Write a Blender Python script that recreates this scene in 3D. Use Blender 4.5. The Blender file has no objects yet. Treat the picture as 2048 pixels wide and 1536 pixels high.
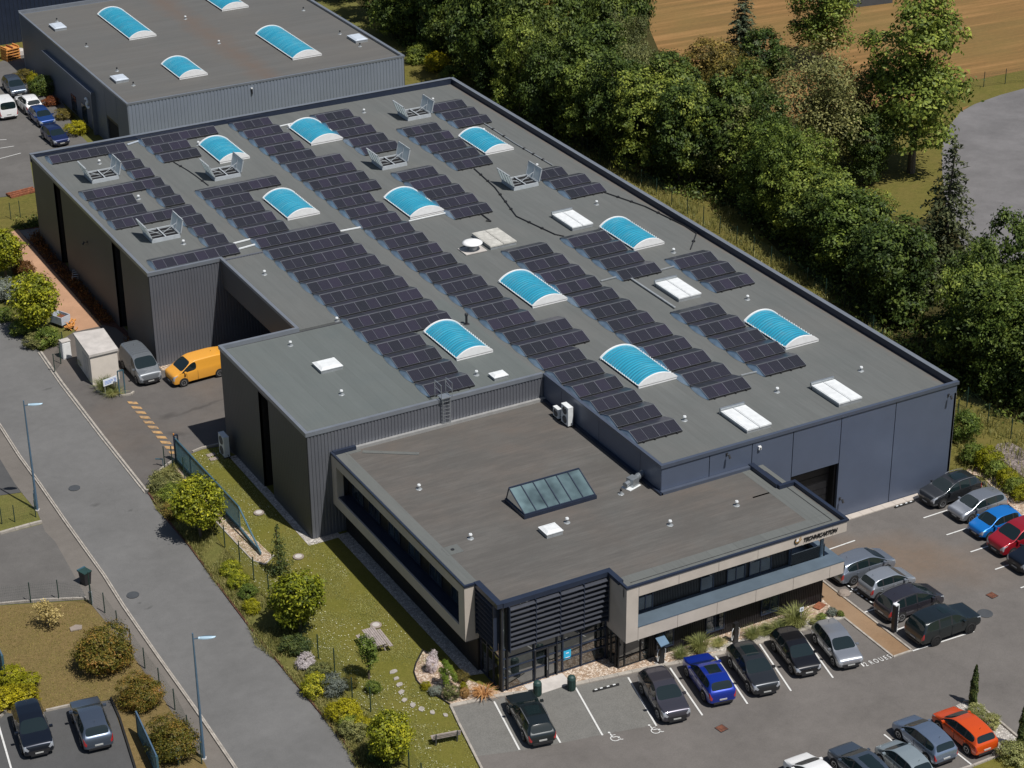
import bpy, bmesh, math, random
from mathutils import Vector, Matrix
R_ = math.radians
sc = bpy.context.scene
COL = sc.collection

# ---------------------------------------------------------------- camera
CAM = {'f': 4170.03, 'F': [0.4268, 0.784301, -0.450237], 'R': [0.87626, -0.481762, -0.00857], 'U': [0.223628, 0.390867, 0.892868], 'c': [-89.601, -99.417, 74.033]}
cd = bpy.data.cameras.new('camera'); cam = bpy.data.objects.new('camera', cd); COL.objects.link(cam)
cd.sensor_width = 36.0; cd.lens = CAM['f'] / 2048.0 * 36.0
cd.clip_start = 1.0; cd.clip_end = 3000.0
Fv, Rv, Uv = Vector(CAM['F']), Vector(CAM['R']), Vector(CAM['U'])
mw = Matrix(((Rv.x, Uv.x, -Fv.x, CAM['c'][0]), (Rv.y, Uv.y, -Fv.y, CAM['c'][1]), (Rv.z, Uv.z, -Fv.z, CAM['c'][2]), (0, 0, 0, 1)))
cam.matrix_world = mw
sc.camera = cam

# ---------------------------------------------------------------- light
W = bpy.data.worlds.new('World'); sc.world = W; W.use_nodes = True
wn = W.node_tree.nodes; wl = W.node_tree.links
for n in list(wn): wn.remove(n)
sky = wn.new('ShaderNodeTexSky'); sky.sky_type = 'NISHITA'; sky.sun_disc = False
sky.sun_elevation = R_(61.5); sky.sun_rotation = R_(161.5)
bg = wn.new('ShaderNodeBackground'); bg.inputs[1].default_value = 0.06
wo = wn.new('ShaderNodeOutputWorld'); wl.new(sky.outputs[0], bg.inputs[0]); wl.new(bg.outputs[0], wo.inputs[0])
sl = bpy.data.lights.new('sun', 'SUN'); sl.energy = 4.8; sl.angle = R_(0.53); sl.color = (1.0, 0.965, 0.92)
so = bpy.data.objects.new('sun', sl); COL.objects.link(so)
sd = Vector((math.cos(R_(-71.5)) * math.cos(R_(61.5)), math.sin(R_(-71.5)) * math.cos(R_(61.5)), math.sin(R_(61.5))))
so.rotation_euler = (-sd).to_track_quat('-Z', 'Y').to_euler(); so.location = (0, -40, 90)
sc.view_settings.view_transform = 'Standard'; sc.view_settings.look = 'None'
sc.view_settings.exposure = 0.0; sc.view_settings.gamma = 1.0
sc.render.engine = 'CYCLES'

# ---------------------------------------------------------------- materials
MAT = {}
class N:
    def __init__(s, name):
        s.m = bpy.data.materials.new(name); s.m.use_nodes = True; s.t = s.m.node_tree
        s.b = s.t.nodes['Principled BSDF']; MAT[name] = s.m
    def n(s, k, **kw):
        x = s.t.nodes.new(k)
        for a, v in kw.items():
            if a.startswith('i_'):
                a = a[2:]
                x.inputs[int(a) if a.isdigit() else a].default_value = v
            else: setattr(x, a, v)
        return x
    def l(s, a, b): s.t.links.new(a, b)
    def pos(s): return s.n('ShaderNodeNewGeometry').outputs['Position']
    def obj(s): return s.n('ShaderNodeTexCoord').outputs['Object']
    def mapv(s, v, sc_): 
        m = s.n('ShaderNodeMapping'); m.inputs['Scale'].default_value = sc_; s.l(v, m.inputs[0]); return m.outputs[0]
    def noise(s, v, scale, det=4, rough=.6):
        x = s.n('ShaderNodeTexNoise'); x.inputs['Scale'].default_value = scale; x.inputs['Detail'].default_value = det; x.inputs['Roughness'].default_value = rough
        s.l(v, x.inputs['Vector']); return x.outputs[0]
    def ramp(s, f, stops):
        r = s.n('ShaderNodeValToRGB'); e = r.color_ramp.elements
        while len(e) < len(stops): e.new(0.5)
        for i, (p, c) in enumerate(stops):
            e[i].position = p; e[i].color = (*c, 1) if len(c) == 3 else c
        s.l(f, r.inputs[0]); return r.outputs[0]
    def mix(s, f, a, b, mode='MIX'):
        x = s.n('ShaderNodeMix', data_type='RGBA', blend_type=mode)
        for i, v in ((0, f), (6, a), (7, b)):
            if isinstance(v, (int, float)): x.inputs[i].default_value = v
            elif isinstance(v, tuple): x.inputs[i].default_value = (*v, 1)
            else: s.l(v, x.inputs[i])
        return x.outputs[2]
    def col(s, c):
        if isinstance(c, tuple): s.b.inputs['Base Color'].default_value = (*c, 1)
        else: s.l(c, s.b.inputs['Base Color'])
    def rough(s, r): s.b.inputs['Roughness'].default_value = r
    def bump(s, h, st=.3, d=.02):
        x = s.n('ShaderNodeBump'); x.inputs['Strength'].default_value = st; x.inputs['Distance'].default_value = d
        s.l(h, x.inputs['Height']); s.l(x.outputs[0], s.b.inputs['Normal'])

def plain(name, c, rough=.6, metal=0., var=.12, vs=1.5, spec=None, bump=0):
    m = N(name); p = m.pos()
    nz = m.noise(p, vs, 5)
    hi = tuple(min(1, q * (1 + var)) for q in c); lo = tuple(q * (1 - var) for q in c)
    m.col(m.ramp(nz, [(.3, lo), (.7, hi)])); m.rough(rough); m.b.inputs['Metallic'].default_value = metal
    if spec is not None: m.b.inputs['Specular IOR Level'].default_value = spec
    if bump: m.bump(m.noise(p, 25, 3), bump)
    return m.m

def asphalt(name, c, stain=(.2, .14, .1), sf=.0, grain=.35, rough=.9, big=.18, rust=False, oil=None):
    m = N(name); p = m.pos()
    g = m.noise(p, 14, 8, .75); b = m.noise(p, .22, 6, .6); f2 = m.noise(m.mapv(p, (1, 1, 1)), 1.3, 5)
    base = m.ramp(b, [(.3, tuple(q * (1 - big) for q in c)), (.7, tuple(q * (1 + big) for q in c))])
    gr = m.ramp(g, [(.25, (1 - grain,) * 3), (.75, (1 + grain * .0 + .0,) * 3)])
    x = m.mix(1.0, base, gr, 'MULTIPLY')
    x = m.mix(.14, x, m.ramp(f2, [(.35, tuple(q * .72 for q in c)), (.65, tuple(q * 1.25 for q in c))]))
    if sf:
        x = m.mix(m.ramp(m.noise(p, .12, 3), [(.45, (0, 0, 0)), (.65, (sf, sf, sf))]), x, stain)
    if rust:
        mp = m.n('ShaderNodeMapping'); mp.vector_type = 'TEXTURE'; mp.inputs['Location'].default_value = (*(-10.44,-5.92), 0); mp.inputs['Rotation'].default_value = (0, 0, R_(-40)); mp.inputs['Scale'].default_value = (10.5, 4.2, 1)
        wv0 = m.n('ShaderNodeVectorMath', operation='MULTIPLY_ADD'); nn0 = m.n('ShaderNodeTexNoise'); nn0.inputs['Scale'].default_value = .25; nn0.inputs['Detail'].default_value = 5; m.l(p, nn0.inputs['Vector'])
        m.l(nn0.outputs[1], wv0.inputs[0]); wv0.inputs[1].default_value = (5, 5, 0); m.l(p, wv0.inputs[2]); wv1 = m.n('ShaderNodeVectorMath', operation='SUBTRACT'); m.l(wv0.outputs[0], wv1.inputs[0]); wv1.inputs[1].default_value = (2.5, 2.5, 0)
        m.l(wv1.outputs[0], mp.inputs[0]); ln = m.n('ShaderNodeVectorMath', operation='LENGTH'); m.l(mp.outputs[0], ln.inputs[0])
        x = m.mix(m.ramp(ln.outputs['Value'], [(.3, (.42,) * 3), (1.1, (0, 0, 0))]), x, m.mix(.6, stain, m.ramp(m.noise(p, 2.2, 6, .7), [(.3, (.13, .095, .062)), (.7, (.22, .13, .07))])))
    if oil:
        for (ox, oy), (lx, ly), an in oil:
            mp2 = m.n('ShaderNodeMapping'); mp2.vector_type = 'TEXTURE'; mp2.inputs['Location'].default_value = (ox, oy, 0); mp2.inputs['Rotation'].default_value = (0, 0, R_(an)); mp2.inputs['Scale'].default_value = (lx, ly, 1)
            ns = m.n('ShaderNodeTexNoise'); ns.inputs['Scale'].default_value = 1.1; ns.inputs['Detail'].default_value = 5; m.l(p, ns.inputs['Vector']); va = m.n('ShaderNodeVectorMath', operation='MULTIPLY_ADD'); m.l(ns.outputs[1], va.inputs[0]); va.inputs[1].default_value = (.8, .8, 0); m.l(p, va.inputs[2])
            vb = m.n('ShaderNodeVectorMath', operation='SUBTRACT'); m.l(va.outputs[0], vb.inputs[0]); vb.inputs[1].default_value = (.4, .4, 0); m.l(vb.outputs[0], mp2.inputs[0]); l2 = m.n('ShaderNodeVectorMath', operation='LENGTH'); m.l(mp2.outputs[0], l2.inputs[0])
            x = m.mix(m.ramp(l2.outputs['Value'], [(.2, (.6,) * 3), (1.0, (0, 0, 0))]), x, tuple(q * .4 for q in c))
    # repaired cracks and tyre-dark wear
    v = m.n('ShaderNodeTexVoronoi', feature='DISTANCE_TO_EDGE'); v.inputs['Scale'].default_value = .16
    wv = m.n('ShaderNodeVectorMath', operation='ADD'); m.l(p, wv.inputs[0])
    nn = m.n('ShaderNodeTexNoise'); nn.inputs['Scale'].default_value = .8; nn.inputs['Detail'].default_value = 6; m.l(p, nn.inputs['Vector'])
    m.l(nn.outputs[1], wv.inputs[1]); m.l(wv.outputs[0], v.inputs['Vector'])
    x = m.mix(m.ramp(v.outputs[0], [(.0, (.16,) * 3), (.004, (0, 0, 0))]), x, tuple(q * .45 for q in c))
    m.col(x); m.rough(rough); m.bump(g, .25, .01)
    m.b.inputs['Specular IOR Level'].default_value = .3
    return m.m

asphalt('road_asphalt', (.155, .153, .149), big=.13, grain=.32, oil=[((-54.30,27.53), (.5, .3), 0), ((-52.31,25.59), (.35, .2), 20), ((-51.63,46.96), (.6, .12), 10), ((-55.60,12.95), (.3, .15), 20), ((-55.93,13.83), (.25, .12), 0)])
asphalt('yard_asphalt', (.125, .115, .107), (.17, .125, .09), .25, oil=[((-44.91,37.84), (1.0, .55), 5), ((-42.32,38.00), (3.2, .28), 12), ((-45.49,34.80), (1.2, .5), -30)])
asphalt('lot_asphalt', (.135, .128, .12), (.25, .14, .075), .0)
asphalt('lane_asphalt', (.152, .139, .128), (.185, .115, .062), .0, rust=True)
asphalt('dark_asphalt', (.09, .09, .09), big=.12)
asphalt('side_walk', (.175, .158, .14), big=.14)
asphalt('resin_bay', (.20, .195, .18), grain=.6, big=.05)
asphalt('far_asphalt', (.175, .168, .168), big=.22)
asphalt('path_orange', (.46, .27, .165), (.34, .19, .11), .5, grain=.3)
asphalt('walk_gold', (.27, .17, .095), (.32, .25, .18), .5, grain=.35)
asphalt('manhole_concrete', (.30, .25, .21), big=.1)

def grass(name, lo, mid, hi, dry, dryf=.5, sc_=3.0):
    m = N(name); p = m.pos()
    a = m.noise(p, sc_, 8, .72); b = m.noise(p, .35, 5, .65); c = m.noise(p, 11, 6, .8)
    x = m.ramp(a, [(.28, lo), (.5, mid), (.72, hi)])
    x = m.mix(m.ramp(b, [(.42, (0, 0, 0)), (.68, (dryf,) * 3)]), x, dry)
    x = m.mix(.55, x, m.ramp(c, [(.3, tuple(q * .45 for q in mid)), (.7, tuple(q * 1.7 for q in mid))]))
    m.col(x); m.rough(.95); m.bump(c, .6, .06); m.b.inputs['Specular IOR Level'].default_value = .1
    return m
grass('lawn_grass', (.075, .080, .014), (.125, .120, .024), (.185, .165, .040), (.19, .145, .05), .6)
grass('verge_grass', (.055, .06, .018), (.115, .115, .033), (.20, .18, .06), (.18, .13, .055), .6)
grass('dry_grass', (.075, .055, .025), (.16, .115, .048), (.25, .17, .085), (.10, .10, .03), .6)
grass('strip_grass', (.045, .05, .012), (.115, .105, .026), (.20, .165, .045), (.19, .13, .05), .6, 2.0)
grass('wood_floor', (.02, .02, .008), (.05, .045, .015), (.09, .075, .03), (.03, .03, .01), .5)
# mown hay field with swaths
m = N('hay_field'); p = m.pos()
mp = m.n('ShaderNodeMapping'); mp.inputs['Rotation'].default_value = (0, 0, R_(3)); m.l(p, mp.inputs[0]); q_ = mp.outputs[0]
x = m.ramp(m.noise(m.mapv(q_, (.05, 1.0, 1)), .75, 5, .65), [(.34, (.105, .062, .014)), (.5, (.20, .105, .026)), (.66, (.36, .19, .068))])
x = m.mix(m.ramp(m.noise(p, .05, 5), [(.46, (0, 0, 0)), (.66, (.7,) * 3)]), x, (.13, .105, .022))
x = m.mix(.4, x, m.ramp(m.noise(m.mapv(q_, (.5, 2.5, 1)), 3.0, 8, .8), [(.3, (.08, .045, .012)), (.7, (.32, .18, .06))]))
m.col(x); m.rough(.95)

def gravel(name, a, b, c, sc_=9):
    m = N(name); p = m.pos()
    v = m.n('ShaderNodeTexVoronoi'); v.inputs['Scale'].default_value = sc_; m.l(p, v.inputs['Vector'])
    e = m.n('ShaderNodeTexVoronoi', feature='DISTANCE_TO_EDGE'); e.inputs['Scale'].default_value = sc_; m.l(p, e.inputs['Vector'])
    sp = m.n('ShaderNodeSeparateColor'); m.l(v.outputs['Color'], sp.inputs[0])
    x = m.ramp(sp.outputs[0], [(0., a), (.5, b), (1., c)])
    x = m.mix(m.ramp(e.outputs[0], [(0., (.8,) * 3), (.12, (0, 0, 0))]), x, tuple(q * .25 for q in a))
    m.col(x); m.rough(.85); m.bump(e.outputs[0], .8, .05)
gravel('pebble_gravel', (.30, .20, .13), (.48, .36, .26), (.68, .58, .48))
gravel('grey_gravel', (.34, .31, .28), (.45, .42, .38), (.62, .58, .52), 8)
gravel('cobble', (.16, .13, .12), (.22, .18, .165), (.3, .25, .23), 3)

# flat roof membrane: strips along Y (hall) or X (office)
def membrane(name, c, axis, strip=1.0, stain=(.2, .12, .07), sf=.4, streak=.3, tint=(.12, .13, .12), heavy=0, band=0):
    m = N(name); p = m.pos(); s = m.n('ShaderNodeSeparateXYZ'); m.l(p, s.inputs[0])
    co = s.outputs[0 if axis == 'Y' else 1]
    d = m.n('ShaderNodeMath', operation='DIVIDE', i_1=strip); m.l(co, d.inputs[0])
    fl = m.n('ShaderNodeMath', operation='FLOOR'); m.l(d.outputs[0], fl.inputs[0])
    fr = m.n('ShaderNodeMath', operation='FRACT'); m.l(d.outputs[0], fr.inputs[0])
    wn_ = m.n('ShaderNodeTexWhiteNoise', noise_dimensions='1D'); m.l(fl.outputs[0], wn_.inputs['W'])
    sc_ = (3, .22, 1) if axis == 'Y' else (.22, 3, 1)
    st = m.noise(m.mapv(p, sc_), 1.2, 6, .7); bl = m.noise(p, .12, 5, .6)
    x = m.ramp(wn_.outputs[0], [(0, tuple(q * .94 for q in c)), (1, tuple(q * 1.07 for q in c))])
    x = m.mix(streak, x, m.ramp(st, [(.3, tuple(q * .62 for q in c)), (.7, tuple(q * 1.4 for q in c))]))
    x = m.mix(m.ramp(bl, [(.45, (0, 0, 0)), (.7, (sf,) * 3)]), x, stain)
    x = m.mix(m.ramp(m.noise(p, .3, 4), [(.5, (0, 0, 0)), (.75, (.5,) * 3)]), x, tint)
    if band: 
        bb = m.n('ShaderNodeMath', operation='SUBTRACT', i_1=band); m.l(s.outputs[0], bb.inputs[0]); ab = m.n('ShaderNodeMath', operation='ABSOLUTE'); m.l(bb.outputs[0], ab.inputs[0]); nn_ = m.n('ShaderNodeMath', operation='MULTIPLY_ADD', i_1=3.0); m.l(m.noise(p, .5, 5), nn_.inputs[0]); m.l(ab.outputs[0], nn_.inputs[2])
        mr = m.n('ShaderNodeMapRange', i_1=1.2, i_2=3.6, i_3=.75, i_4=0.); m.l(nn_.outputs[0], mr.inputs[0]); x = m.mix(mr.outputs[0], x, (.13, .092, .07))
    if name == 'hall_membrane':
        nx = m.n('ShaderNodeMath', operation='MULTIPLY_ADD', i_1=1.6); m.l(m.noise(p, 1.4, 6, .75), nx.inputs[0]); m.l(s.outputs[0], nx.inputs[2]); mr = m.n('ShaderNodeMapRange', i_1=.05, i_2=.9, i_3=0., i_4=.6); m.l(nx.outputs[0], mr.inputs[0]); x = m.mix(mr.outputs[0], x, (.18, .105, .07))
    if heavy: x = m.mix(m.ramp(m.noise(m.mapv(p, (.5, 1.6, 1)), .45, 7, .72), [(.40, (.7,) * 3), (.60, (0, 0, 0))]), x, tuple(q * .72 for q in c))
    x = m.mix(m.ramp(fr.outputs[0], [(0., (.5,) * 3), (.045, (0, 0, 0))]), x, tuple(q * .62 for q in c))
    x = m.mix(.18, x, m.ramp(m.noise(p, 22, 4, .8), [(.3, tuple(q * .5 for q in c)), (.7, tuple(q * 1.5 for q in c))]))
    m.col(x); m.rough(.88); m.b.inputs['Specular IOR Level'].default_value = .25
membrane('hall_membrane', (.117, .123, .119), 'Y', 1.0, (.135, .128, .115), .3, .28, (.098, .108, .104))
membrane('wing_membrane', (.112, .125, .121), 'Y', 1.0, (.11, .115, .105), .2, .2, (.095, .112, .112))
membrane('office_membrane', (.110, .104, .096), 'X', 1.0, (.128, .098, .078), .6, .55, (.096, .102, .098), 1)
membrane('far_membrane', (.108, .107, .102), 'X', .9, (.14, .12, .10), .3, .25, (.12, .115, .105), band=(-13.33,105.59)[0])
membrane('upstand_membrane', (.115, .122, .117), 'Y', 2.0, (.17, .16, .14), .3, .3)

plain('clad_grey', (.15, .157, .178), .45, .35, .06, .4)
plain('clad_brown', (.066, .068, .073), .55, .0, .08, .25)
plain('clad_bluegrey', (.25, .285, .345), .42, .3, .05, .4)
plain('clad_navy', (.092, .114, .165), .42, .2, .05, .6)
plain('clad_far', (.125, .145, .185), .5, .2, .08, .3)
plain('coping_blue', (.10, .12, .165), .35, .4, .06)
plain('coping_grey', (.23, .25, .28), .35, .4, .08)
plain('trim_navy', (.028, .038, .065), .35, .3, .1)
plain('black_clad', (.012, .012, .014), .5, 0, .3, 3)
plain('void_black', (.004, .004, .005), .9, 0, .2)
plain('beige_panel', (.46, .41, .36), .7, 0, .08, .8)
plain('ledge_metal', (.15, .20, .25), .4, .4, .12, .7)
plain('flashing', (.38, .38, .37), .5, .4, .1, 2)
plain('white_paint', (.75, .75, .74), .5, 0, .06, 4)
m = N('line_paint'); p = m.pos(); m.col(m.mix(m.ramp(m.noise(p, 6, 6, .8), [(.30, (.8,) * 3), (.45, (0, 0, 0))]), (.60, .60, .58), (.2, .19, .17))); m.rough(.8)
m = N('yellow_paint'); p = m.pos(); m.col(m.mix(m.ramp(m.noise(p, 2.5, 6, .8), [(.38, (.9,) * 3), (.58, (0, 0, 0))]), (.50, .29, .11), (.15, .13, .11))); m.rough(.85)
plain('kerb_stone', (.33, .30, .26), .85, 0, .25, 2.5)
plain('galv', (.42, .45, .47), .35, .7, .15, 3)
plain('pipe_grey', (.32, .34, .35), .5, .3, .15, 3)
plain('rust_red', (.22, .075, .035), .9, 0, .5, 5)
plain('concrete', (.46, .43, .40), .85, 0, .15, 1.2)
plain('shed_render', (.62, .56, .49), .85, 0, .08, 1.0)
plain('slate', (.33, .30, .27), .8, 0, .2, 5)
plain('wood_grey', (.31, .265, .245), .8, 0, .25, 6)
plain('post_green', (.012, .035, .028), .5, 0, .2)
plain('gate_blue', (.06, .13, .17), .45, .3, .15)
plain('lamp_blue', (.10, .17, .25), .4, .3, .1)
plain('lamp_pale', (.38, .52, .62), .4, .1, .05)
plain('bin_green', (.02, .05, .045), .5, 0, .2)
plain('bark', (.10, .08, .06), .9, 0, .35, 8)
plain('louvre_metal', (.055, .06, .075), .4, .3, .1)
plain('rubber', (.012, .012, .012), .75, 0, .2)
plain('plastic_black', (.018, .018, .02), .55, 0, .2)
plain('plastic_grey', (.06, .065, .07), .55, 0, .1)
plain('rim_silver', (.42, .43, .45), .3, .8, .1, 6)
plain('rim_dark', (.02, .02, .022), .3, .6, .1, 6)
plain('rim_shade', (.14, .14, .15), .4, .5, .1)
plain('plate_white', (.42, .42, .40), .5, 0, .05)
plain('mulch', (.075, .03, .018), .95, 0, .6, 6)
plain('soil', (.10, .075, .055), .95, 0, .4, 3)
plain('paver_red', (.28, .13, .09), .8, 0, .3, 5)
plain('orange_wood', (.55, .24, .06), .8, 0, .3, 5)
plain('daisy', (.75, .75, .6), .8, 0, .05)
plain('sign_white', (.7, .74, .8), .5, 0, .04)
plain('sign_blue', (.03, .16, .55), .5, 0, .05)
plain('sign_cyan', (.03, .42, .68), .5, 0, .05)
plain('sign_black', (.012, .012, .014), .4, 0, .05)
plain('gold', (.45, .28, .10), .4, .4, .1)
plain('hatch_white', (.66, .68, .68), .55, 0, .09, 2.5)
plain('hatch_old', (.44, .43, .39), .7, 0, .22, 3)
plain('hatch_blue', (.46, .51, .57), .55, 0, .07, 2)
plain('hatch_curb', (.40, .43, .45), .5, .0, .1, 3)
m = N('hatch_sheet'); m.col(m.ramp(m.noise(m.pos(), 2, 4), [(.3, (.66, .70, .74)), (.7, (.78, .81, .83))])); m.rough(.5)
t_ = m.n('ShaderNodeBsdfTranslucent'); t_.inputs[0].default_value = (.85, .9, .88, 1); ms = m.n('ShaderNodeMixShader', i_0=.55)
m.l(m.b.outputs[0], ms.inputs[1]); m.l(t_.outputs[0], ms.inputs[2]); m.l(ms.outputs[0], m.t.nodes['Material Output'].inputs[0])
plain('interior_orange', (.30, .15, .08), .8, 0, .2, 1)

def shiny(name, c, gl=.18, rough=.03, gc=(1, 1, 1), var=0):
    m = N(name); m.t.nodes.remove(m.b)
    d = m.n('ShaderNodeBsdfDiffuse'); d.inputs[0].default_value = (*c, 1)
    if var:
        m.l(m.ramp(m.noise(m.pos(), var, 3), [(.35, tuple(q * .4 for q in c)), (.65, tuple(q * 1.8 for q in c))]), d.inputs[0])
    g = m.n('ShaderNodeBsdfGlossy'); g.inputs[0].default_value = (*gc, 1); g.inputs['Roughness'].default_value = rough
    fr = m.n('ShaderNodeFresnel', i_0=1.5)
    ad = m.n('ShaderNodeMath', operation='ADD', i_1=gl, use_clamp=True); m.l(fr.outputs[0], ad.inputs[0])
    mx = m.n('ShaderNodeMixShader'); m.l(ad.outputs[0], mx.inputs[0]); m.l(d.outputs[0], mx.inputs[1]); m.l(g.outputs[0], mx.inputs[2])
    o = m.t.nodes['Material Output']; m.l(mx.outputs[0], o.inputs[0]); return m.m
shiny('facade_glass', (.012, .016, .016), .16, .015, var=1.2)
shiny('window_glass', (.02, .03, .04), .04, .03, var=.8)
shiny('car_glass', (.010, .018, .020), .02, .03)
shiny('lantern_glass', (.085, .125, .13), .10, .05, (.9, .97, 1), var=.35)
shiny('lamp_clear', (.30, .32, .35), .22, .08)
shiny('lamp_red', (.38, .012, .015), .10, .1)
shiny('lamp_amber', (.5, .2, .04), .1, .1)
# blue corrugated polycarbonate vault
m = N('vault_blue'); p = m.pos()
s = m.n('ShaderNodeSeparateXYZ'); m.l(p, s.inputs[0])
w = m.n('ShaderNodeMath', operation='MULTIPLY', i_1=2.0 * math.pi / .30); m.l(s.outputs[1], w.inputs[0])
sn = m.n('ShaderNodeMath', operation='SINE'); m.l(w.outputs[0], sn.inputs[0])
x = m.ramp(m.noise(m.mapv(p, (.35, 7, .4)), .9, 5, .7), [(.3, (.012, .22, .36)), (.55, (.03, .31, .45)), (.78, (.12, .45, .56))])
x = m.mix(m.ramp(m.noise(p, 1.1, 4), [(.5, (0, 0, 0)), (.8, (.35,) * 3)]), x, (.16, .30, .34))
r_ = m.ramp(m.noise(m.mapv(p, (1, 5, 1)), 1.5, 3), [(.3, (.16,) * 3), (.7, (.38,) * 3)]); m.l(r_, m.b.inputs['Roughness'])
m.col(x); m.b.inputs['Specular IOR Level'].default_value = .75; m.bump(sn.outputs[0], .5, .04)
# photovoltaic cells
m = N('solar_cell'); tc = m.obj()
s = m.n('ShaderNodeSeparateXYZ'); m.l(tc, s.inputs[0])
def gridl(axis, per, wd):
    a = m.n('ShaderNodeMath', operation='DIVIDE', i_1=per); m.l(s.outputs[axis], a.inputs[0])
    b = m.n('ShaderNodeMath', operation='FRACT'); m.l(a.outputs[0], b.inputs[0])
    c = m.n('ShaderNodeMath', operation='LESS_THAN', i_1=wd); m.l(b.outputs[0], c.inputs[0]); return c.outputs[0]
gx = gridl(0, .1448, .055); gy = gridl(1, .13, .075)
mx = m.n('ShaderNodeMath', operation='MAXIMUM'); m.l(gx, mx.inputs[0]); m.l(gy, mx.inputs[1])
oi = m.n('ShaderNodeObjectInfo')
base = m.ramp(oi.outputs['Random'], [(0, (.016, .017, .022)), (.6, (.021, .020, .030)), (1, (.028, .024, .040))])
m.col(m.mix(mx.outputs[0], base, (.062, .063, .072))); m.rough(.30); m.b.inputs['Specular IOR Level'].default_value = .42
m.b.inputs['Coat Weight'].default_value = .0
plain('panel_frame', (.26, .27, .29), .4, .5, .05)
plain('gable_plate', (.27, .37, .48), .3, .25, .05, 2)

def leaf(name, a, b, c, tr=.22):
    m = N(name); p = m.pos(); oi = m.n('ShaderNodeObjectInfo')
    att = m.n('ShaderNodeAttribute', attribute_name='tone')
    nz = m.noise(p, .55, 3)
    ad = m.n('ShaderNodeMath', operation='MULTIPLY_ADD', i_1=.5); m.l(nz, ad.inputs[0]); 
    h = m.n('ShaderNodeMath', operation='MULTIPLY', i_1=.5); m.l(att.outputs['Fac'], h.inputs[0]); m.l(h.outputs[0], ad.inputs[2])
    x = m.ramp(ad.outputs[0], [(.25, a), (.5, b), (.8, c)])
    hv = m.n('ShaderNodeHueSaturation'); r2 = m.n('ShaderNodeMapRange'); m.l(oi.outputs['Random'], r2.inputs[0]); r2.inputs[3].default_value = .85; r2.inputs[4].default_value = 1.5
    r3 = m.n('ShaderNodeMapRange'); m.l(oi.outputs['Random'], r3.inputs[0]); r3.inputs[3].default_value = .515; r3.inputs[4].default_value = .485
    m.l(r3.outputs[0], hv.inputs['Hue']); m.l(r2.outputs[0], hv.inputs['Value']); m.l(x, hv.inputs['Color'])
    m.col(hv.outputs[0]); m.rough(.55); m.b.inputs['Specular IOR Level'].default_value = .25
    t = m.n('ShaderNodeBsdfTranslucent'); m.l(hv.outputs[0], t.inputs[0])
    mxs = m.n('ShaderNodeMixShader', i_0=tr); m.l(m.b.outputs[0], mxs.inputs[1]); m.l(t.outputs[0], mxs.inputs[2])
    m.l(mxs.outputs[0], m.t.nodes['Material Output'].inputs[0])
leaf('leaf_dark', (0.016, 0.030, 0.007), (0.055, 0.085, 0.017), (0.164, 0.209, 0.036))
leaf('leaf_mid', (0.029, 0.050, 0.009), (0.106, 0.149, 0.024), (0.299, 0.341, 0.058))
leaf('leaf_olive', (0.037, 0.045, 0.014), (0.122, 0.131, 0.043), (0.303, 0.294, 0.104))
leaf('leaf_bronze', (0.030, 0.028, 0.008), (0.117, 0.097, 0.021), (0.293, 0.223, 0.048))
leaf('leaf_fresh', (.045, .08, .008), (.11, .17, .018), (.20, .26, .035))
leaf('leaf_bright', (0.042, 0.057, 0.004), (0.192, 0.210, 0.013), (0.539, 0.491, 0.032))
leaf('leaf_fir', (.035, .045, .018), (.085, .098, .040), (.17, .175, .075))
leaf('leaf_conifer', (0.028, 0.044, 0.028), (0.078, 0.103, 0.056), (0.197, 0.224, 0.116))
leaf('leaf_yew', (0.018, 0.036, 0.012), (0.060, 0.084, 0.024), (0.144, 0.156, 0.036))
leaf('leaf_red', (.05, .018, .006), (.14, .05, .015), (.26, .11, .03))
leaf('leaf_photinia', (0.025, 0.031, 0.005), (0.104, 0.099, 0.013), (0.287, 0.152, 0.036))
leaf('leaf_cream', (.20, .15, .05), (.42, .32, .12), (.62, .5, .25))
leaf('leaf_gold', (0.062, 0.058, 0.002), (0.224, 0.215, 0.007), (0.417, 0.382, 0.016))
leaf('leaf_white', (.4, .33, .33), (.62, .55, .55), (.75, .7, .7))
leaf('leaf_orange', (.2, .10, .03), (.38, .22, .08), (.5, .32, .14))
leaf('leaf_grass', (0.090, 0.105, 0.030), (0.210, 0.225, 0.075), (0.390, 0.375, 0.150))
leaf('leaf_hay2', (.07, .08, .02), (.16, .16, .045), (.28, .25, .09))
leaf('leaf_hay', (0.110, 0.099, 0.022), (0.242, 0.209, 0.055), (0.396, 0.319, 0.099))
leaf('leaf_silver', (.07, .09, .07), (.15, .17, .14), (.25, .27, .22))

def paint(name, c, metal=.5, rough=.32):
    m = N(name); p = m.obj(); nz = m.noise(p, 300, 2)
    m.col(m.ramp(nz, [(.4, tuple(q * .92 for q in c)), (.6, tuple(min(1, q * 1.08) for q in c))]))
    m.b.inputs['Metallic'].default_value = metal; m.rough(rough)
    m.b.inputs['Coat Weight'].default_value = .9; m.b.inputs['Coat Roughness'].default_value = .05
    return m.m

m = N('clear_glass'); m.t.nodes.remove(m.b); tr = m.n('ShaderNodeBsdfTransparent'); tr.inputs[0].default_value = (.72, .82, .85, 1); gl = m.n('ShaderNodeBsdfGlossy'); gl.inputs['Roughness'].default_value = .03
fr = m.n('ShaderNodeFresnel', i_0=1.5); mx = m.n('ShaderNodeMixShader'); m.l(fr.outputs[0], mx.inputs[0]); m.l(tr.outputs[0], mx.inputs[1]); m.l(gl.outputs[0], mx.inputs[2]); m.l(mx.outputs[0], m.t.nodes['Material Output'].inputs[0])

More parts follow.
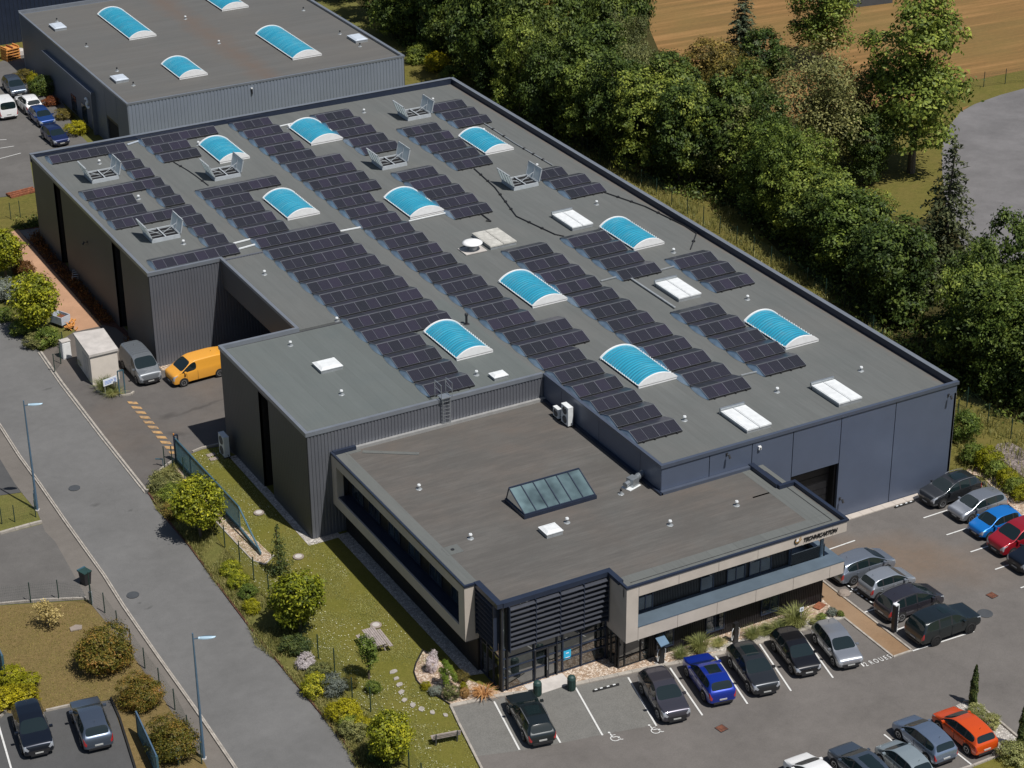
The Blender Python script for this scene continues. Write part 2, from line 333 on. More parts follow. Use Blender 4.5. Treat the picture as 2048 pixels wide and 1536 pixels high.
# ---------------------------------------------------------------- mesh helpers
class MB:
    def __init__(s): s.v = []; s.f = []; s.mi = []; s.m = []
    def mat(s, name):
        m = MAT[name] if isinstance(name, str) else name
        if m not in s.m: s.m.append(m)
        return s.m.index(m)
    def add(s, vs, fs, mat):
        k = len(s.v); s.v += [tuple(q) for q in vs]; i = s.mat(mat)
        for f in fs: s.f.append(tuple(k + q for q in f)); s.mi.append(i)
        return s
    def box(s, x0, x1, y0, y1, z0, z1, mat, M=None):
        vs = [(x0, y0, z0), (x1, y0, z0), (x1, y1, z0), (x0, y1, z0), (x0, y0, z1), (x1, y0, z1), (x1, y1, z1), (x0, y1, z1)]
        if M is not None: vs = [M @ Vector(q) for q in vs]
        return s.add(vs, [(0, 3, 2, 1), (4, 5, 6, 7), (0, 1, 5, 4), (1, 2, 6, 5), (2, 3, 7, 6), (3, 0, 4, 7)], mat)
    def prism(s, poly, z0, z1, mat, top=None):
        n = len(poly)
        a = sum(poly[i][0] * poly[(i + 1) % n][1] - poly[(i + 1) % n][0] * poly[i][1] for i in range(n))
        if a < 0: poly = poly[::-1]
        vs = [(x, y, z0) for x, y in poly] + [(x, y, z1) for x, y in poly]
        s.add(vs, [(i, (i + 1) % n, n + (i + 1) % n, n + i) for i in range(n)], mat)
        s.add([(x, y, z1) for x, y in poly], [tuple(range(n))], top or mat)
        return s.add([(x, y, z0) for x, y in poly], [tuple(range(n - 1, -1, -1))], mat)
    def sheet(s, poly, z, mat):
        n = len(poly)
        a = sum(poly[i][0] * poly[(i + 1) % n][1] - poly[(i + 1) % n][0] * poly[i][1] for i in range(n))
        if a < 0: poly = poly[::-1]
        return s.add([(x, y, z) for x, y in poly], [tuple(range(n))], mat)
    def cyl(s, p0, p1, r0, r1, mat, n=10, cap=True):
        p0, p1 = Vector(p0), Vector(p1); d = (p1 - p0)
        if d.length < 1e-6: return s
        d.normalize(); a = d.orthogonal().normalized(); b = d.cross(a)
        vs = []
        for p, r in ((p0, r0), (p1, r1)):
            for i in range(n):
                t = 2 * math.pi * i / n; vs.append(p + a * math.cos(t) * r + b * math.sin(t) * r)
        fs = [(i, (i + 1) % n, n + (i + 1) % n, n + i) for i in range(n)]
        if cap: fs += [tuple(range(n - 1, -1, -1)), tuple(range(n, 2 * n))]
        return s.add(vs, fs, mat)
    def tube(s, pts, r, mat, n=8):
        for a, b in zip(pts, pts[1:]): s.cyl(a, b, r, r, mat, n)
        return s
    def bar(s, p0, p1, w, h, mat):
        p0, p1 = Vector(p0), Vector(p1); d = p1 - p0; L = d.length; d.normalize()
        up = Vector((0, 0, 1)) if abs(d.z) < .95 else Vector((0, 1, 0))
        sx = d.cross(up).normalized(); uz = sx.cross(d)
        M = Matrix(((d.x, sx.x, uz.x, p0.x), (d.y, sx.y, uz.y, p0.y), (d.z, sx.z, uz.z, p0.z), (0, 0, 0, 1)))
        return s.box(0, L, -w / 2, w / 2, -h / 2, h / 2, mat, M)
    def lathe(s, prof, mat, n=20, c=(0, 0, 0)):
        vs = []
        for r, z in prof:
            for i in range(n):
                t = 2 * math.pi * i / n; vs.append((c[0] + r * math.cos(t), c[1] + r * math.sin(t), c[2] + z))
        fs = []
        for k in range(len(prof) - 1):
            for i in range(n): fs.append((k * n + i, k * n + (i + 1) % n, (k + 1) * n + (i + 1) % n, (k + 1) * n + i))
        fs.append(tuple(range((len(prof) - 1) * n, len(prof) * n)))
        return s.add(vs, fs, mat)
    def build(s, name, parent=None, smooth=False, org=None, world=False):
        me = bpy.data.meshes.new(name)
        vs = s.v
        if org is not None: vs = [(x - org[0], y - org[1], z - org[2]) for x, y, z in vs]
        me.from_pydata(vs, [], s.f)
        for m in s.m: me.materials.append(m)
        me.polygons.foreach_set('material_index', s.mi)
        if smooth: me.polygons.foreach_set('use_smooth', [True] * len(s.f))
        me.update()
        o = bpy.data.objects.new(name, me); COL.objects.link(o)
        if org is not None: o.location = org
        if parent is not None:
            o.parent = parent
            if world:
                o.matrix_parent_inverse = Matrix.Identity(4)
                L = parent.location
                o.location = (o.location[0] - L[0], o.location[1] - L[1], o.location[2] - L[2])
        return o
def tag(o, label, cat, group=None, kind=None):
    if label: o['label'] = label
    if cat: o['category'] = cat
    if group: o['group'] = group
    if kind: o['kind'] = kind
    return o
def thing(name, label, cat, loc=(0, 0, 0), rz=0, group=None):
    o = bpy.data.objects.new(name, None); COL.objects.link(o); o.location = loc; o.rotation_euler = (0, 0, rz)
    o.empty_display_size = .3
    return tag(o, label, cat, group)
def structure(mb, name):
    o = mb.build(name); o['kind'] = 'structure'; return o
def copy_tree(o, parent=None):
    c = o.copy(); COL.objects.link(c)
    if parent is not None: c.parent = parent
    for ch in list(o.children): copy_tree(ch, c)
    return c
ORD = ['first', 'second', 'third', 'fourth', 'fifth', 'sixth', 'seventh', 'eighth', 'ninth', 'tenth', 'eleventh', 'twelfth', 'thirteenth', 'fourteenth', 'fifteenth', 'sixteenth', 'seventeenth', 'eighteenth', 'nineteenth', 'twentieth', 'twenty-first', 'twenty-second', 'twenty-third', 'twenty-fourth', 'twenty-fifth', 'twenty-sixth', 'twenty-seventh', 'twenty-eighth', 'twenty-ninth', 'thirtieth']

# ---------------------------------------------------------------- ground
GI = [0]
def ground(name, poly, z, mat):
    GI[0] += 1
    return structure(MB().sheet(poly, -.012 if GI[0] == 1 else GI[0] * .0012, mat), name)
g = MB(); n = 24
ground('ground', [(-900, -900), (1100, -900), (1100, 1100), (-900, 1100)], -.012, 'verge_grass')
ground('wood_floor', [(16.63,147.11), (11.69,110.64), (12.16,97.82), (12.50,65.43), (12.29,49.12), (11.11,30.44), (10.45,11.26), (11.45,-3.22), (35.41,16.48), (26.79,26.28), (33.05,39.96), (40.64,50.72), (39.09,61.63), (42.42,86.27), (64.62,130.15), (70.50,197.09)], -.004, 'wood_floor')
ground('field', [(134.43,262.91), (39.74,103.17), (34.15,91.11), (33.24,79.62), (36.46,68.45), (43.68,64.25), (52.95,62.13), (57.40,64.59), (83.68,66.36), (355.54,294.19)], .0, 'hay_field')
ground('grass_clearing', [(36.92,69.09), (26.95,58.65), (25.74,45.62), (30.25,40.15), (41.70,50.10), (53.68,63.00), (67.29,64.64), (79.81,62.36), (86.35,69.11), (59.04,69.46), (45.66,67.66)], .004, 'strip_grass')
ground('turning_area', [(52.57,61.99), (55.55,63.21), (59.80,64.14), (63.48,64.51), (71.91,64.94), (84.59,59.57), (38.86,3.24), (15.94,10.12), (24.38,22.82), (28.85,32.77), (33.57,41.10), (39.92,49.54), (44.50,55.07), (49.00,59.37)], .008, 'far_asphalt')
ground('grass_strip', [(8.25,106.24), (13.99,105.00), (12.79,95.45), (12.64,66.14), (13.71,57.75), (16.79,50.79), (14.14,40.59), (12.78,31.28), (11.17,22.93), (10.32,15.38), (9.69,8.56), (10.85,4.30), (10.44,-9.32), (5.15,-14.78), (1.37,-6.55), (2.91,-0.06), (.2, -1.2), (.2, 0), (.2, 77.5), (-3, 79), (-3, 95)], .0, 'strip_grass')
ground('lawn', [(-47.25,30.42), (-46.38,31.07), (-44.61,31.57), (-43.24,31.51), (-42, 28), (-42, 16), (-40, 16), (-40, -7), (-43.48,-6.51), (-43.86,-8.27), (-44.72,-12.74), (-46.88,-24.57), (-51.49,-21.97), (-48.54,-11.87), (-48.30,-5.35), (-48.55,1.41), (-48.59,7.62), (-48.52,14.61), (-48.48,18.32), (-47.59,27.18)], .004, 'lawn_grass')
ground('road', [(-64.10,78.57), (-51.93,67.87), (-50.45,63.91), (-50.46,62.40), (-50.37,57.01), (-50.10,53.79), (-50.32,47.23), (-50.44,36.98), (-50.44,27.39), (-50.72,24.85), (-50.63,22.80), (-50.54,18.65), (-50.63,14.71), (-50.73,10.47), (-50.80,6.08), (-50.76,2.16), (-50.68,-1.36), (-50.64,-4.73), (-50.63,-7.55), (-50.83,-12.67), (-54.14,-24.86), (-59.06,-22.10), (-57.12,-5.74), (-57.07,-0.05), (-57.08,7.70), (-57.03,13.83), (-56.89,18.12), (-56.93,26.22), (-56.87,32.73), (-56.91,37.25), (-56.78,42.45), (-58.52,65.75)], .0, 'road_asphalt')
ground('pavement', [(-56.82,42.29), (-56.96,37.10), (-56.92,32.59), (-56.97,26.09), (-56.95,18.15), (-57.09,13.87), (-57.13,7.73), (-57.12,-0.02), (-57.22,-5.69), (-58.06,-14.55), (-59.49,-13.75), (-58.48,-4.49), (-58.32,3.25), (-58.40,9.54), (-58.78,15.79), (-58.46,21.50), (-58.33,24.07), (-58.52,25.72), (-58.18,28.53), (-58.32,31.88), (-58.36,33.32), (-58.22,37.56), (-58.60,52.78), (-56.88,59.19)], .004, 'side_walk')
ground('pavement_yard_side', [(-49.96,53.71), (-48.86,54.38), (-48.81,42.58), (-50.01,42.39), (-50.15,47.13)], .008, 'side_walk')
ground('left_lot', [(-63.11,47.48), (-58.22,37.56), (-58.36,33.32), (-58.35,31.89), (-59.79,32.22), (-66.92,32.30)], .0, 'dark_asphalt')
ground('left_yard', [(-71.54,27.31), (-61.39,26.81), (-58.39,26.82), (-58.52,25.72), (-58.33,24.07), (-58.46,21.50), (-58.76,15.85), (-63.97,18.04), (-73.24,19.91)], .0, 'lot_asphalt')
ground('dry_lawn', [(-70.36,18.62), (-64.00,17.93), (-58.80,15.73), (-58.40,9.54), (-58.32,3.25), (-58.48,-4.49), (-59.49,-13.75), (-63.52,-11.48), (-61.14,4.31), (-65.02,5.09), (-73.27,7.03)], .002, 'dry_grass')
ground('corner_lot', [(-76.21,7.01), (-67.60,5.73), (-67.09,6.20), (-66.76,5.66), (-64.97,5.06), (-61.15,4.26), (-62.24,-3.07), (-63.96,-12.65), (-78.81,-4.29)], .004, 'dark_asphalt')
ground('driveway', [(-50.44,27.39), (-50.44,36.98), (-50.32,47.23), (-49.96,53.71), (-46.26,56.21), (-43.95,56.24), (-42.52,56.56), (-42.5, 50), (-42.5, 46.5), (-30.6, 46.4), (-30.6, 31), (-42.6, 31), (-42.6, 28.6), (-43.33,31.29), (-44.64,31.50), (-46.38,31.07), (-47.09,30.86), (-48.26,30.21), (-49.60,28.84)], .0, 'yard_asphalt')
ground('gravel_path', [(-44.62,80.15), (-43.92,80.30), (-44.02,70.31), (-44.05,56.07), (-46.29,56.11), (-46.38,62.88), (-45.88,71.38), (-45.19,76.10)], .006, 'path_orange')
ground('planting_bed', [(-43.92,80.30), (-43.28,80.49), (-41.55,79.91), (-42.6, 76), (-42.6, 48), (-43.16,55.11), (-43.98,56.26), (-44.02,70.31)], .002, 'mulch')
ground('bed_paving', [(-43.91,80.01), (-41.82,79.65), (-42.22,77.79), (-43.83,76.26)], .006, 'side_walk')
ground('back_yard', [(-42.93,151.67), (-25.98,146.92), (-22.21,149.08), (-23.86,140.48), (-26.02,132.72), (-30.70,102.17), (-30.83,95.43), (-37.44,97.61), (-39.70,88.64), (-43.04,89.06), (-56.70,91.80)], .0, 'lot_asphalt')
ground('back_grass', [(-40.17,138.82), (-28.44,138.59), (-24.89,138.32), (-26.52,133.01), (-30.86,130.37), (-42.46,129.69)], .006, 'strip_grass')
ground('back_verge', [(-54.12,83.28), (-43.11,88.80), (-38.82,88.28), (-41.47,79.87), (-43.92,80.30), (-45.76,79.83), (-56.41,74.14)], .002, 'strip_grass')
ground('car_park', [(-44.72,-12.74), (-43.86,-8.27), (-43.48,-6.51), (-40.31,-6.93), (-35.89,-8.35), (-32.12,-8.95), (-26.00,-10.04), (-20.66,-10.28), (-17.11,-10.43), (-16.85,-8.68), (-16.0, -7.4), (-16.5, 0), (-.3, 0), (.4, -1.0), (2.64,-0.93), (1.37,-6.55), (-0.52,-20.64), (-16.42,-37.06), (-30.95,-37.90), (-46.54,-29.14)], .0, 'lane_asphalt')
#X ground('parking_bays', [(-32.12,-8.95), (-26.00,-10.04), (-20.66,-10.28), (-17.11,-10.43), (-17.12,-15.63), (-15.58,-15.62), (-13.06,-16.15), (-0.11,-20.21), (-16.42,-37.06), (-30.95,-37.90), (-46.54,-29.14), (-44.47,-11.85), (-33.80,-14.25)], .004, 'lot_asphalt')
ground('resin_bays', [(-43.52,-6.72), (-40.48,-7.25), (-35.92,-8.39), (-32.51,-9.10), (-33.67,-14.20), (-36.97,-13.47), (-39.55,-12.97), (-42.00,-12.42), (-44.41,-11.67), (-43.80,-8.30)], .008, 'resin_bay')
ground('walkway', [(-15.67,-6.00), (-15.57,-6.19), (-15.59,-15.48), (-17.01,-15.44), (-17.01,-10.29), (-16.98,-7.23)], .010, 'walk_gold')
ground('paved_ramp', [(5.82,2.09), (7.12,2.95), (8.08,2.68), (8.32,0.75), (9.94,-9.84), (6.08,-13.82), (5.42,-1.92)], .008, 'cobble')
# gravel beds
ground('gravel_bed', [(-43.81,-2.21), (-43.34,-1.54), (-42.16,-0.31), (-41.6, -3.9), (-40.3, -6.5), (-32.4, -6.5), (-32.4, -7.9), (-16.9, -7.9), (-16.86,-7.71), (-17.03,-10.21), (-20.53,-10.09), (-25.87,-9.85), (-31.98,-8.72), (-35.75,-8.12), (-37.96,-7.78), (-40.36,-7.02), (-43.33,-6.35), (-43.66,-5.46), (-44.05,-4.21), (-44.08,-3.17)], .008, 'pebble_gravel')
ground('gravel_strip', [(-41.15, 15.2), (-39.9, 15.2), (-39.9, -4.5), (-41.15, -4.2)], .010, 'grey_gravel')
ground('gravel_strip_wing', [(-43.35, 29.4), (-42.7, 29.4), (-42.7, 15.5), (-40.9, 15.5), (-40.9, 14.85), (-43.35, 14.85)], .012, 'grey_gravel')
ground('gravel_gate_track', [(-47.63,30.03), (-47.21,30.22), (-46.04,14.89), (-46.82,14.16), (-47.42,15.08), (-47.66,21.34)], .012, 'pebble_gravel')
ground('gravel_wall_foot', [(-42.6, 46.3), (-39.5, 46.3), (-39.4, 45.6), (-41.4, 45.2), (-42.6, 45.5)], .010, 'pebble_gravel')
ground('gravel_island', [(-16.96,-21.44), (-16.36,-21.37), (-15.81,-21.86), (-15.85,-24.39), (-16.04,-26.98), (-17.31,-28.43), (-17.56,-26.12), (-17.35,-24.11), (-17.09,-22.43)], .010, 'grey_gravel')
ground('island_lawn', [(-17.94,-26.56), (-16.04,-26.98), (-13.30,-33.84), (-18.78,-35.73), (-20.06,-26.66)], .012, 'lawn_grass')
ground('bed_soil', [(-28.12,-8.77), (-25.65,-9.02), (-21.44,-9.58), (-18.19,-9.42), (-17.13,-10.35), (-20.53,-10.09), (-25.81,-9.76)], .012, 'grey_gravel')
ground('vine_bed', [(2.06,0.85), (4.13,1.39), (3.95,-3.59), (3.14,-12.16), (0.05,-15.49), (1.37,-6.55), (2.83,-0.44)], .006, 'pebble_gravel')

# ---- kerbs, markings (structure)
def kerb(name, pts, w=.14, h=.12, mat='kerb_stone', z0=.045, sink=-.07):
    mb = MB()
    for a, b in zip(pts, pts[1:]):
        d = Vector((b[0] - a[0], b[1] - a[1], 0)); L = d.length; d.normalize(); k = max(1, int(L / 1.0 + .5))
        nrm = Vector((-d.y, d.x, 0)) * w / 2
        for i in range(k):
            p = Vector((*a, 0)) + d * (L * i / k + .008); q = Vector((*a, 0)) + d * (L * (i + 1) / k - .008)
            mb.prism([(p + nrm)[:2], (p - nrm)[:2], (q - nrm)[:2], (q + nrm)[:2]], z0 + sink, z0 + h, mat)
    return structure(mb, name)
kerb('kerb', [(-50.03,53.75), (-50.27,47.40), (-50.39,37.14), (-50.41,27.46)], .16, .03)
kerb('kerb', [(-50.27,53.67), (-50.52,47.13), (-50.63,36.91), (-50.64,27.34)], .10, .03)
kerb('kerb', [(-56.76,50.71), (-56.80,42.37), (-56.93,37.18), (-56.90,32.66), (-56.95,26.16), (-56.92,18.14), (-57.06,13.85), (-57.10,7.71), (-57.09,-0.04), (-57.17,-5.71), (-57.73,-13.78)], .10, .08)
kerb('kerb', [(-56.63,50.63), (-56.62,42.46), (-56.76,37.25), (-56.73,32.73), (-56.78,26.22), (-56.76,18.19), (-56.90,13.90), (-56.96,7.75), (-56.95,-0.00), (-57.03,-5.68), (-57.60,-13.76)], .09, .01)
kerb('kerb', [(-68.19,27.25), (-61.35,26.94), (-59.19,27.03), (-58.33,27.02)], .22, .12)
kerb('kerb', [(-70.36,18.62), (-63.95,18.10), (-61.23,17.12), (-58.80,15.94)], .15, .1)
kerb('kerb', [(-69.36,5.97), (-67.59,5.78), (-67.09,6.20)], .12, .1)
kerb('kerb', [(-64.97,5.06), (-63.62,4.88), (-62.48,4.71)], .14, .1)
kerb('kerb', [(-61.14,4.31), (-61.36,2.03), (-62.17,-2.89), (-63.05,-7.82)], .12, .14, 'rubber')
kerb('kerb', [(-50.44,27.39), (-49.60,28.84), (-48.26,30.21), (-47.15,30.89), (-46.85,31.07)], .12, .1)
kerb('kerb', [(-45.46,31.43), (-44.58,31.65), (-43.34,31.57)], .12, .1)
kerb('kerb', [(-48.17,46.30), (-48.31,44.66), (-47.91,43.44), (-47.09,42.87), (-46.25,42.69), (-45.90,42.99)], .15, .1)
kerb('kerb', [(-43.48,-6.51), (-43.86,-8.27), (-44.72,-12.74), (-46.08,-19.86)], .14, .1)
kerb('kerb', [(-43.48,-6.51), (-40.36,-7.02), (-37.96,-7.78)], .3, .05)
kerb('kerb', [(-35.84,-8.26), (-32.07,-8.86), (-25.93,-9.94), (-20.59,-10.19), (-17.04,-10.34)], .32, .06)
kerb('kerb', [(-17.01,-10.29), (-17.04,-15.49), (-15.56,-15.50), (-15.56,-6.06)], .13, .05)
kerb('kerb', [(-43.81,-2.21), (-44.08,-3.17), (-44.05,-4.21), (-43.66,-5.46), (-43.43,-6.41)], .07, .06, 'rubber')
kerb('kerb', [(-43.81,-2.21), (-43.29,-1.44), (-42.21,-0.27)], .07, .06, 'rubber')
kerb('kerb', [(-16.33,-21.33), (-15.77,-21.82), (-15.81,-24.35), (-15.94,-26.87)], .14, .1)
kerb('kerb', [(-21.55,-26.47), (-19.92,-26.58), (-17.94,-26.56)], .14, .1)
kerb('kerb', [(2.26,-0.45), (1.37,-6.55), (0.34,-12.78)], .1, .12, 'rubber')
kerb('kerb', [(-28.44,138.59), (-25.60,139.19)], .2, .15)
kerb('kerb', [(-47.71,21.22), (-47.47,14.96), (-46.93,14.07), (-45.95,14.84)], .06, .05, 'concrete')
kerb('kerb', [(-50.42,27.21), (-50.58,22.93), (-50.50,18.78), (-50.59,14.83), (-50.69,10.58), (-50.76,6.18), (-50.71,2.26), (-50.64,-1.27), (-50.60,-4.63), (-50.59,-7.46), (-50.79,-12.59)], .12, .05, 'mulch')
# wall-foot kerb along the hall front
kerb('kerb', [(-15.9, -.32), (-9.95, -.32), (-2.2, -.32), (1.2, -.32)], .55, .05, 'beige_panel')
road_lines = [((1340,1337),(1405,1432)), ((1151,1376),(1205,1472)), ((1256,1356),(1313,1453)), ((1430,1312),(1495,1409)), ((1517,1286),(1582,1383)), ((1598,1262),(1666,1357))]
def lines(name, segs, w, z, mat):
    mb = MB()
    for a, b in segs:
        d = Vector((b[0] - a[0], b[1] - a[1])); d.normalize(); q = Vector((-d.y, d.x)) * w / 2
        mb.sheet([(a[0] + q.x, a[1] + q.y), (a[0] - q.x, a[1] - q.y), (b[0] - q.x, b[1] - q.y), (b[0] + q.x, b[1] + q.y)], z, mat)
    return structure(mb, name)
lines('bay_line', [((-40.97,-7.39),(-41.97,-12.38)), ((-38.56,-7.80),(-39.55,-12.97)), ((-35.94,-8.56),(-37.02,-13.56)), ((-32.59,-9.24),(-33.75,-14.33)), ((-29.79,-9.65),(-30.79,-14.79)), ((-26.61,-9.88),(-27.78,-15.15)), ((-23.41,-10.03),(-24.71,-15.34)), ((-20.39,-10.17),(-21.66,-15.48)), ((-18.74,-10.18),(-19.25,-15.43)),
    ((-15.08,-8.10),(-12.96,-8.10)), ((-15.51,-10.53),(-13.03,-10.57)), ((-15.29,-13.19),(-12.62,-13.12)), ((-15.57,-15.56),(-10.79,-15.74)), ((-12.92,-3.10),(-10.54,-3.02)),
    ((-4.56,-2.94),(0.54,-2.87)), ((-4.65,-5.53),(0.10,-5.51)), ((-4.68,-8.09),(0.01,-8.10)), ((-4.72,-10.64),(0.07,-10.64)), ((-4.78,-13.24),(-0.09,-13.26)),
    ((-22.53,-21.64),(-22.41,-25.29)), ((-25.18,-21.48),(-25.09,-24.57)), ((-19.97,-24.86),(-19.95,-26.57)), ((-27.69,-21.38),(-27.54,-24.52)),
    ((-67.80,5.67),(-68.45,0.65)), ((-68.45,0.65),(-69.01,-3.44)), ((-39.81,105.38),(-37.79,104.55)), ((-40.65,102.46),(-37.68,102.26)), ((-41.63,99.05),(-37.67,99.90))], .11, .052, 'line_paint')
# dashed yellow threshold of the yard
dl = [(258,804), (263,803), (272,815), (281,827), (291,839), (302,851), (310,863), (319,875), (330,887), (341,899), (350,910)]
mb = MB()
a, b = Vector((-46.60,41.71)), Vector((-46.68,31.51)); d = (b - a); L = d.length; d.normalize(); q = Vector((-d.y, d.x))
for i in range(11):
    c = a + d * (L * (i + .5) / 11); r = random.Random(i)
    u, v = d * .24, Vector((-45.98,41.26)) - Vector((-46.63,41.73)); v = v.normalized() * .38
    mb.sheet([tuple(c + u + v), tuple(c - u + v), tuple(c - u - v), tuple(c + u - v)], .052, 'yellow_paint')
structure(mb, 'yellow_marking')
# painted text
def text_mesh(body, size, ext=0, shear=0, bold=0):
    c = bpy.data.curves.new('lettering', 'FONT'); c.body = body; c.size = size; c.extrude = ext; c.shear = shear; c.offset = bold; c.align_x = 'LEFT'
    o = bpy.data.objects.new('lettering', c); COL.objects.link(o)
    dg = bpy.context.evaluated_depsgraph_get(); me = bpy.data.meshes.new_from_object(o.evaluated_get(dg)); bpy.data.objects.remove(o); return me
def place_text(name, me, P, X, Y, mat, parent=None):
    X = Vector(X); Y = Vector(Y); Z = X.cross(Y).normalized()
    M = Matrix(((X.x, Y.x, Z.x, P[0]), (X.y, Y.y, Z.y, P[1]), (X.z, Y.z, Z.z, P[2]), (0, 0, 0, 1)))
    me.transform(M); me.materials.clear(); me.materials.append(MAT[mat])
    o = bpy.data.objects.new(name, me); COL.objects.link(o)
    if parent: o.parent = parent
    return o
ta, tb = Vector((*(-19.12,-15.50), 0)), Vector((*(-17.17,-15.54), 0))
X = (tb - ta).normalized(); Y = Vector((-X.y, X.x, 0))
me = text_mesh('2  R O U E S', .60, 0, 0, .004)
wd = max(v.co.x for v in me.vertices); k = (tb - ta).length / wd
o = place_text('bay_lettering', me, (ta.x, ta.y, .056), X * k, Y * 1.0, 'line_paint'); o['kind'] = 'structure'
# wheelchair symbols
def disabled(c, ax):
    mb = MB(); c = Vector(c); ax = Vector(ax).normalized(); ay = Vector((-ax.y, ax.x)); z = .056
    P = lambda u, v: tuple(c + ax * u + ay * v)
    def seg(p, q, w=.06):
        p, q = Vector(p), Vector(q); d = (q - p).normalized(); m_ = Vector((-d.y, d.x)) * w / 2
        mb.sheet([P(*(p + m_)), P(*(p - m_)), P(*(q - m_)), P(*(q + m_))], z, 'line_paint')
    pts = [(.12 + .27 * math.cos(t), -.12 + .27 * math.sin(t)) for t in [R_(130 + 25 * i) for i in range(11)]]
    for a, b in zip(pts, pts[1:]): seg(a, b)
    seg((-.02, .38), (.0, .0), .08); seg((0, .0), (.28, 0), .07); seg((.28, 0), (.42, -.36), .07); seg((.42, -.36), (.55, -.33), .06); seg((0, .2), (.25, .2), .05)
    mb.sheet([P(-.05 + .08 * math.cos(t), .5 + .08 * math.sin(t)) for t in [R_(45 * i) for i in range(8)]], z, 'line_paint')
    return structure(mb, 'disabled_symbol')
disabled((-36.61,-14.02), Vector((-35.40,-14.30)) - Vector((-36.61,-14.02))); disabled((-34.14,-14.57), Vector((-32.89,-14.81)) - Vector((-34.14,-14.57)))

# ---------------------------------------------------------------- buildings
def ribs(mb, p0, p1, z0, z1, pitch, dep, mat, duty=.5, back=True):
    """corrugated cladding from p0 to p1; ribs stand out to the right of the direction of travel"""
    p0 = Vector(p0); p1 = Vector(p1); d = p1 - p0; L = d.length; d.normalize(); n = Vector((d.y, -d.x))
    k = max(1, int(round(L / pitch))); p = L / k; prof = []
    for i in range(k):
        s = i * p; t = .12 * p
        prof += [(s, 0), (s + (1 - duty) * p * .5 - t, 0), (s + (1 - duty) * p * .5, dep), (s + p - (1 - duty) * p * .5, dep), (s + p - (1 - duty) * p * .5 + t, 0)]
    prof.append((L, 0))
    pts = [p0 + d * a + n * b for a, b in prof]
    vs = []; fs = []
    for q in pts: vs += [(q.x, q.y, z0), (q.x, q.y, z1)]
    for i in range(len(pts) - 1): fs.append((2 * i, 2 * i + 2, 2 * i + 3, 2 * i + 1))
    mb.add(vs, fs, mat)
    q0, q1 = p0 - n * .2, p1 - n * .2; e0, e1 = p0, p1
    for c in (0, 1):
        z = z1 if c else z0
        mb.add([(e0.x, e0.y, z), (e1.x, e1.y, z), (q1.x, q1.y, z), (q0.x, q0.y, z)], [(0, 1, 2, 3) if c else (3, 2, 1, 0)], mat)
    mb.add([(q0.x, q0.y, z0), (q0.x, q0.y, z1), (q1.x, q1.y, z1), (q1.x, q1.y, z0)], [(0, 1, 2, 3)], mat)
    mb.add([(e0.x, e0.y, z0), (e0.x, e0.y, z1), (q0.x, q0.y, z1), (q0.x, q0.y, z0)], [(0, 1, 2, 3)], mat)
    mb.add([(e1.x, e1.y, z0), (q1.x, q1.y, z0), (q1.x, q1.y, z1), (e1.x, e1.y, z1)], [(0, 1, 2, 3)], mat)
    return mb

HT = 8.3
hall = thing('factory_hall', 'large dark grey flat-roofed factory hall covered with rows of solar panels and blue vaulted skylights', 'factory')
XL, XE, XI = -42.8, -36.7, -24.5
YB, YD, YF, YH = 76.95, 46.3, 31.15, 15.55
# roof slab, sloping gently to the right
def zr(x): return 7.98 - .0055 * (x + 42.7)
def roof_sheet(polys, name, parent, zf, mat):
    mb = MB()
    for poly in polys:
        n_ = len(poly); a = sum(poly[i][0] * poly[(i + 1) % n_][1] - poly[(i + 1) % n_][0] * poly[i][1] for i in range(n_))
        if a < 0: poly = poly[::-1]
        mb.add([(x, y, zf(x)) for x, y in poly], [tuple(range(n_))], mat)
        mb.add([(x, y, zf(x) - .25) for x, y in poly], [tuple(range(n_ - 1, -1, -1))], mat)
    return mb.build(name, parent)
e = .03
roof_sheet([[(XI, e), (-e, e), (-e, YB - e), (XI, YB - e)], [(XE, YF), (XI, YF), (XI, YB - e), (XE, YB - e)], [(XL + e, YD + e), (XE, YD + e), (XE, YB - e), (XL + e, YB - e)]], 'roof', hall, zr, 'hall_membrane')
roof_sheet([[(XL + e, YH + e), (XI, YH + e), (XI, YF), (XL + e, YF - e)]], 'roof', hall, zr, 'wing_membrane')
# copings
mb = MB(); cw = .16
mb.box(XI - cw / 2, .08, -.09, cw, 8.06, HT, 'coping_blue')
mb.box(-.22, .1, cw, YB + .08, 7.4, HT, 'trim_navy'); mb.box(-.26, .12, cw + .001, YB + .1, HT, HT + .02, 'coping_grey')
mb.box(XI - cw / 2, XI + cw, cw, YH - .08, 8.06, HT, 'coping_blue')
mb.box(XL - .08, XI - cw / 2, YH - .09, YH + cw, 8.0, HT, 'coping_grey')
mb.box(XL - .08, XL + cw, YH + cw, YF - cw, 8.0, HT, 'coping_grey')
mb.box(XL - .08, XE + cw, YF - cw, YF + .09, 8.0, HT, 'coping_grey'); mb.box(XE + cw, XE + 3.1, YF - .12, YF + .02, 7.9, 8.13, 'hall_membrane')
mb.box(XE - .08, XE + cw, YF + .09, YD - .09, 8.06, HT, 'coping_grey')
mb.box(XL - .08, XE + cw, YD - .09, YD + cw, 8.0, HT, 'coping_grey')
mb.box(XL - .08, XL + cw, YD + cw, YB - cw, 8.0, HT, 'coping_grey')
mb.box(XL - .08, -.22, YB - .25, YB + .08, 7.6, HT + .05, 'trim_navy'); mb.box(XL - .1, -.22, YB - .29, YB + .1, HT + .05, HT + .07, 'coping_grey')
mb.build('coping', hall)
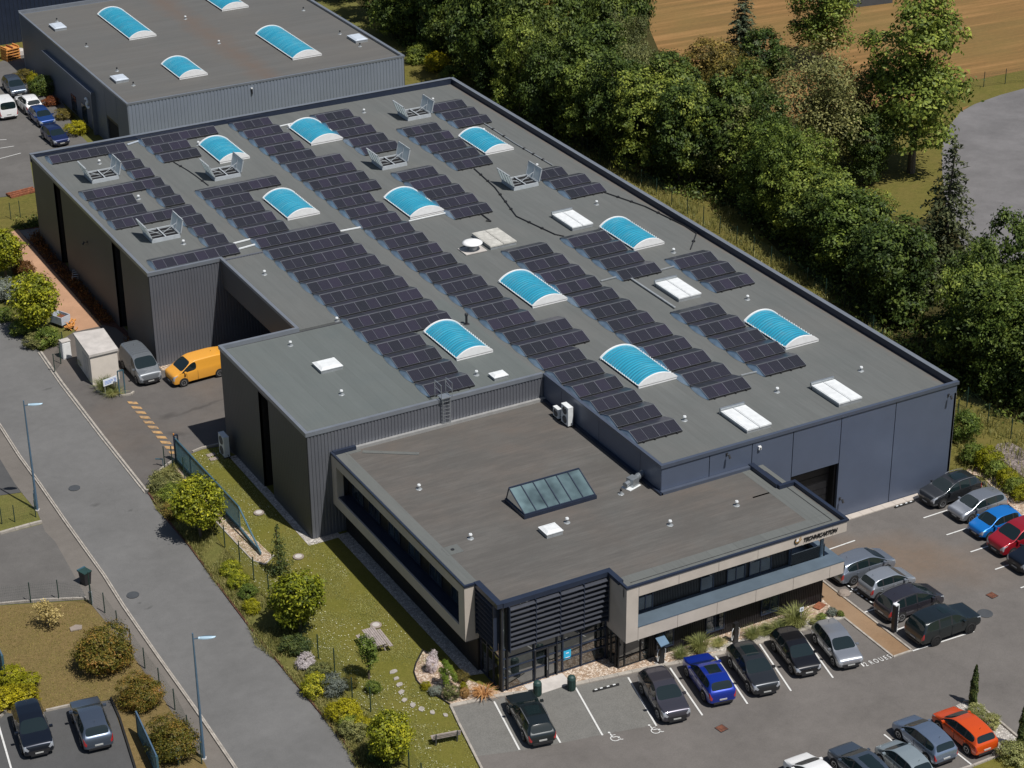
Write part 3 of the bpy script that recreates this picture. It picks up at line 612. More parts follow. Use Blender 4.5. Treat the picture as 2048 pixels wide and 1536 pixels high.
# front facade, smooth navy panels with open joints and door
mb = MB()
js = [XI, -20.75, -17.35, -14.0, -10.0, -5.35, 0]
for a, b in zip(js, js[1:]):
    z0 = 4.5 if a == -14.0 else (6.2 if a < -17.4 else 0)
    mb.box(a + .03, b - .03, 0, .2, z0, 8.06, 'clad_navy')
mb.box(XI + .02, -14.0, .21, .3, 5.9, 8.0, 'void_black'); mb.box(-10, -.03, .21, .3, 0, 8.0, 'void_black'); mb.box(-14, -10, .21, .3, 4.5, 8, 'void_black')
mb.build('wall', hall)
mb = MB(); mb.box(-17.3, -14.0, .2, .25, 0, 6.2, 'clad_navy'); mb.build('wall', hall)
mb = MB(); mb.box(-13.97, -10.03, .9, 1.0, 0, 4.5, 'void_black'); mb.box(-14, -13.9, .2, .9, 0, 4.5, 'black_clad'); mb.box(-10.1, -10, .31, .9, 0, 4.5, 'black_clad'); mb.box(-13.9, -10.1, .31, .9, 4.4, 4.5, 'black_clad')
for i in range(8): mb.box(-13.9, -10.1, .86, .9, .05 + i * .55, .56 + i * .55, 'black_clad')
mb.build('dock_door', hall)
mb = MB()
for a, b in ((.0, 2.6), (2.6, 7.9), (7.9, 13.0), (13.0, YH)): mb.box(XI, XI + .2, a + .02, b - .02, 6.15, 8.06, 'clad_navy')
mb.build('wall', hall)
mb = MB(); ribs(mb, (XL, YH), (XI, YH), 0, 8.0, .25, .045, 'clad_grey'); mb.build('wall', hall)
def slot_wall(y0, y1, slots):
    mb = MB(); cur = y1
    for s1, s0 in slots:
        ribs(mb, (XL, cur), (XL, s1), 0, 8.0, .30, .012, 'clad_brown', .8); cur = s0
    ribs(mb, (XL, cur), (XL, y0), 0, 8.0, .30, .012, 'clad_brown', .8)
    for s1, s0 in slots:
        mb.box(XL, XL + .2, s0, s1, 7.75, 8.0, 'trim_navy')
    mb.build('wall', hall)
    for s1, s0 in slots:
        w = MB(); xb = XL + .75
        w.box(xb, xb + .05, s0, s1, 0, 7.75, 'void_black')
        w.box(XL + .02, xb, s1, s1 + .04, 0, 7.75, 'black_clad'); w.box(XL + .02, xb, s0 - .04, s0, 0, 7.75, 'black_clad')
        for i in range(1, 4): w.box(xb - .05, xb, s0 + (s1 - s0) * i / 4 - .03, s0 + (s1 - s0) * i / 4 + .03, 0, 7.75, 'trim_navy')
        o = w.build('window_slot', hall)
        q = MB(); q.box(xb - .08, xb - .051, s0 + .08, s0 + (s1 - s0) * .42, 3.3, 6.1, 'interior_orange')
        for zz in (3.3, 4.2, 5.15, 6.1): q.box(xb - .11, xb - .081, s0 + .05, s0 + (s1 - s0) * .45, zz - .05, zz + .05, 'black_clad')
        q.build('window', hall)
slot_wall(YD, YB, [(70.55, 68.6), (55.1, 53.0)])
slot_wall(YH, YF, [(24.0, 22.2)])
mb = MB(); ribs(mb, (XL, YD), (XE + 5.4, YD), 0, 8.0, .25, .045, 'clad_grey'); mb.build('wall', hall)
mb = MB(); mb.box(XE, XE + .25, YF + .1, YD - .06, 5.78, 8.06, 'clad_brown'); mb.build('fascia', hall)
mb = MB()
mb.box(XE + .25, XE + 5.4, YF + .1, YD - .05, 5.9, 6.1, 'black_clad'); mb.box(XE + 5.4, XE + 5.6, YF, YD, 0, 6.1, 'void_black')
for k in range(3):
    y = 33.2 + k * 4.4; mb.box(XE + 5.3, XE + 5.4, y, y + 3.2, .1, 4.2, 'black_clad')
    for j in range(6): mb.box(XE + 5.26, XE + 5.3, y + .05, y + 3.15, .15 + j * .68, .78 + j * .68, 'plastic_black')
mb.build('dock_door', hall)
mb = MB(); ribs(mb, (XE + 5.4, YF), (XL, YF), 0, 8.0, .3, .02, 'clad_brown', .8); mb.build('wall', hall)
mb = MB(); ribs(mb, (0, YB), (XL, YB), 0, 8.0, .3, .03, 'clad_grey'); mb.build('wall', hall)
mb = MB(); ribs(mb, (0, 0), (0, YB), 0, 7.4, .3, .03, 'clad_grey'); mb.build('wall', hall)
# wall lamps and cameras on the walls
def wall_lamp(P, n, label):
    t = thing('wall_lamp', label, 'lamp', P, math.atan2(n[1], n[0]), 'small lamps and cameras on the walls')
    MB().box(0, .06, -.07, .07, -.1, .1, 'plastic_black').bar((.05, 0, 0), (.3, 0, .05), .03, .03, 'galv').build('bracket', t)
    MB().cyl((.28, 0, .08), (.42, 0, -.16), .07, .09, 'plastic_black', 8).build('lamp_head', t)
wall_lamp((-19.4, 0, 7.75), (0, -1), 'small black lamp high on the navy wall, left of the white camera box')
wall_lamp((-.75, 0, 7.4), (0, -1), 'small black lamp near the top right corner of the navy front wall')
wall_lamp((-9.7, 0, 1.6), (0, -1), 'small dark lamp low on the navy wall right beside the open dock door')
wall_lamp((XL, 62.0, 5.2), (-1, 0), 'small dark lamp on the shaded left wall between the two tall window slots')
t = thing('wall_box', 'small white camera box on the navy wall right of the double lamp', 'camera', (-16.8, 0, 7.55)); MB().box(-.1, .1, -.16, 0, -.12, .12, 'white_paint').build('housing', t); MB().cyl((0, -.16, 0), (0, -.22, -.03), .05, .05, 'plastic_black').build('lens', t)

# ---- office block
ZO = 6.45
off = thing('office_building', 'two-storey office block with beige framed facades, grey-brown flat roof and black louvred glass entrance', 'office building')
A = [(-41.1, YH), (-41.1, -4.0), (-40.2, -4.0), (-40.1, -6.75), (-32.55, -6.75), (-32.65, -9.0), (-16.2, -9.0), (-16.2, -3.3), (-17.35, -3.3), (-17.35, 0), (XI, 0), (XI, YH)]
mb = MB(); mb.sheet(A, 6.2, 'office_membrane'); mb.build('roof', off)
mb = MB()
for p in ([(-40.85, 15.3), (-40.85, -3.7), (-40.0, -3.7), (-40.0, 15.3)], [(-32.4, -8.75), (-16.5, -8.75), (-16.5, -7.5), (-32.4, -7.5)], [(-18.3, -7.49), (-16.5, -7.49), (-16.5, -.1), (-18.3, -.1)]):
    mb.sheet(p, 6.208, 'upstand_membrane')
mb.build('roof_strip', off)
def coping(mb, pts, w, z0, z1, mat):
    for a, b in zip(pts, pts[1:]):
        a = Vector((*a, (z0 + z1) / 2)); b = Vector((*b, (z0 + z1) / 2)); d = (b - a).normalized()
        mb.bar(a, b, w, z1 - z0, mat)
mb = MB()
mb.box(-41.16, -41.01, -4.06, YH - .06, 6.31, ZO, 'trim_navy'); mb.box(-41.01, -40.4, -4.06, -3.91, 6.31, ZO, 'trim_navy')
mb.box(-40.4, -40.0, -6.9, -3.9, 6.15, ZO + .02, 'trim_navy'); mb.box(-40.0, -32.4, -6.95, -6.55, 6.15, ZO + .02, 'trim_navy')
mb.box(-32.75, -32.4, -8.2, -6.951, 6.2, ZO + .02, 'trim_navy'); mb.box(-32.72, -32.55, -9.06, -8.2, 6.31, ZO, 'trim_navy')
mb.box(-32.55, -16.1, -9.06, -8.91, 6.31, ZO, 'trim_navy'); mb.box(-16.35, -16.1, -8.91, -3.2, 6.2, ZO + .03, 'trim_navy')
mb.box(-17.5, -16.35, -3.45, -3.2, 6.2, ZO + .03, 'trim_navy'); mb.box(-17.6, -17.2, -3.2, -.02, 6.2, ZO + .06, 'trim_navy')
mb.box(-41.0, -39.3, YH - .28, YH - .05, 6.2, 6.5, 'trim_navy')
mb.build('coping', off)
mb = MB(); mb.box(-39.3, XI, YH - .3, YH - .05, 6.2, 6.42, 'flashing'); mb.box(XI - .1, -17.6, -.28, -.02, 6.2, 6.42, 'coping_blue'); mb.box(XI - .22, XI, -.28, YH - .3, 6.2, 6.36, 'trim_navy')
mb.build('flashing', off)
# upper storey frames
mb = MB()
mb.box(-41.1, -41.0, -4.0, 15.4, 6.18, 6.31, 'beige_panel'); mb.box(-41.0, -40.4, -4.0, -3.92, 6.18, 6.31, 'beige_panel')
mb.box(-41.1, -40.7, -3.2, 14.75, 5.6, 6.18, 'beige_panel'); mb.box(-41.1, -40.1, -3.2, 14.75, 2.4, 3.2, 'beige_panel')
mb.box(-41.1, -40.15, -4.0, -3.2, 2.4, 6.18, 'beige_panel'); mb.box(-41.1, -40.6, 14.75, YH - .06, 2.4, 6.18, 'beige_panel')
mb.build('facade_frame', off)
mb = MB()
mb.box(-32.65, -16.2, -9.0, -8.92, 6.18, 6.31, 'beige_panel'); mb.box(-32.65, -32.57, -8.92, -8.2, 6.18, 6.31, 'beige_panel')
cuts = [-32.65, -31.78, -28.9, -25.98, -23.05, -20.17, -17.31, -16.2]
for a, b in zip(cuts, cuts[1:]):
    mb.box(a + (.012 if a > -32 else 0), b - (.012 if b < -17 else 0), -9.0, -8.6, 5.55, 6.18, 'beige_panel')
    mb.box(a + (.012 if a > -32 else 0), b - (.012 if b < -17 else 0), -9.0, -8.7, 2.4, 3.3, 'beige_panel')
mb.box(-32.65, -31.8, -9.0, -8.7, 3.3, 5.55, 'beige_panel')
mb.box(-32.65, -32.35, -8.7, -6.7, 2.4, 6.18, 'beige_panel')
mb.box(-16.5, -16.2, -8.6, -3.3, 5.6, 6.18, 'beige_panel'); mb.box(-16.5, -16.2, -8.7, -3.3, 2.4, 3.3, 'beige_panel')
mb.build('facade_frame', off)
mb = MB(); mb.box(-41.0, -40.0, -3.2, 14.75, 3.2, 3.26, 'trim_navy'); mb.build('ledge', off)  # shade painted in: left ledge dark navy, unlike the blue-grey front ledge
mb = MB()
mb.box(-31.8, -19.6, -9.02, -7.55, 3.3, 3.36, 'ledge_metal'); mb.box(-19.6, -16.18, -9.02, -7.9, 3.3, 3.36, 'ledge_metal'); mb.box(-16.9, -16.18, -7.9, -5.6, 3.3, 3.36, 'ledge_metal')
mb.build('ledge', off)
mb = MB(); mb.box(-32.35, -16.5, -8.7, -8.1, 2.4, 2.6, 'plastic_grey'); mb.box(-32.35, -16.5, -8.1, -3.3, 2.4, 2.5, 'black_clad'); mb.box(-40.9, -40.1, -4, 15.4, 2.35, 2.4, 'plastic_grey'); mb.build('soffit', off)
mb = MB(); ribs(mb, (-31.8, -7.6), (-19.6, -7.6), 3.36, 6.15, .12, .03, 'black_clad')
mb.build('wall', off); mb = MB(); ribs(mb, (-40.15, 14.9), (-40.15, -4.0), 3.26, 6.15, .12, .03, 'black_clad'); mb.build('wall', off); MB().box(-19.8, -19.6, -7.6, -3.5, 2.5, 6.15, 'black_clad').build('wall', off); MB().box(-19.6, -16.5, -3.5, -3.35, 2.5, 6.2, 'black_clad').build('wall', off)
mb = MB()
ribs(mb, (-30.3, -8.1), (-17.1, -8.1), 0, 2.45, .14, .035, 'black_clad'); ribs(mb, (-40.25, YH - .1), (-40.25, -4.0), 0, 2.4, .14, .03, 'black_clad')
mb.build('wall', off); mb = MB(); ribs(mb, (-17.1, -8.1), (-17.1, 0), 0, 2.45, .14, .03, 'black_clad'); mb.build('wall', off)
def window(x0, x1, y, z0, z1, parent, axis='x', mull=0):
    o = MB()
    B_ = (lambda a, b, c, d, e_, f_, m_: o.box(a, b, c, d, e_, f_, m_)) if axis == 'x' else (lambda a, b, c, d, e_, f_, m_: o.box(c, d, a, b, e_, f_, m_))
    B_(x0, x1, y - .07, y, z0, z0 + .07, 'trim_navy'); B_(x0, x1, y - .07, y, z1 - .07, z1, 'trim_navy')
    B_(x0, x0 + .07, y - .07, y, z0 + .07, z1 - .07, 'trim_navy'); B_(x1 - .07, x1, y - .07, y, z0 + .07, z1 - .07, 'trim_navy')
    for i in range(mull):
        xm = x0 + (x1 - x0) * (i + 1) / (mull + 1); B_(xm - .035, xm + .035, y - .06, y, z0 + .07, z1 - .07, 'trim_navy')
    f = o.build('window', parent)
    q = MB(); (q.box(x0 + .07, x1 - .07, y - .03, y - .01, z0 + .07, z1 - .07, 'window_glass') if axis == 'x' else q.box(y - .03, y - .01, x0 + .07, x1 - .07, z0 + .07, z1 - .07, 'window_glass')); q.build('pane', f)
for a, b, k in ((-31.0, -29.9, 1), (-26.4, -25.4, 0), (-24.4, -23.0, 1), (-22.7, -21.0, 1)): window(a, b, -7.64, 3.4, 5.5, off, 'x', k)
for a in (-2.2, .8, 3.8, 6.8, 9.8, 12.4): window(a, a + 1.7, -40.19, 3.4, 5.5, off, 'y', 1)
for a, b in ((-29.9, -28.6), (-26.2, -24.8), (-22.0, -20.6)): window(a, b, -8.14, .5, 2.2, off, 'x', 1)
# terrace
mb = MB(); mb.box(-19.6, -16.5, -8.6, -3.5, 2.6, 2.66, 'ledge_metal'); mb.build('terrace_floor', off)
mb = MB(); mb.box(-19.55, -16.95, -7.86, -7.84, 3.36, 4.2, 'clear_glass'); mb.box(-19.6, -19.56, -7.85, -7.8, 2.66, 5.6, 'trim_navy'); mb.bar((-19.55, -7.85, 4.22), (-16.93, -7.85, 4.22), .05, .04, 'galv'); mb.build('railing', off)
mb = MB(); mb.cyl((-17.2, -7.85, 3.36), (-17.2, -7.85, 5.6), .13, .13, 'ledge_metal', 14); mb.build('column', off)
mb = MB(); mb.box(-19.5, -16.6, -3.56, -3.5, 2.7, 5.6, 'window_glass'); mb.box(-19.86, -19.8, -7.5, -3.6, 2.7, 5.6, 'window_glass'); mb.build('window', off)
# company sign
sg = thing('sign_group', None, None); bpy.data.objects.remove(sg)
me = text_mesh('TECHNICARTON', .42, .02, .28, .012)
P0, P1 = Vector((-19.62, -9.045, 5.78)), Vector((-16.95, -9.045, 5.78)); k = (P1 - P0).length / max(v.co.x for v in me.vertices)
sign = place_text('sign', me, P0, Vector((k, 0, 0)), Vector((0, 0, .92)), 'sign_black', off)
mb = MB()
def disc(mb, cx, cz, r0, r1, a0, a1, y, mat, n=14):
    vs = []; fs = []
    for i in range(n + 1):
        t = R_(a0 + (a1 - a0) * i / n)
        for r in (r0, r1):
            for yy in (y, y + .03): vs.append((cx + r * math.cos(t), yy, cz + r * math.sin(t)))
    for i in range(n):
        b = i * 4; c = b + 4
        fs += [(b, b + 2, c + 2, c), (b + 1, c + 1, c + 3, b + 3), (b, c, c + 1, b + 1), (b + 2, b + 3, c + 3, c + 2)]
    mb.add(vs, fs, mat)
disc(mb, -20.1, 5.98, .16, .22, 120, 330, -9.05, 'sign_black'); disc(mb, -20.1, 5.98, .10, .15, 100, 340, -9.05, 'gold')
mb.box(-20.16, -19.98, -9.05, -9.02, 5.94, 6.06, 'sign_white')
mb.bar((-20.05, -9.04, 5.9), (-19.8, -9.04, 6.2), .03, .04, 'gold'); mb.bar((-19.98, -9.04, 5.86), (-19.75, -9.04, 6.05), .03, .035, 'gold')
mb.build('emblem', sign)
# entrance glazing
mb = MB(); mb.box(-40.0, -32.65, -6.68, -6.64, .1, 6.15, 'facade_glass'); mb.box(-40.06, -40.02, -6.6, -4.0, .1, 6.15, 'facade_glass')
mb.box(-32.6, -30.35, -8.07, -8.04, .1, 2.4, 'facade_glass'); mb.box(-32.66, -32.62, -8.0, -6.75, .1, 2.4, 'facade_glass'); mb.build('glazing', off)
mb = MB()
for x_ in (-40.0, -37.82, -36.2, -35.8, -34.48, -32.72): mb.box(x_ - .04, x_ + .04, -6.78, -6.68, 0, 6.15, 'trim_navy')
mb.box(-40.1, -40.0, -6.8, -6.6, 0, 6.2, 'plastic_black'); mb.box(-39.75, -39.62, -6.78, -6.68, 0, 6.15, 'plastic_black')
for z_ in (.05, .95, 1.62, 2.32, 3.0): mb.box(-39.96, -32.72, -6.74, -6.685, z_ - .035, z_ + .035, 'trim_navy')
for y_ in (-6.5, -5.7, -4.9, -4.1): mb.box(-40.12, -40.04, y_ - .04, y_ + .04, 0, 6.15, 'trim_navy')
for z_ in (.05, 2.32): mb.box(-40.11, -40.05, -6.5, -4.0, z_ - .035, z_ + .035, 'trim_navy')
for x_ in (-32.6, -32.15, -31.0, -30.35): mb.box(x_ - .04, x_ + .04, -8.14, -8.07, 0, 2.4, 'plastic_black')
for z_ in (.05, .75): mb.box(-32.6, -30.35, -8.12, -8.08, z_ - .03, z_ + .03, 'plastic_black')
for y_ in (-7.9, -7.3, -6.85): mb.box(-32.72, -32.66, y_ - .04, y_ + .04, 0, 2.4, 'plastic_black')
mb.build('mullions', off)
mb = MB()
for x_ in (-37.78, -36.94, -36.86, -36.24): mb.box(x_ - .04, x_ + .04, -6.84, -6.785, .02, 2.3, 'plastic_black')
mb.box(-37.74, -36.98, -6.82, -6.79, 2.2, 2.3, 'plastic_black'); mb.box(-36.86, -36.2, -6.82, -6.79, 2.2, 2.3, 'plastic_black'); dr = mb.build('door', off)
MB().bar((-36.98, -6.92, .7), (-36.98, -6.92, 1.6), .03, .03, 'galv').build('handle', dr)
mb = MB(); mb.box(-35.72, -35.2, -6.73, -6.70, .86, 1.5, 'sign_cyan'); mb.box(-35.56, -35.36, -6.745, -6.731, 1.3, 1.36, 'sign_white'); mb.box(-35.6, -35.3, -6.745, -6.731, .98, 1.02, 'sign_white'); mb.build('poster', off)
# louvre screen
bays = [(-39.6, -37.86), (-37.8, -36.16), (-36.1, -34.5), (-34.44, -32.75)]
for bi, (a, b) in enumerate(bays):
    for i in range(9):
        z = 5.98 - i * .355
        M = Matrix.Translation((0, -6.98, z)) @ Matrix.Rotation(R_(17), 4, 'X')
        o = MB().box(a, b, -.15, .15, -.014, .014, 'louvre_metal', M).build('louvre', off)
for i in range(9):
    z = 5.98 - i * .355
    M = Matrix.Translation((-40.32, 0, z)) @ Matrix.Rotation(R_(-17), 4, 'Y')
    MB().box(-.15, .15, -6.4, -4.15, -.014, .014, 'louvre_metal', M).build('louvre', off)
mb = MB()
for x_ in (-39.63, -37.83, -36.13, -34.47, -32.74): MB().box(x_ - .025, x_ + .025, -7.08, -6.8, 2.9, 6.15, 'trim_navy').build('louvre_post', off)
for y_ in (-6.43, -4.12): MB().box(-40.45, -40.13, y_ - .025, y_ + .025, 2.9, 6.15, 'trim_navy').build('louvre_post', off)
mb = MB(); mb.box(-38.6, -35.9, -8.1, -6.85, .0, .05, 'concrete'); mb.build('doorstep', off)

# ---- white rooftop glazed ridge on the office
lt = thing('glazed_rooflight', 'dark-framed glazed ridge skylight with six tilted panes on the office roof', 'skylight', (-31.2, 2.8, 6.2))
x0, x1 = -2.62, 2.62; ya, yb, yr, zb, zt = -1.25, 1.2, .85, .28, 1.2
mb = MB(); mb.box(x0 - .08, x1 + .08, ya - .1, yb + .08, 0, .26, 'trim_navy'); mb.build('base', lt)
def quad(mb, a, b, c, d, mat, t=.02):
    a, b, c, d = map(Vector, (a, b, c, d)); n_ = (b - a).cross(c - a).normalized() * t
    mb.add([a, b, c, d, a - n_, b - n_, c - n_, d - n_], [(0, 1, 2, 3), (7, 6, 5, 4), (0, 4, 5, 1), (1, 5, 6, 2), (2, 6, 7, 3), (3, 7, 4, 0)], mat)
for i in range(6):
    a, b = x0 + (x1 - x0) * i / 6 + .03, x0 + (x1 - x0) * (i + 1) / 6 - .03
    mb = MB(); quad(mb, (a, ya, zb), (b, ya, zb), (b, yr, zt), (a, yr, zt), 'lantern_glass'); mb.build('pane', lt)
mb = MB(); quad(mb, (x1, yb, zb), (x0, yb, zb), (x0, yr, zt), (x1, yr, zt), 'lantern_glass')
for xx in (x0, x1): mb.add([(xx, ya, zb), (xx, yb, zb), (xx, yr, zt)], [(0, 1, 2)], 'lantern_glass')
mb.build('pane', lt)
mb = MB()
for i in range(7):
    xx = x0 + (x1 - x0) * i / 6; mb.bar((xx, ya, zb + .02), (xx, yr, zt + .02), .06, .06, 'trim_navy'); mb.bar((xx, yb, zb), (xx, yr, zt), .06, .06, 'trim_navy')
mb.bar((x0, ya, zb), (x1, ya, zb), .1, .1, 'trim_navy'); mb.bar((x0, yr, zt + .02), (x1, yr, zt + .02), .1, .08, 'trim_navy'); mb.bar((x0, yb, zb), (x1, yb, zb), .1, .1, 'trim_navy')
mb.build('glazing_bars', lt)

# ---- second hall behind
h2 = thing('warehouse', 'grey ribbed warehouse with flat roof and blue vaults behind the big hall', 'warehouse')
X0, X1, Y0, Y1, Z2 = -28.95, 1.45, 90.9, 126.9, 6.5
mb = MB(); mb.sheet([(X0 + .05, Y0 + .05), (X1 - .05, Y0 + .05), (X1 - .05, Y1 - .05), (X0 + .05, Y1 - .05)], 6.25, 'far_membrane'); mb.build('roof', h2)
mb = MB(); ribs(mb, (X0, Y0), (X1, Y0), 0, 6.3, .36, .05, 'clad_bluegrey'); mb.build('wall', h2)
mb = MB(); ribs(mb, (X1, Y0), (X1, Y1), 0, 6.3, .36, .05, 'clad_bluegrey'); mb.build('wall', h2)
mb = MB(); ribs(mb, (X1, Y1), (X0, Y1), 0, 6.3, .36, .05, 'clad_bluegrey'); mb.build('wall', h2)
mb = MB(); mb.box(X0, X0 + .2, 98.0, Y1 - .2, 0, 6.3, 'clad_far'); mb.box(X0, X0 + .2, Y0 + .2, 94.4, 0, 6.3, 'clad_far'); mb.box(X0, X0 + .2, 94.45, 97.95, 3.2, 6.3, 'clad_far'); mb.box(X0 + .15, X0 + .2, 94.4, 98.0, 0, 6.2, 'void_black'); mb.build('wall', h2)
mb = MB(); mb.box(X0 + .9, X0 + 1, 94.4, 98.0, 0, 3.2, 'void_black'); mb.box(X0 + .02, X0 + .14, 94.5, 97.9, 2.9, 3.2, 'black_clad'); mb.build('dock_door', h2)
mb = MB(); mb.box(X0 - .45, X0, 101.3, 117.8, 4.2, 4.6, 'clad_far'); mb.box(X0 - .45, X0, 101.3, 101.6, 0, 4.2, 'clad_far'); mb.box(X0 - .06, X0 - .01, 101.6, 117.8, 0, 4.2, 'clad_far')
for y_ in (104.5, 108, 19.5): mb.box(X0 - .12, X0 - .061, y_, y_ + 1.6, .2, 2.1, 'window_glass')
mb.build('canopy', h2)
mb = MB(); mb.box(X0 - .07, X1 + .07, Y0 - .07, Y0 + .14, 6.3, Z2, 'coping_grey'); mb.box(X0 - .07, X0 + .14, Y0 + .14, Y1 - .2, 6.3, Z2, 'coping_grey'); mb.box(X1 - .25, X1 + .07, Y0 + .14, Y1 - .2, 6.3, Z2, 'coping_grey'); mb.box(X0 - .07, X1 + .07, Y1 - .2, Y1 + .07, 6.3, Z2 + .15, 'coping_grey'); mb.build('coping', h2)
mb = MB()
for k, (yy, zz) in enumerate(((102.9, 3.3), (102.5, 2.9))):
    for j in range(8):
        t = R_(20 + j * 28 + 180 * k); r = .34 + .02 * j
        mb.cyl((X0 - .52, yy + r * math.cos(t), zz + r * math.sin(t) * .7), (X0 - .49, yy + r * math.cos(t + .4), zz + r * math.sin(t + .4) * .7), .10, .10, 'sign_white', 6)
mb.build('emblem', h2)
mb = MB(); mb.cyl((-15.8, Y0 - .1, 5.8), (-15.8, Y0 - .1, 5.3), .07, .1, 'plastic_black', 8).cyl((-15.8, Y0 - .1, 5.9), (-15.8, Y0 - .1, 5.8), .1, .1, 'white_paint', 8); mb.build('wall_lamp', h2)
# ---- third building in the corner
h3 = thing('storage_building', 'dark navy building in the top left corner behind the warehouse', 'building')
bx0, by0 = 0, 0
mb = MB(); ribs(mb, (-52.0, 136.5), (0.0, 136.5), 0, 9.5, .5, .06, 'trim_navy'); mb.build('wall', h3)
mb = MB(); ribs(mb, (-52.0, 165), (-52.0, 136.5), 0, 9.5, .5, .06, 'trim_navy'); mb.build('wall', h3)
mb = MB(); mb.sheet([(-52, 136.6), (0, 136.6), (0, 165), (-52, 165)], 9.45, 'far_membrane'); mb.build('roof', h3)
mb = MB(); mb.box(-52.1, 0, 136.4, 136.75, 9.5, 9.75, 'coping_grey'); mb.build('coping', h3)
mb = MB(); mb.box(-40.5, -37, 136.35, 136.42, 0, 5, 'black_clad'); mb.box(-35.2, -33.6, 136.35, 136.42, 0, 8, 'clad_far'); mb.build('door', h3)
# ---- white slatted greenhouse roof at the top
gh = thing('field_shed', 'white striped low roof of a shed beyond the mown field', 'shed', (*(68.20,97.89), 0), R_(-8))
mb = MB()
for i in range(7): mb.box(-3.2, 3.2, .2 + i * .42, .2 + i * .42 + .3, .9 + .1 * i, 1.0 + .1 * i, 'white_paint')
mb.box(-3.2, 3.2, .1, 3.2, .0, .85, 'plastic_grey'); mb.build('roof', gh)
# ---- transformer kiosk
A_, B_, C_, D_ = (-48.42,45.57), (-46.01,45.64), (-45.76,49.87), (-48.20,50.19)
ks = thing('transformer_kiosk', 'pale beige concrete transformer kiosk beside the grey van', 'kiosk')
cx = sum(p[0] for p in (A_, B_, C_, D_)) / 4; cy = sum(p[1] for p in (A_, B_, C_, D_)) / 4
ins = [(cx + (p[0] - cx) * .93, cy + (p[1] - cy) * .95) for p in (A_, B_, C_, D_)]
MB().prism(ins, 0, 2.55, 'shed_render').build('wall', ks); MB().prism([A_, B_, C_, D_], 2.55, 2.75, 'concrete').build('roof', ks)
v0, v1 = Vector(ins[0]), Vector(ins[3]); n_ = Vector((-1, 0)); d_ = (v1 - v0)
mb = MB()
for f0, f1 in ((.18, .34), (.36, .52)):
    a, b = v0 + d_ * f0, v0 + d_ * f1; mb.prism([(a.x - .03, a.y), (a.x, a.y), (b.x, b.y), (b.x - .03, b.y)], .1, 2.1, 'concrete')
mb.build('door', ks)
p = (-48.54,51.71); cb = thing('meter_cabinet', 'small white electric cabinet beside the beige kiosk', 'cabinet', (*p, 0), R_(5))
MB().box(-.35, .35, -.28, .28, 0, 1.5, 'white_paint').box(-.39, .39, -.32, .32, 1.5, 1.58, 'concrete').build('housing', cb); MB().box(-.3, .3, -.31, -.281, .1, 1.4, 'white_paint').build('door', cb)

# ---------------------------------------------------------------- solar rows
def module_mesh(w, L):
    mb = MB(); t = .03; f = .009
    mb.box(f, w - f, f, L - f, 0, t, 'solar_cell')
    mb.box(0, w, 0, f, 0, t + .004, 'panel_frame'); mb.box(0, w, L - f, L, 0, t + .004, 'panel_frame')
    mb.box(0, f, f, L - f, 0, t + .004, 'panel_frame'); mb.box(w - f, w, f, L - f, 0, t + .004, 'panel_frame')
    o = mb.build('panel'); me = o.data; bpy.data.objects.remove(o); return me
PW = .885
LF, LB = math.hypot(1.08, .33), math.hypot(1.12, .33)
AF, AB = math.atan2(.33, 1.08), -math.atan2(.33, 1.12)
MF, MBk = module_mesh(PW - .012, LF), module_mesh(PW - .012, LB)
def gable_mesh(sgn):
    mb = MB(); yz = [(0, .06), (.3, .16), (.7, .30), (1.08, .42), (1.2, .42), (1.6, .31), (2.0, .19), (2.4, .06)]; vs = []; fs = []
    for y, z in yz:
        o_ = .17 * math.sin(math.pi * min(1, max(0, y / 2.4))) ** .8; vs += [(0, y, z), (sgn * o_, y, 0), (0, y, 0)]
    for i in range(len(yz) - 1):
        a = 3 * i; fs += [(a, a + 1, a + 4, a + 3), (a + 1, a + 2, a + 5, a + 4), (a + 2, a, a + 3, a + 5)]
    if sgn > 0: fs = [f[::-1] for f in fs]
    mb.add(vs, fs, 'gable_plate')
    o = mb.build('side_plate'); me = o.data; bpy.data.objects.remove(o); return me
GM2 = gable_mesh(1)
GM = gable_mesh(-1)
FR = {}
def frame_mesh(n):
    if n in FR: return FR[n]
    mb = MB(); W_ = n * PW
    mb.box(0.03, W_ - .03, .02, .10, -.02, .05, 'plastic_black'); mb.box(.03, W_ - .03, 2.3, 2.4, -.02, .05, 'plastic_black')
    k = 0
    while k <= n:
        x = k * PW - .006
        mb.bar((x, .02, .118), (x, 1.13, .457), .03, .035, 'panel_frame'); mb.bar((x, 1.17, .457), (x, 2.33, .12), .03, .035, 'panel_frame')
        k += 2
    for k in range(n): 
        mb.box(k * PW + .4, k * PW + .5, -.07, .06, -.02, .1, 'plastic_black')
    mb.box(.03, W_ - .03, 1.1, 1.2, .3, .4, 'plastic_black')
    o = mb.build('frame'); FR[n] = o.data; bpy.data.objects.remove(o); return FR[n]
BLK = {'A1': 'at the back left roof corner', 'A2': 'in the leftmost solar column', 'A4': 'between the two left-edge hatches',
       'B': 'in the group behind the second hatch', 'B4': 'in the wide second column', 'C': 'in the longest, middle column',
       'D': 'behind the central hatch', 'E': 'behind the mushroom fan', 'F': 'left of the back right vault',
       'G': 'beside the rearmost open hatch', 'H': 'beside the rightmost open hatch', 'I': 'in the front centre column',
       'J': 'behind the front right column', 'K': 'nearest the right parapet', 'L': 'in the front right column'}
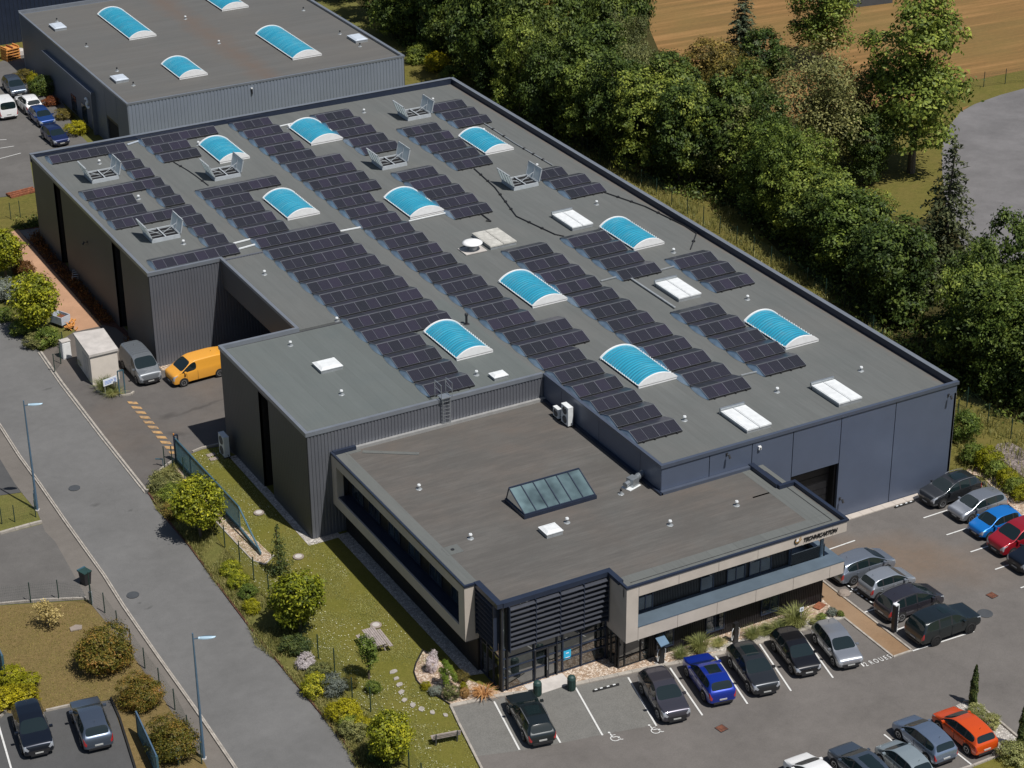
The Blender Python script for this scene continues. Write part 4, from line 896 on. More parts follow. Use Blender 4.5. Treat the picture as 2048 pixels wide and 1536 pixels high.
PAN = [('A2', -36.49, 71.83, 2), ('A2', -36.49, 69.4, 2), ('A2', -36.49, 66.85, 2), ('A2', -41.81, 64.12, 8), ('A2', -36.49, 61.86, 2), ('A2', -36.49, 59.39, 2), ('A2', -41.81, 56.62, 8), ('A2', -36.49, 54.39, 2), ('A2', -36.49, 51.86, 2), ('A2', -36.49, 49.41, 2), ('A2', -41.81, 46.94, 8), ('A1', -41.65, 74.1, 8), ('A4', -41.77, 61.52, 4), ('A4', -41.77, 59.05, 4), ('B', -32.84, 74.34, 8), ('B', -32.84, 72.08, 4), ('B', -32.84, 69.54, 4), ('B4', -32.92, 59.42, 8), ('B4', -32.92, 57.01, 4), ('B4', -32.92, 54.54, 4), ('B4', -32.92, 52.0, 4), ('B4', -32.92, 49.54, 4), ('B4', -32.92, 47.01, 8), ('B4', -32.92, 44.4, 8), ('B4', -32.92, 41.84, 8), ('B4', -32.92, 39.33, 8), ('B4', -32.92, 36.81, 8), ('B4', -32.92, 34.33, 8), ('B4', -32.92, 31.83, 8), ('B4', -32.92, 29.27, 8), ('B4', -32.92, 26.78, 8), ('B4', -32.92, 24.24, 4), ('B4', -32.92, 21.77, 4), ('B4', -32.92, 19.22, 4), ('B4', -32.92, 16.67, 4), ('C', -23.92, 74.16, 4), ('C', -23.92, 71.66, 4), ('C', -23.92, 69.19, 4), ('C', -23.92, 66.72, 4), ('C', -23.92, 64.2, 4), ('C', -23.92, 61.8, 6), ('C', -23.92, 59.37, 6), ('C', -23.92, 56.79, 6), ('C', -23.92, 54.29, 6), ('C', -23.92, 51.78, 4), ('C', -23.92, 49.26, 4), ('C', -23.92, 46.74, 4), ('C', -23.92, 44.23, 4), ('C', -23.92, 41.73, 4), ('C', -23.92, 39.2, 4), ('C', -23.92, 36.65, 4), ('C', -23.92, 34.05, 4), ('C', -23.92, 31.54, 4), ('C', -23.92, 29.04, 4), ('C', -23.92, 26.49, 4), ('C', -23.92, 24.01, 4), ('C', -23.92, 21.5, 6), ('C', -23.92, 19.01, 6), ('C', -23.92, 16.47, 4), ('C', -23.92, 13.97, 4), ('C', -23.92, 11.41, 4), ('C', -23.92, 8.89, 4), ('C', -23.92, 6.37, 4), ('C', -23.92, 3.83, 4), ('D', -16.34, 72.45, 4), ('D', -16.34, 69.98, 4), ('D', -16.34, 67.54, 4), ('D', -16.34, 64.93, 4), ('D', -16.34, 62.41, 4), ('E', -16.3, 54.91, 4), ('E', -16.3, 52.42, 4), ('E', -16.3, 49.9, 4), ('E', -16.3, 47.38, 4), ('E', -16.3, 44.87, 4), ('F', -10.83, 65.0, 4), ('F', -10.83, 62.47, 4), ('F', -10.83, 59.96, 4), ('F', -10.83, 57.45, 4), ('F', -10.83, 54.95, 4), ('G', -5.69, 69.71, 4), ('G', -5.69, 67.19, 4), ('G', -5.69, 64.71, 4), ('H', -5.56, 49.21, 3), ('H', -5.56, 46.7, 4), ('H', -5.56, 44.13, 4), ('I', -16.23, 34.69, 4), ('I', -16.23, 32.12, 4), ('I', -16.23, 29.6, 4), ('I', -16.23, 27.12, 4), ('I', -16.23, 24.53, 4), ('I', -16.23, 21.98, 4), ('I', -16.23, 19.47, 4), ('I', -16.23, 16.97, 4), ('I', -16.23, 14.39, 4), ('I', -16.23, 11.86, 4), ('I', -16.23, 9.28, 4), ('I', -16.23, 6.86, 4), ('J', -10.73, 34.72, 4), ('J', -10.73, 32.24, 4), ('J', -10.73, 29.67, 4), ('J', -10.73, 27.14, 4), ('K', -5.62, 26.82, 4), ('K', -5.62, 24.33, 4), ('K', -5.62, 21.73, 4), ('L', -10.75, 18.02, 4), ('L', -10.75, 15.5, 4), ('L', -10.75, 12.93, 4), ('L', -10.75, 10.45, 4), ('L', -10.75, 7.93, 4)]
cnt = {}
for k, x, y, n in PAN: cnt.setdefault(k, []).append((x, y, n))
for k in cnt:
    rows = sorted(cnt[k], key=lambda r: -r[1])
    for i, (x, y, n) in enumerate(rows):
        last = ', the front one' if i == len(rows) - 1 and len(rows) > 1 else ''
        lab = '%s row from the back, %s panels wide, %s' % (ORD[i], {2: 'two', 4: 'four', 6: 'six', 8: 'eight'}.get(n, 'four'), BLK[k])
        if len(rows) == 1: lab = 'single solar row eight panels wide ' + BLK[k]
        t = thing('solar_panel_row', lab, 'solar panels', (x, y, zr(x + n * PW / 2) + .03), 0, 'rows of solar panels on the hall roof')
        def part(nm, me, loc, rx=0):
            o = bpy.data.objects.new(nm, me); COL.objects.link(o); o.parent = t; o.location = loc; o.rotation_euler = (rx, 0, 0); return o
        part('frame', frame_mesh(n), (0, 0, 0))
        part('side_plate', GM, (-.01, 0, 0)); part('side_plate', GM2, (n * PW, 0, 0))
        for j in range(n):
            part('panel', MF, (j * PW, .04, .10), AF); part('panel', MBk, (j * PW, 1.19, .43), AB)

# ---------------------------------------------------------------- blue vaults
def vault(FL, FRt, BL, z, label):
    x0 = (FL[0] + BL[0]) / 2; x1 = x0 + (FRt[0] - FL[0]); y0 = (FL[1] + FRt[1]) / 2; y1 = BL[1]; w = x1 - x0; L = y1 - y0
    t = thing('vaulted_skylight', label, 'skylight', (x0 + w / 2, y0, z), 0, 'blue vaulted skylights')
    h = .20 * w; hw = w / 2; R = (hw * hw + h * h) / (2 * h); a = math.asin(hw / R)
    def arc(r, k, n=18): return [(r * math.sin(-a + 2 * a * i / n), r * math.cos(-a + 2 * a * i / n) - R * math.cos(a)) for i in range(n + 1)]
    cb = MB().box(-hw + .04, hw - .04, .04, L - .04, 0, .13, 'trim_navy').box(-hw - .02, hw + .02, .0, L, .13, .17, 'hatch_white')
    k = int(L / .31)
    for i in range(k):
        yy = .25 + (L - .5) * i / (k - 1)
        for s in (-1, 1): cb.box(s * hw - .04, s * hw + .04, yy - .03, yy + .03, .165, .23, 'hatch_white')
    cb.build('curb', t)
    P = arc(R, 0); vs = []; fs = []
    m_ = 26
    for j in range(m_ + 1):
        for (px, pz) in P: vs.append((px * .985, .1 + (L - .2) * j / m_, pz + .16))
    q = len(P)
    for j in range(m_):
        for i in range(q - 1): fs.append((j * q + i, j * q + i + 1, (j + 1) * q + i + 1, (j + 1) * q + i))
    MB().add(vs, fs, 'vault_blue').build('vault', t, smooth=True)
    for yy in (0, L - .14):
        mb = MB(); n = len(P); top = [(px * 1.03, pz + .22) for px, pz in P]
        poly = [(-hw * 1.03, 0.02)] + top + [(hw * 1.03, .02)]
        v2 = [(px, yy, pz) for px, pz in poly] + [(px, yy + .14, pz) for px, pz in poly]; k = len(poly)
        mb.add(v2, [tuple(range(k)), tuple(range(2 * k - 1, k - 1, -1))] + [(i, i + k, (i + 1) % k + k, (i + 1) % k) for i in range(k)], 'white_paint')
        mb.build('end_cap', t)
ZR = 7.86
V = [((-28.51,67.15), (-25.72,66.84), (-28.47,72.32), 0, 'blue vaulted skylight partly hidden by the open hatch, back left of the big roof'),
 ((-19.50,67.12), (-16.40,67.51), (-19.40,72.56), 0, 'blue vaulted skylight in the back middle between two solar columns'),
 ((-28.58,51.71), (-25.73,51.59), (-28.48,57.12), 0, 'blue vaulted skylight left of the long middle solar column, below the eight-panel row'),
 ((-6.78,57.34), (-3.96,57.24), (-6.73,62.68), 0, 'blue vaulted skylight at the back right, beside the right parapet'),
 ((-19.50,46.80), (-16.38,47.03), (-19.39,52.14), 0, 'blue vaulted skylight in the roof centre, behind the mushroom fan'),
 ((-6.80,32.06), (-3.99,31.85), (-6.68,37.46), 0, 'blue vaulted skylight right of the closed white hatch, beside the trees'),
 ((-19.48,26.15), (-16.51,26.28), (-19.17,31.73), 0, 'blue vaulted skylight right of centre, in front of the mushroom fan'),
 ((-28.61,20.99), (-25.74,20.86), (-28.52,26.32), 0, 'blue vaulted skylight at the front left, beside the black roof pipe'),
 ((-19.55,10.64), (-16.42,10.92), (-19.40,16.12), 0, 'blue vaulted skylight at the front between two solar columns'),
 ((-6.91,10.94), (-4.08,10.81), (-6.75,16.29), 0, 'blue vaulted skylight nearest the right parapet at the front')]
for fl, fr, bl, s, lab in V: vault(fl, fr, bl, zr((fl[0] + fr[0]) / 2), lab)
V2 = [((-21.52,111.21), (-18.54,111.12), (-21.45,121.85), 'long blue vaulted skylight at the left of the warehouse roof behind'),
 ((-21.56,95.92), (-18.58,95.76), (-21.55,101.28), 'short blue vaulted skylight near the front of the warehouse roof behind'),
 ((-8.97,115.96), (-5.85,116.38), (-8.66,123.22), 'blue vaulted skylight cut by the top edge on the warehouse roof'),
 ((-9.04,95.61), (-5.82,96.17), (-8.95,106.12), 'long blue vaulted skylight right of centre on the warehouse roof behind')]
for fl, fr, bl, lab in V2: vault(fl, fr, bl, 6.25, lab)

# ---------------------------------------------------------------- open smoke hatches
def open_hatch(FL, FRt, label):
    w = FRt[0] - FL[0]; w = 2.45; L = 2.25
    t = thing('open_smoke_hatch', label, 'roof hatch', (FL[0], FL[1], zr(FL[0])), 0, 'open smoke hatches')
    mb = MB(); h = .34
    mb.box(0, w, 0, .08, 0, h, 'hatch_curb'); mb.box(0, w, L - .08, L, 0, h, 'hatch_curb'); mb.box(0, .07, .08, L - .08, 0, h, 'hatch_curb'); mb.box(w - .07, w, .08, L - .08, 0, h, 'hatch_curb')
    mb.box(w / 2 - .045, w / 2 + .045, .08, L - .08, h - .04, h + .02, 'hatch_curb'); mb.box(.075, w - .075, .085, L - .085, h - .14, h - .12, 'void_black')
    mb.build('curb', t)
    mb = MB()
    for xa, xb in ((.14, w / 2 - .08), (w / 2 + .08, w - .14)):
        for yy in (.8, 1.5): mb.bar((xa, yy, h - .09), (xb, yy, h - .09), .05, .05, 'pipe_grey')
    mb.build('cross_bars', t)
    for s in (0, 1):
        mb = MB(); l = 1.22
        mb.box(0, .012, -.05, L + .05, 0, l, 'hatch_sheet')
        for yy in (-.05, L / 2 - .03, L - .01): mb.box(-.03, .065, yy, yy + .06, 0, l, 'hatch_curb')
        for zz in (0, l - .05): mb.box(-.03, .065, -.05, L + .05, zz, zz + .05, 'hatch_curb')
        if not s:
            for q in range(1, 4):
                mb.box(-.045, 0, q * L / 4 - .015, q * L / 4 + .015, .05, l - .05, 'hatch_curb')
        o = mb.build('lid', t); o.location = (w if s else 0, 0, h); o.rotation_euler = (0, R_(14 if s else -22), 0)
    mb = MB(); mb.bar((w / 2 + .1, L / 2, h - .1), (w + .12, L / 2, h + .55), .04, .04, 'hatch_curb'); mb.bar((w / 2 - .1, L / 2, h - .1), (-.2, L / 2, h + .5), .04, .04, 'hatch_curb'); mb.build('strut', t)
    sh = 0
for fl, fr, lab in (((-40.10,67.86), (-37.81,67.97), 'open smoke hatch nearest the back left roof corner'), ((-30.53,63.17), (-28.48,63.00), 'open smoke hatch in front of the partly hidden blue vault'),
    ((-40.18,52.54), (-37.82,52.79), 'open smoke hatch at the left front, behind the eight-panel front row'), ((-8.83,69.00), (-6.82,68.50), 'rearmost open smoke hatch, close to the back wall'),
    ((-16.57,58.42), (-14.37,58.47), 'open smoke hatch at the end of the five-row solar column in the roof centre'), ((-8.81,48.35), (-6.36,48.47), 'rightmost open smoke hatch, beside the three-row solar group')):
    open_hatch(fl, fr, lab)
def closed_hatch(FL, FRt, BL, label, z, mat='hatch_white', two=True, name='closed_smoke_hatch', bar_=True, hh=.36):
    x0 = (FL[0] + BL[0]) / 2; w = FRt[0] - FL[0]; L = BL[1] - FL[1]
    t = thing(name, label, 'roof hatch' if two else 'skylight', (x0, FL[1], z), 0, None)
    MB().box(.03, w - .03, .03, L - .03, 0, hh * .7, 'pipe_grey').build('curb', t)
    if two:
        for a, b in ((0, w / 2 - .025), (w / 2 + .025, w)):
            mb = MB(); mb.box(a, b, 0, L, hh * .7, hh, mat); mb.box(a + .08, b - .08, .08, L - .08, hh, hh + .02, mat); mb.build('lid', t)
        if bar_: MB().box(0, w, L + .04, L + .2, .1, hh + .16, 'galv').build('wind_deflector', t)
    else:
        mb = MB(); mb.box(0, w, 0, L, hh * .7, hh * .85, mat)
        q = .12; vs = [(q * .5, q * .5, hh * .85), (w - q * .5, q * .5, hh * .85), (w - q * .5, L - q * .5, hh * .85), (q * .5, L - q * .5, hh * .85), (q * 2, q * 2, hh * 1.1), (w - q * 2, q * 2, hh * 1.1), (w - q * 2, L - q * 2, hh * 1.1), (q * 2, L - q * 2, hh * 1.1)]
        mb.add(vs, [(4, 5, 6, 7), (0, 1, 5, 4), (1, 2, 6, 5), (2, 3, 7, 6), (3, 0, 4, 7)], mat); mb.build('dome', t)
closed_hatch((-9.04,37.95), (-7.05,37.83), (-9.04,41.29), 'closed white double hatch behind the four-row solar column near the right parapet', 7.8)
closed_hatch((-9.15,21.76), (-7.09,21.68), (-9.05,25.12), 'closed white double hatch between the right-hand solar groups', 7.78)
closed_hatch((-16.72,1.51), (-14.71,1.47), (-16.79,4.65), 'closed white double hatch nearest the front edge, left of the other front hatch', 7.78)
closed_hatch((-9.04,1.60), (-7.06,1.53), (-9.07,4.77), 'closed white double hatch at the front right, nearest the right corner', 7.78)
closed_hatch((-16.84,37.78), (-14.43,37.98), (-16.74,41.04), 'dirty off-white double hatch beside the mushroom fan', 7.8, 'hatch_old', True, 'closed_smoke_hatch', False)
closed_hatch((-38.03,23.75), (-36.29,23.93), (-38.03,25.33), 'square white dome skylight on the front left wing roof', 7.93, 'hatch_white', False, 'dome_skylight')
closed_hatch((-27.78,16.73), (-26.63,16.73), (-27.82,17.67), 'small square white dome skylight behind the ladder end of the wing', 7.85, 'hatch_white', False, 'dome_skylight')
closed_hatch((-33.84,-1.37), (-32.63,-1.31), (-33.87,-0.22), 'square white dome skylight on the office roof in front of the glazed ridge', 6.2, 'hatch_white', False, 'dome_skylight')
closed_hatch((-27.54,118.38), (-26.16,118.31), (-27.47,120.58), 'square grey dome skylight at the back left of the warehouse roof', 6.25, 'hatch_blue', False, 'dome_skylight')
closed_hatch((-27.61,97.93), (-26.20,97.94), (-27.70,99.83), 'square grey dome skylight near the front left corner of the warehouse roof', 6.25, 'hatch_blue', False, 'dome_skylight')
closed_hatch((-0.93,97.79), (0.53,97.96), (-0.86,100.11), 'square grey dome skylight at the right end of the warehouse roof', 6.25, 'hatch_blue', False, 'dome_skylight')

# ---------------------------------------------------------------- vent pipes
def vent(p, z, label, kind=0):
    t = thing('roof_vent', label, 'vent pipe', (*p, z), random.Random(p[0]).random() * 3, 'small vent pipes on the roofs')
    mb = MB(); mb.lathe([(.22, 0), (.2, .02), (.08, .03), (.07, .24)], 'pipe_grey', 10); mb.build('pipe', t)
    if kind == 0: MB().lathe([(.02, .36), (.10, .355), (.13, .27), (.115, .235), (.05, .24)], 'hatch_white', 10).build('cap', t)
    else: MB().lathe([(.08, .24), (.085, .38), (.05, .4)], 'plastic_black', 10).build('cap', t)
VR = [((-37.90,72.43), 'behind the hatch nearest the back left corner'), ((-37.79,62.49), 'beside the four-panel rows at the left edge'), ((-37.99,51.19), 'right of the open hatch at the left front'),
 ((-28.42,72.60), 'at the back corner of the partly hidden blue vault'), ((-19.39,72.71), 'at the back corner of the back middle blue vault'), ((-11.39,73.29), 'alone between the back solar columns'),
 ((-4.21,72.93), 'right of the rearmost open hatch'), ((-4.02,62.87), 'behind the back right blue vault'), ((-34.64,42.20), 'near the inner notch of the hall'), ((-33.32,31.38), 'at the roof step beside the eight-panel rows'),
 ((-38.03,29.23), 'on the wing behind the white dome'), ((-28.42,18.28), 'left of the small white dome near the ladder'), ((-38.08,20.17), 'on the wing in front of the white dome'), ((-4.21,42.15), 'behind the closed hatch near the right parapet'),
 ((-4.16,30.17), 'behind the solar group nearest the right parapet'), ((-4.21,19.65), 'between the right solar groups and the right parapet'), ((-4.27,52.35), 'right of the rightmost open hatch'), ((-4.21,5.47), 'near the right parapet at the front'),
 ((-19.33,5.21), 'beside the front end of the longest solar column'), ((-11.35,5.66), 'between the two front closed hatches')]
for p, lab in VR: vent(p, zr(p[0]), 'small white-capped vent pipe ' + lab)
VO = [((-37.99,8.35), 'on the office roof toward its left edge'), ((-37.99,1.09), 'on the office roof near the front left corner'), ((-31.71,-0.20), 'on the office roof beside the white dome'), ((-26.17,-3.71), 'on the office roof toward the front middle'), ((-21.10,-3.75), 'on the office roof toward the right')]
for p, lab in VO: vent(p, 6.2, 'small grey vent pipe ' + lab)
vent((-26.81,1.22), 6.2, 'short black vent pipe in front of the round metal duct', 1)
for p, lab in (((-13.45,115.61), 'white vent left of the brown stain on the warehouse roof'), ((-13.56,105.31), 'white vent on the brown stain of the warehouse roof')): vent(p, 6.25, lab)
for p, lab in (((-26.14,121.97), 'behind the back left dome'), ((-26.23,111.51), 'in the left middle'), ((-26.17,101.89), 'behind the front left dome'), ((-26.28,96.57), 'right of the front left dome'), ((-0.79,111.94), 'at the top middle'), ((-0.92,101.83), 'left of the right dome'), ((-0.93,96.70), 'in front of the right dome')):
    vent(p, 6.25, 'thin dark vent stub on the warehouse roof, ' + lab, 1)
t = thing('exhaust_pipe', 'tall black exhaust pipe beside the front left blue vault', 'pipe', (*(-25.05,26.23), 7.88)); MB().lathe([(.25, 0), (.22, .02), (.09, .05), (.09, .7)], 'plastic_black', 12).build('pipe', t); MB().lathe([(.13, .7), (.13, .85), (.02, .92)], 'plastic_black', 12).build('cap', t)
# mushroom fan
t = thing('roof_fan', 'round white mushroom fan on a stained base beside the dirty double hatch', 'fan', (*(-18.09,38.46), 7.88))
MB().box(-.95, .95, -.75, .75, 0, .06, 'concrete').build('base', t)
MB().lathe([(.42, .06), (.42, .5), (.5, .52), (.5, .6)], 'galv', 20).build('drum', t, True)
MB().lathe([(.45, .58), (.82, .62), (.84, .68), (.6, .76), (.15, .82), (.02, .83)], 'white_paint', 28).build('cap', t, True)
# round metal duct
p = (-25.53,1.86); t = thing('air_duct', 'round galvanised duct with a square box beside the navy wall on the office roof', 'duct', (*p, 6.2), R_(18))
MB().box(-.75, .35, -.45, .35, 0, .04, 'hatch_white').build('base', t); MB().box(-.35, .25, -.35, .25, .05, .62, 'galv').build('box', t)
MB().cyl((.2, 0, .4), (1.5, .12, .4), .2, .2, 'galv', 16).cyl((.5, 0.02, .4), (.62, .03, .4), .24, .24, 'galv', 16).cyl((1.1, .08, .4), (1.2, .09, .4), .24, .24, 'galv', 16).build('duct', t, False)
MB().cyl((-.35, 0, .35), (-.75, 0, .3), .16, .2, 'galv', 14).build('outlet', t)
# air conditioners
def aircon(p, z, rz, w, d, h, label, fans):
    t = thing('air_conditioner', label, 'air conditioner', (*p, z), rz)
    MB().box(-w / 2, w / 2, -d / 2, d / 2, .12, h, 'hatch_white').box(-w / 2 - .01, w / 2 + .01, -d / 2 - .01, d / 2 + .01, h, h + .02, 'hatch_white').build('housing', t)
    MB().box(-w / 2, -w / 2 + .1, -d / 2 - .05, d / 2 + .05, 0, .12, 'plastic_black').box(w / 2 - .1, w / 2, -d / 2 - .05, d / 2 + .05, 0, .12, 'plastic_black').build('foot', t)
    for i in range(fans):
        zc = .12 + (h - .12) * (i + .5) / fans; r = min(w * .38, (h - .12) / fans * .42)
        mb = MB(); mb.cyl((0, -d / 2 - .002, zc), (0, -d / 2 - .03, zc), r, r * .96, 'plastic_black', 18)
        for q in (.3, .6, .9):
            for a in range(16):
                t0, t1 = math.pi * a / 8, math.pi * (a + 1) / 8
                mb.bar((r * q * math.cos(t0), -d / 2 - .035, zc + r * q * math.sin(t0)), (r * q * math.cos(t1), -d / 2 - .035, zc + r * q * math.sin(t1)), .012, .012, 'pipe_grey')
        mb.build('fan', t)
    MB().tube([(w / 2, .05, .3), (w / 2 + .12, .05, .25), (w / 2 + .15, .1, .03), (w / 2 + .2, .7, .03)], .03, 'plastic_black', 6).build('pipe', t)
aircon((-24.99,11.36), 6.2, R_(-90), .95, .4, 1.5, 'tall white air conditioner with two fans by the navy wall on the office roof', 2)
aircon((-25.08,12.53), 6.2, R_(-90), .75, .3, .8, 'small white air conditioner beside the taller one on the office roof', 1)
aircon((-43.53,29.80), 0, R_(-90), 1.05, .42, 1.75, 'white air conditioner with two fans on the ground at the foot of the wing wall', 2)
# ladder
t = thing('access_ladder', 'steel ladder with top handrails against the ribbed wall above the office roof', 'ladder', (-32.35, YH - .25, 6.2))
mb = MB()
for s in (-.28, .28): mb.bar((s, 0, .1), (s, 0, 2.3), .05, .05, 'galv')
mb.build('stile', t); mb = MB()
for i in range(8): mb.bar((-.28, 0, .3 + i * .27), (.28, 0, .3 + i * .27), .03, .03, 'galv')
mb.build('rungs', t)
MB().box(-.4, .4, -.1, .6, 2.2, 2.26, 'galv').build('platform', t)
mb = MB()
for s in (-.42, .42): mb.tube([(s, -.1, 2.2), (s, -.1, 3.3), (s, .9, 3.3), (s, .9, 2.0)], .025, 'galv', 6); mb.bar((s, -.1, 2.75), (s, .9, 2.75), .03, .03, 'galv')
mb.build('handrail', t)
# conduits and cable trays
def run(name, pts, z, r, label, cat, mat='pipe_grey', feet=0, box=False):
    mb = MB(); q = [(x, y, z(x) + r + .03) for x, y in pts]
    if box:
        for a, b in zip(q, q[1:]): mb.bar(a, b, r * 2, r * 1.3, mat)
    else: mb.tube(q, r, mat, 6)
    t = thing(name, label, cat); f = mb; n = 0
    for a, b in zip(q, q[1:]):
        L = (Vector(b) - Vector(a)).length; k = int(L / 2.2)
        for i in range(1, k + 1):
            c = Vector(a).lerp(Vector(b), i / (k + 1)); feet and f.box(c.x - .1, c.x + .1, c.y - .1, c.y + .1, c.z - r - .03, c.z + r + .02, 'plastic_black')
    mb.build('tray' if box else 'cable', t)
run('cable_tray', [(-34.13,75.66), (-32.94,76.06)], zr, .07, 'short pale cable tray between the back left row and the next group', 'cable tray', 'hatch_blue', 0, True)
run('cable_tray', [(-34.48,49.09), (-32.87,49.28)], zr, .07, 'upper of two pale cable trays linking the first two columns near the front notch', 'cable tray', 'hatch_white', 0, True)
run('cable_tray', [(-34.52,47.80), (-32.85,48.06)], zr, .07, 'lower of two pale cable trays linking the first two columns near the front notch', 'cable tray', 'hatch_white', 0, True)
run('cable_tray', [(-25.95,47.23), (-23.81,47.15)], zr, .07, 'pale cable tray from the first eight-panel row to the middle column', 'cable tray', 'hatch_white', 0, True)
run('cable_tray', [(-19.87,46.44), (-16.20,46.55)], zr, .06, 'pale cable tray along the front end of the central blue vault', 'cable tray', 'hatch_white', 0, True)
run('cable_tray', [(-19.98,73.44), (-16.13,73.84)], zr, .06, 'pale cable tray behind the back middle blue vault', 'cable tray', 'hatch_white', 0, True)
run('cable_tray', [(-12.28,27.98), (-10.67,28.08)], zr, .06, 'pale cable tray joining the centre column and the four-row column', 'cable tray', 'pipe_grey', 0, True)
run('cable_tray', [(-7.08,27.53), (-5.46,27.64)], zr, .06, 'pale cable tray joining the four-row column and the group by the parapet', 'cable tray', 'pipe_grey', 0, True)
run('cable_tray', [(-12.16,8.91), (-10.58,8.85)], zr, .06, 'pale cable tray joining the front end of the centre column to the front right column', 'cable tray', 'pipe_grey', 0, True)
run('cable_tray', [(-10.00,27.37), (-10.00,20.89)], zr, .08, 'grey cable tray running diagonally past the closed hatch on the right', 'cable tray', 'pipe_grey', 0, True)
run('roof_cable', [(-2.95,65.12), (-3.05,58.61), (-2.88,52.01)], zr, .05, 'grey conduit running along the roof behind the back right vault', 'cable', 'pipe_grey', 1)
run('roof_cable', [(-9.33,54.77), (-9.91,49.78), (-11.51,43.01), (-10.65,38.02), (-10.22,37.29)], zr, .045, 'dark cable snaking past the rightmost open hatch to the four-row column', 'cable', 'plastic_black', 1)
run('roof_cable', [(-2.24,44.11), (-0.92,39.65), (-0.35,34.34), (-0.41,32.51), (-2.68,29.93)], zr, .045, 'dark cable curving from the three-row group toward the right parapet', 'cable', 'plastic_black', 1)
run('roof_cable', [(-32.02,69.42), (-31.66,66.77), (-31.53,65.14), (-31.42,62.43)], zr, .035, 'thin dark cable left of the second open hatch', 'cable', 'plastic_black', 1)
run('roof_cable', [(-13.83,45.08), (-13.90,43.08), (-14.21,43.39)], zr, .05, 'short dark bent conduit behind the dirty double hatch', 'cable', 'plastic_black', 0)
run('roof_cable', [(-32.0, -8.35), (-16.9, -8.35), (-16.9, -1.0)], lambda x: 6.2, .014, 'thin dark lightning cable along the front edge of the office roof', 'cable', 'plastic_black', 0)
# drain squares on the office roof
for p, lab in (((-39.61,0.42), 'square roof drain patch near the front left corner of the office roof'), ((-39.62,15.44), 'square roof drain patch at the back left corner of the office roof')):
    t = thing('roof_drain', lab, 'drain', (*p, 6.2)); MB().box(-.55, .55, -.5, .5, .0, .02, 'upstand_membrane').build('patch', t); MB().lathe([(.12, .02), (.12, .06), (.02, .07)], 'plastic_black', 10).build('grate', t)
t = thing('roof_strip', 'long narrow raised lighter strip at the back left of the office roof', 'roof strip', (0, 0, 0)); a, b = (-39.06,14.80), (-35.85,12.64)
MB().bar((*a, 6.22), (*b, 6.22), .34, .05, 'upstand_membrane').build('patch', t)

# ---------------------------------------------------------------- vehicles
def lerp(a, b, t): return a + (b - a) * t
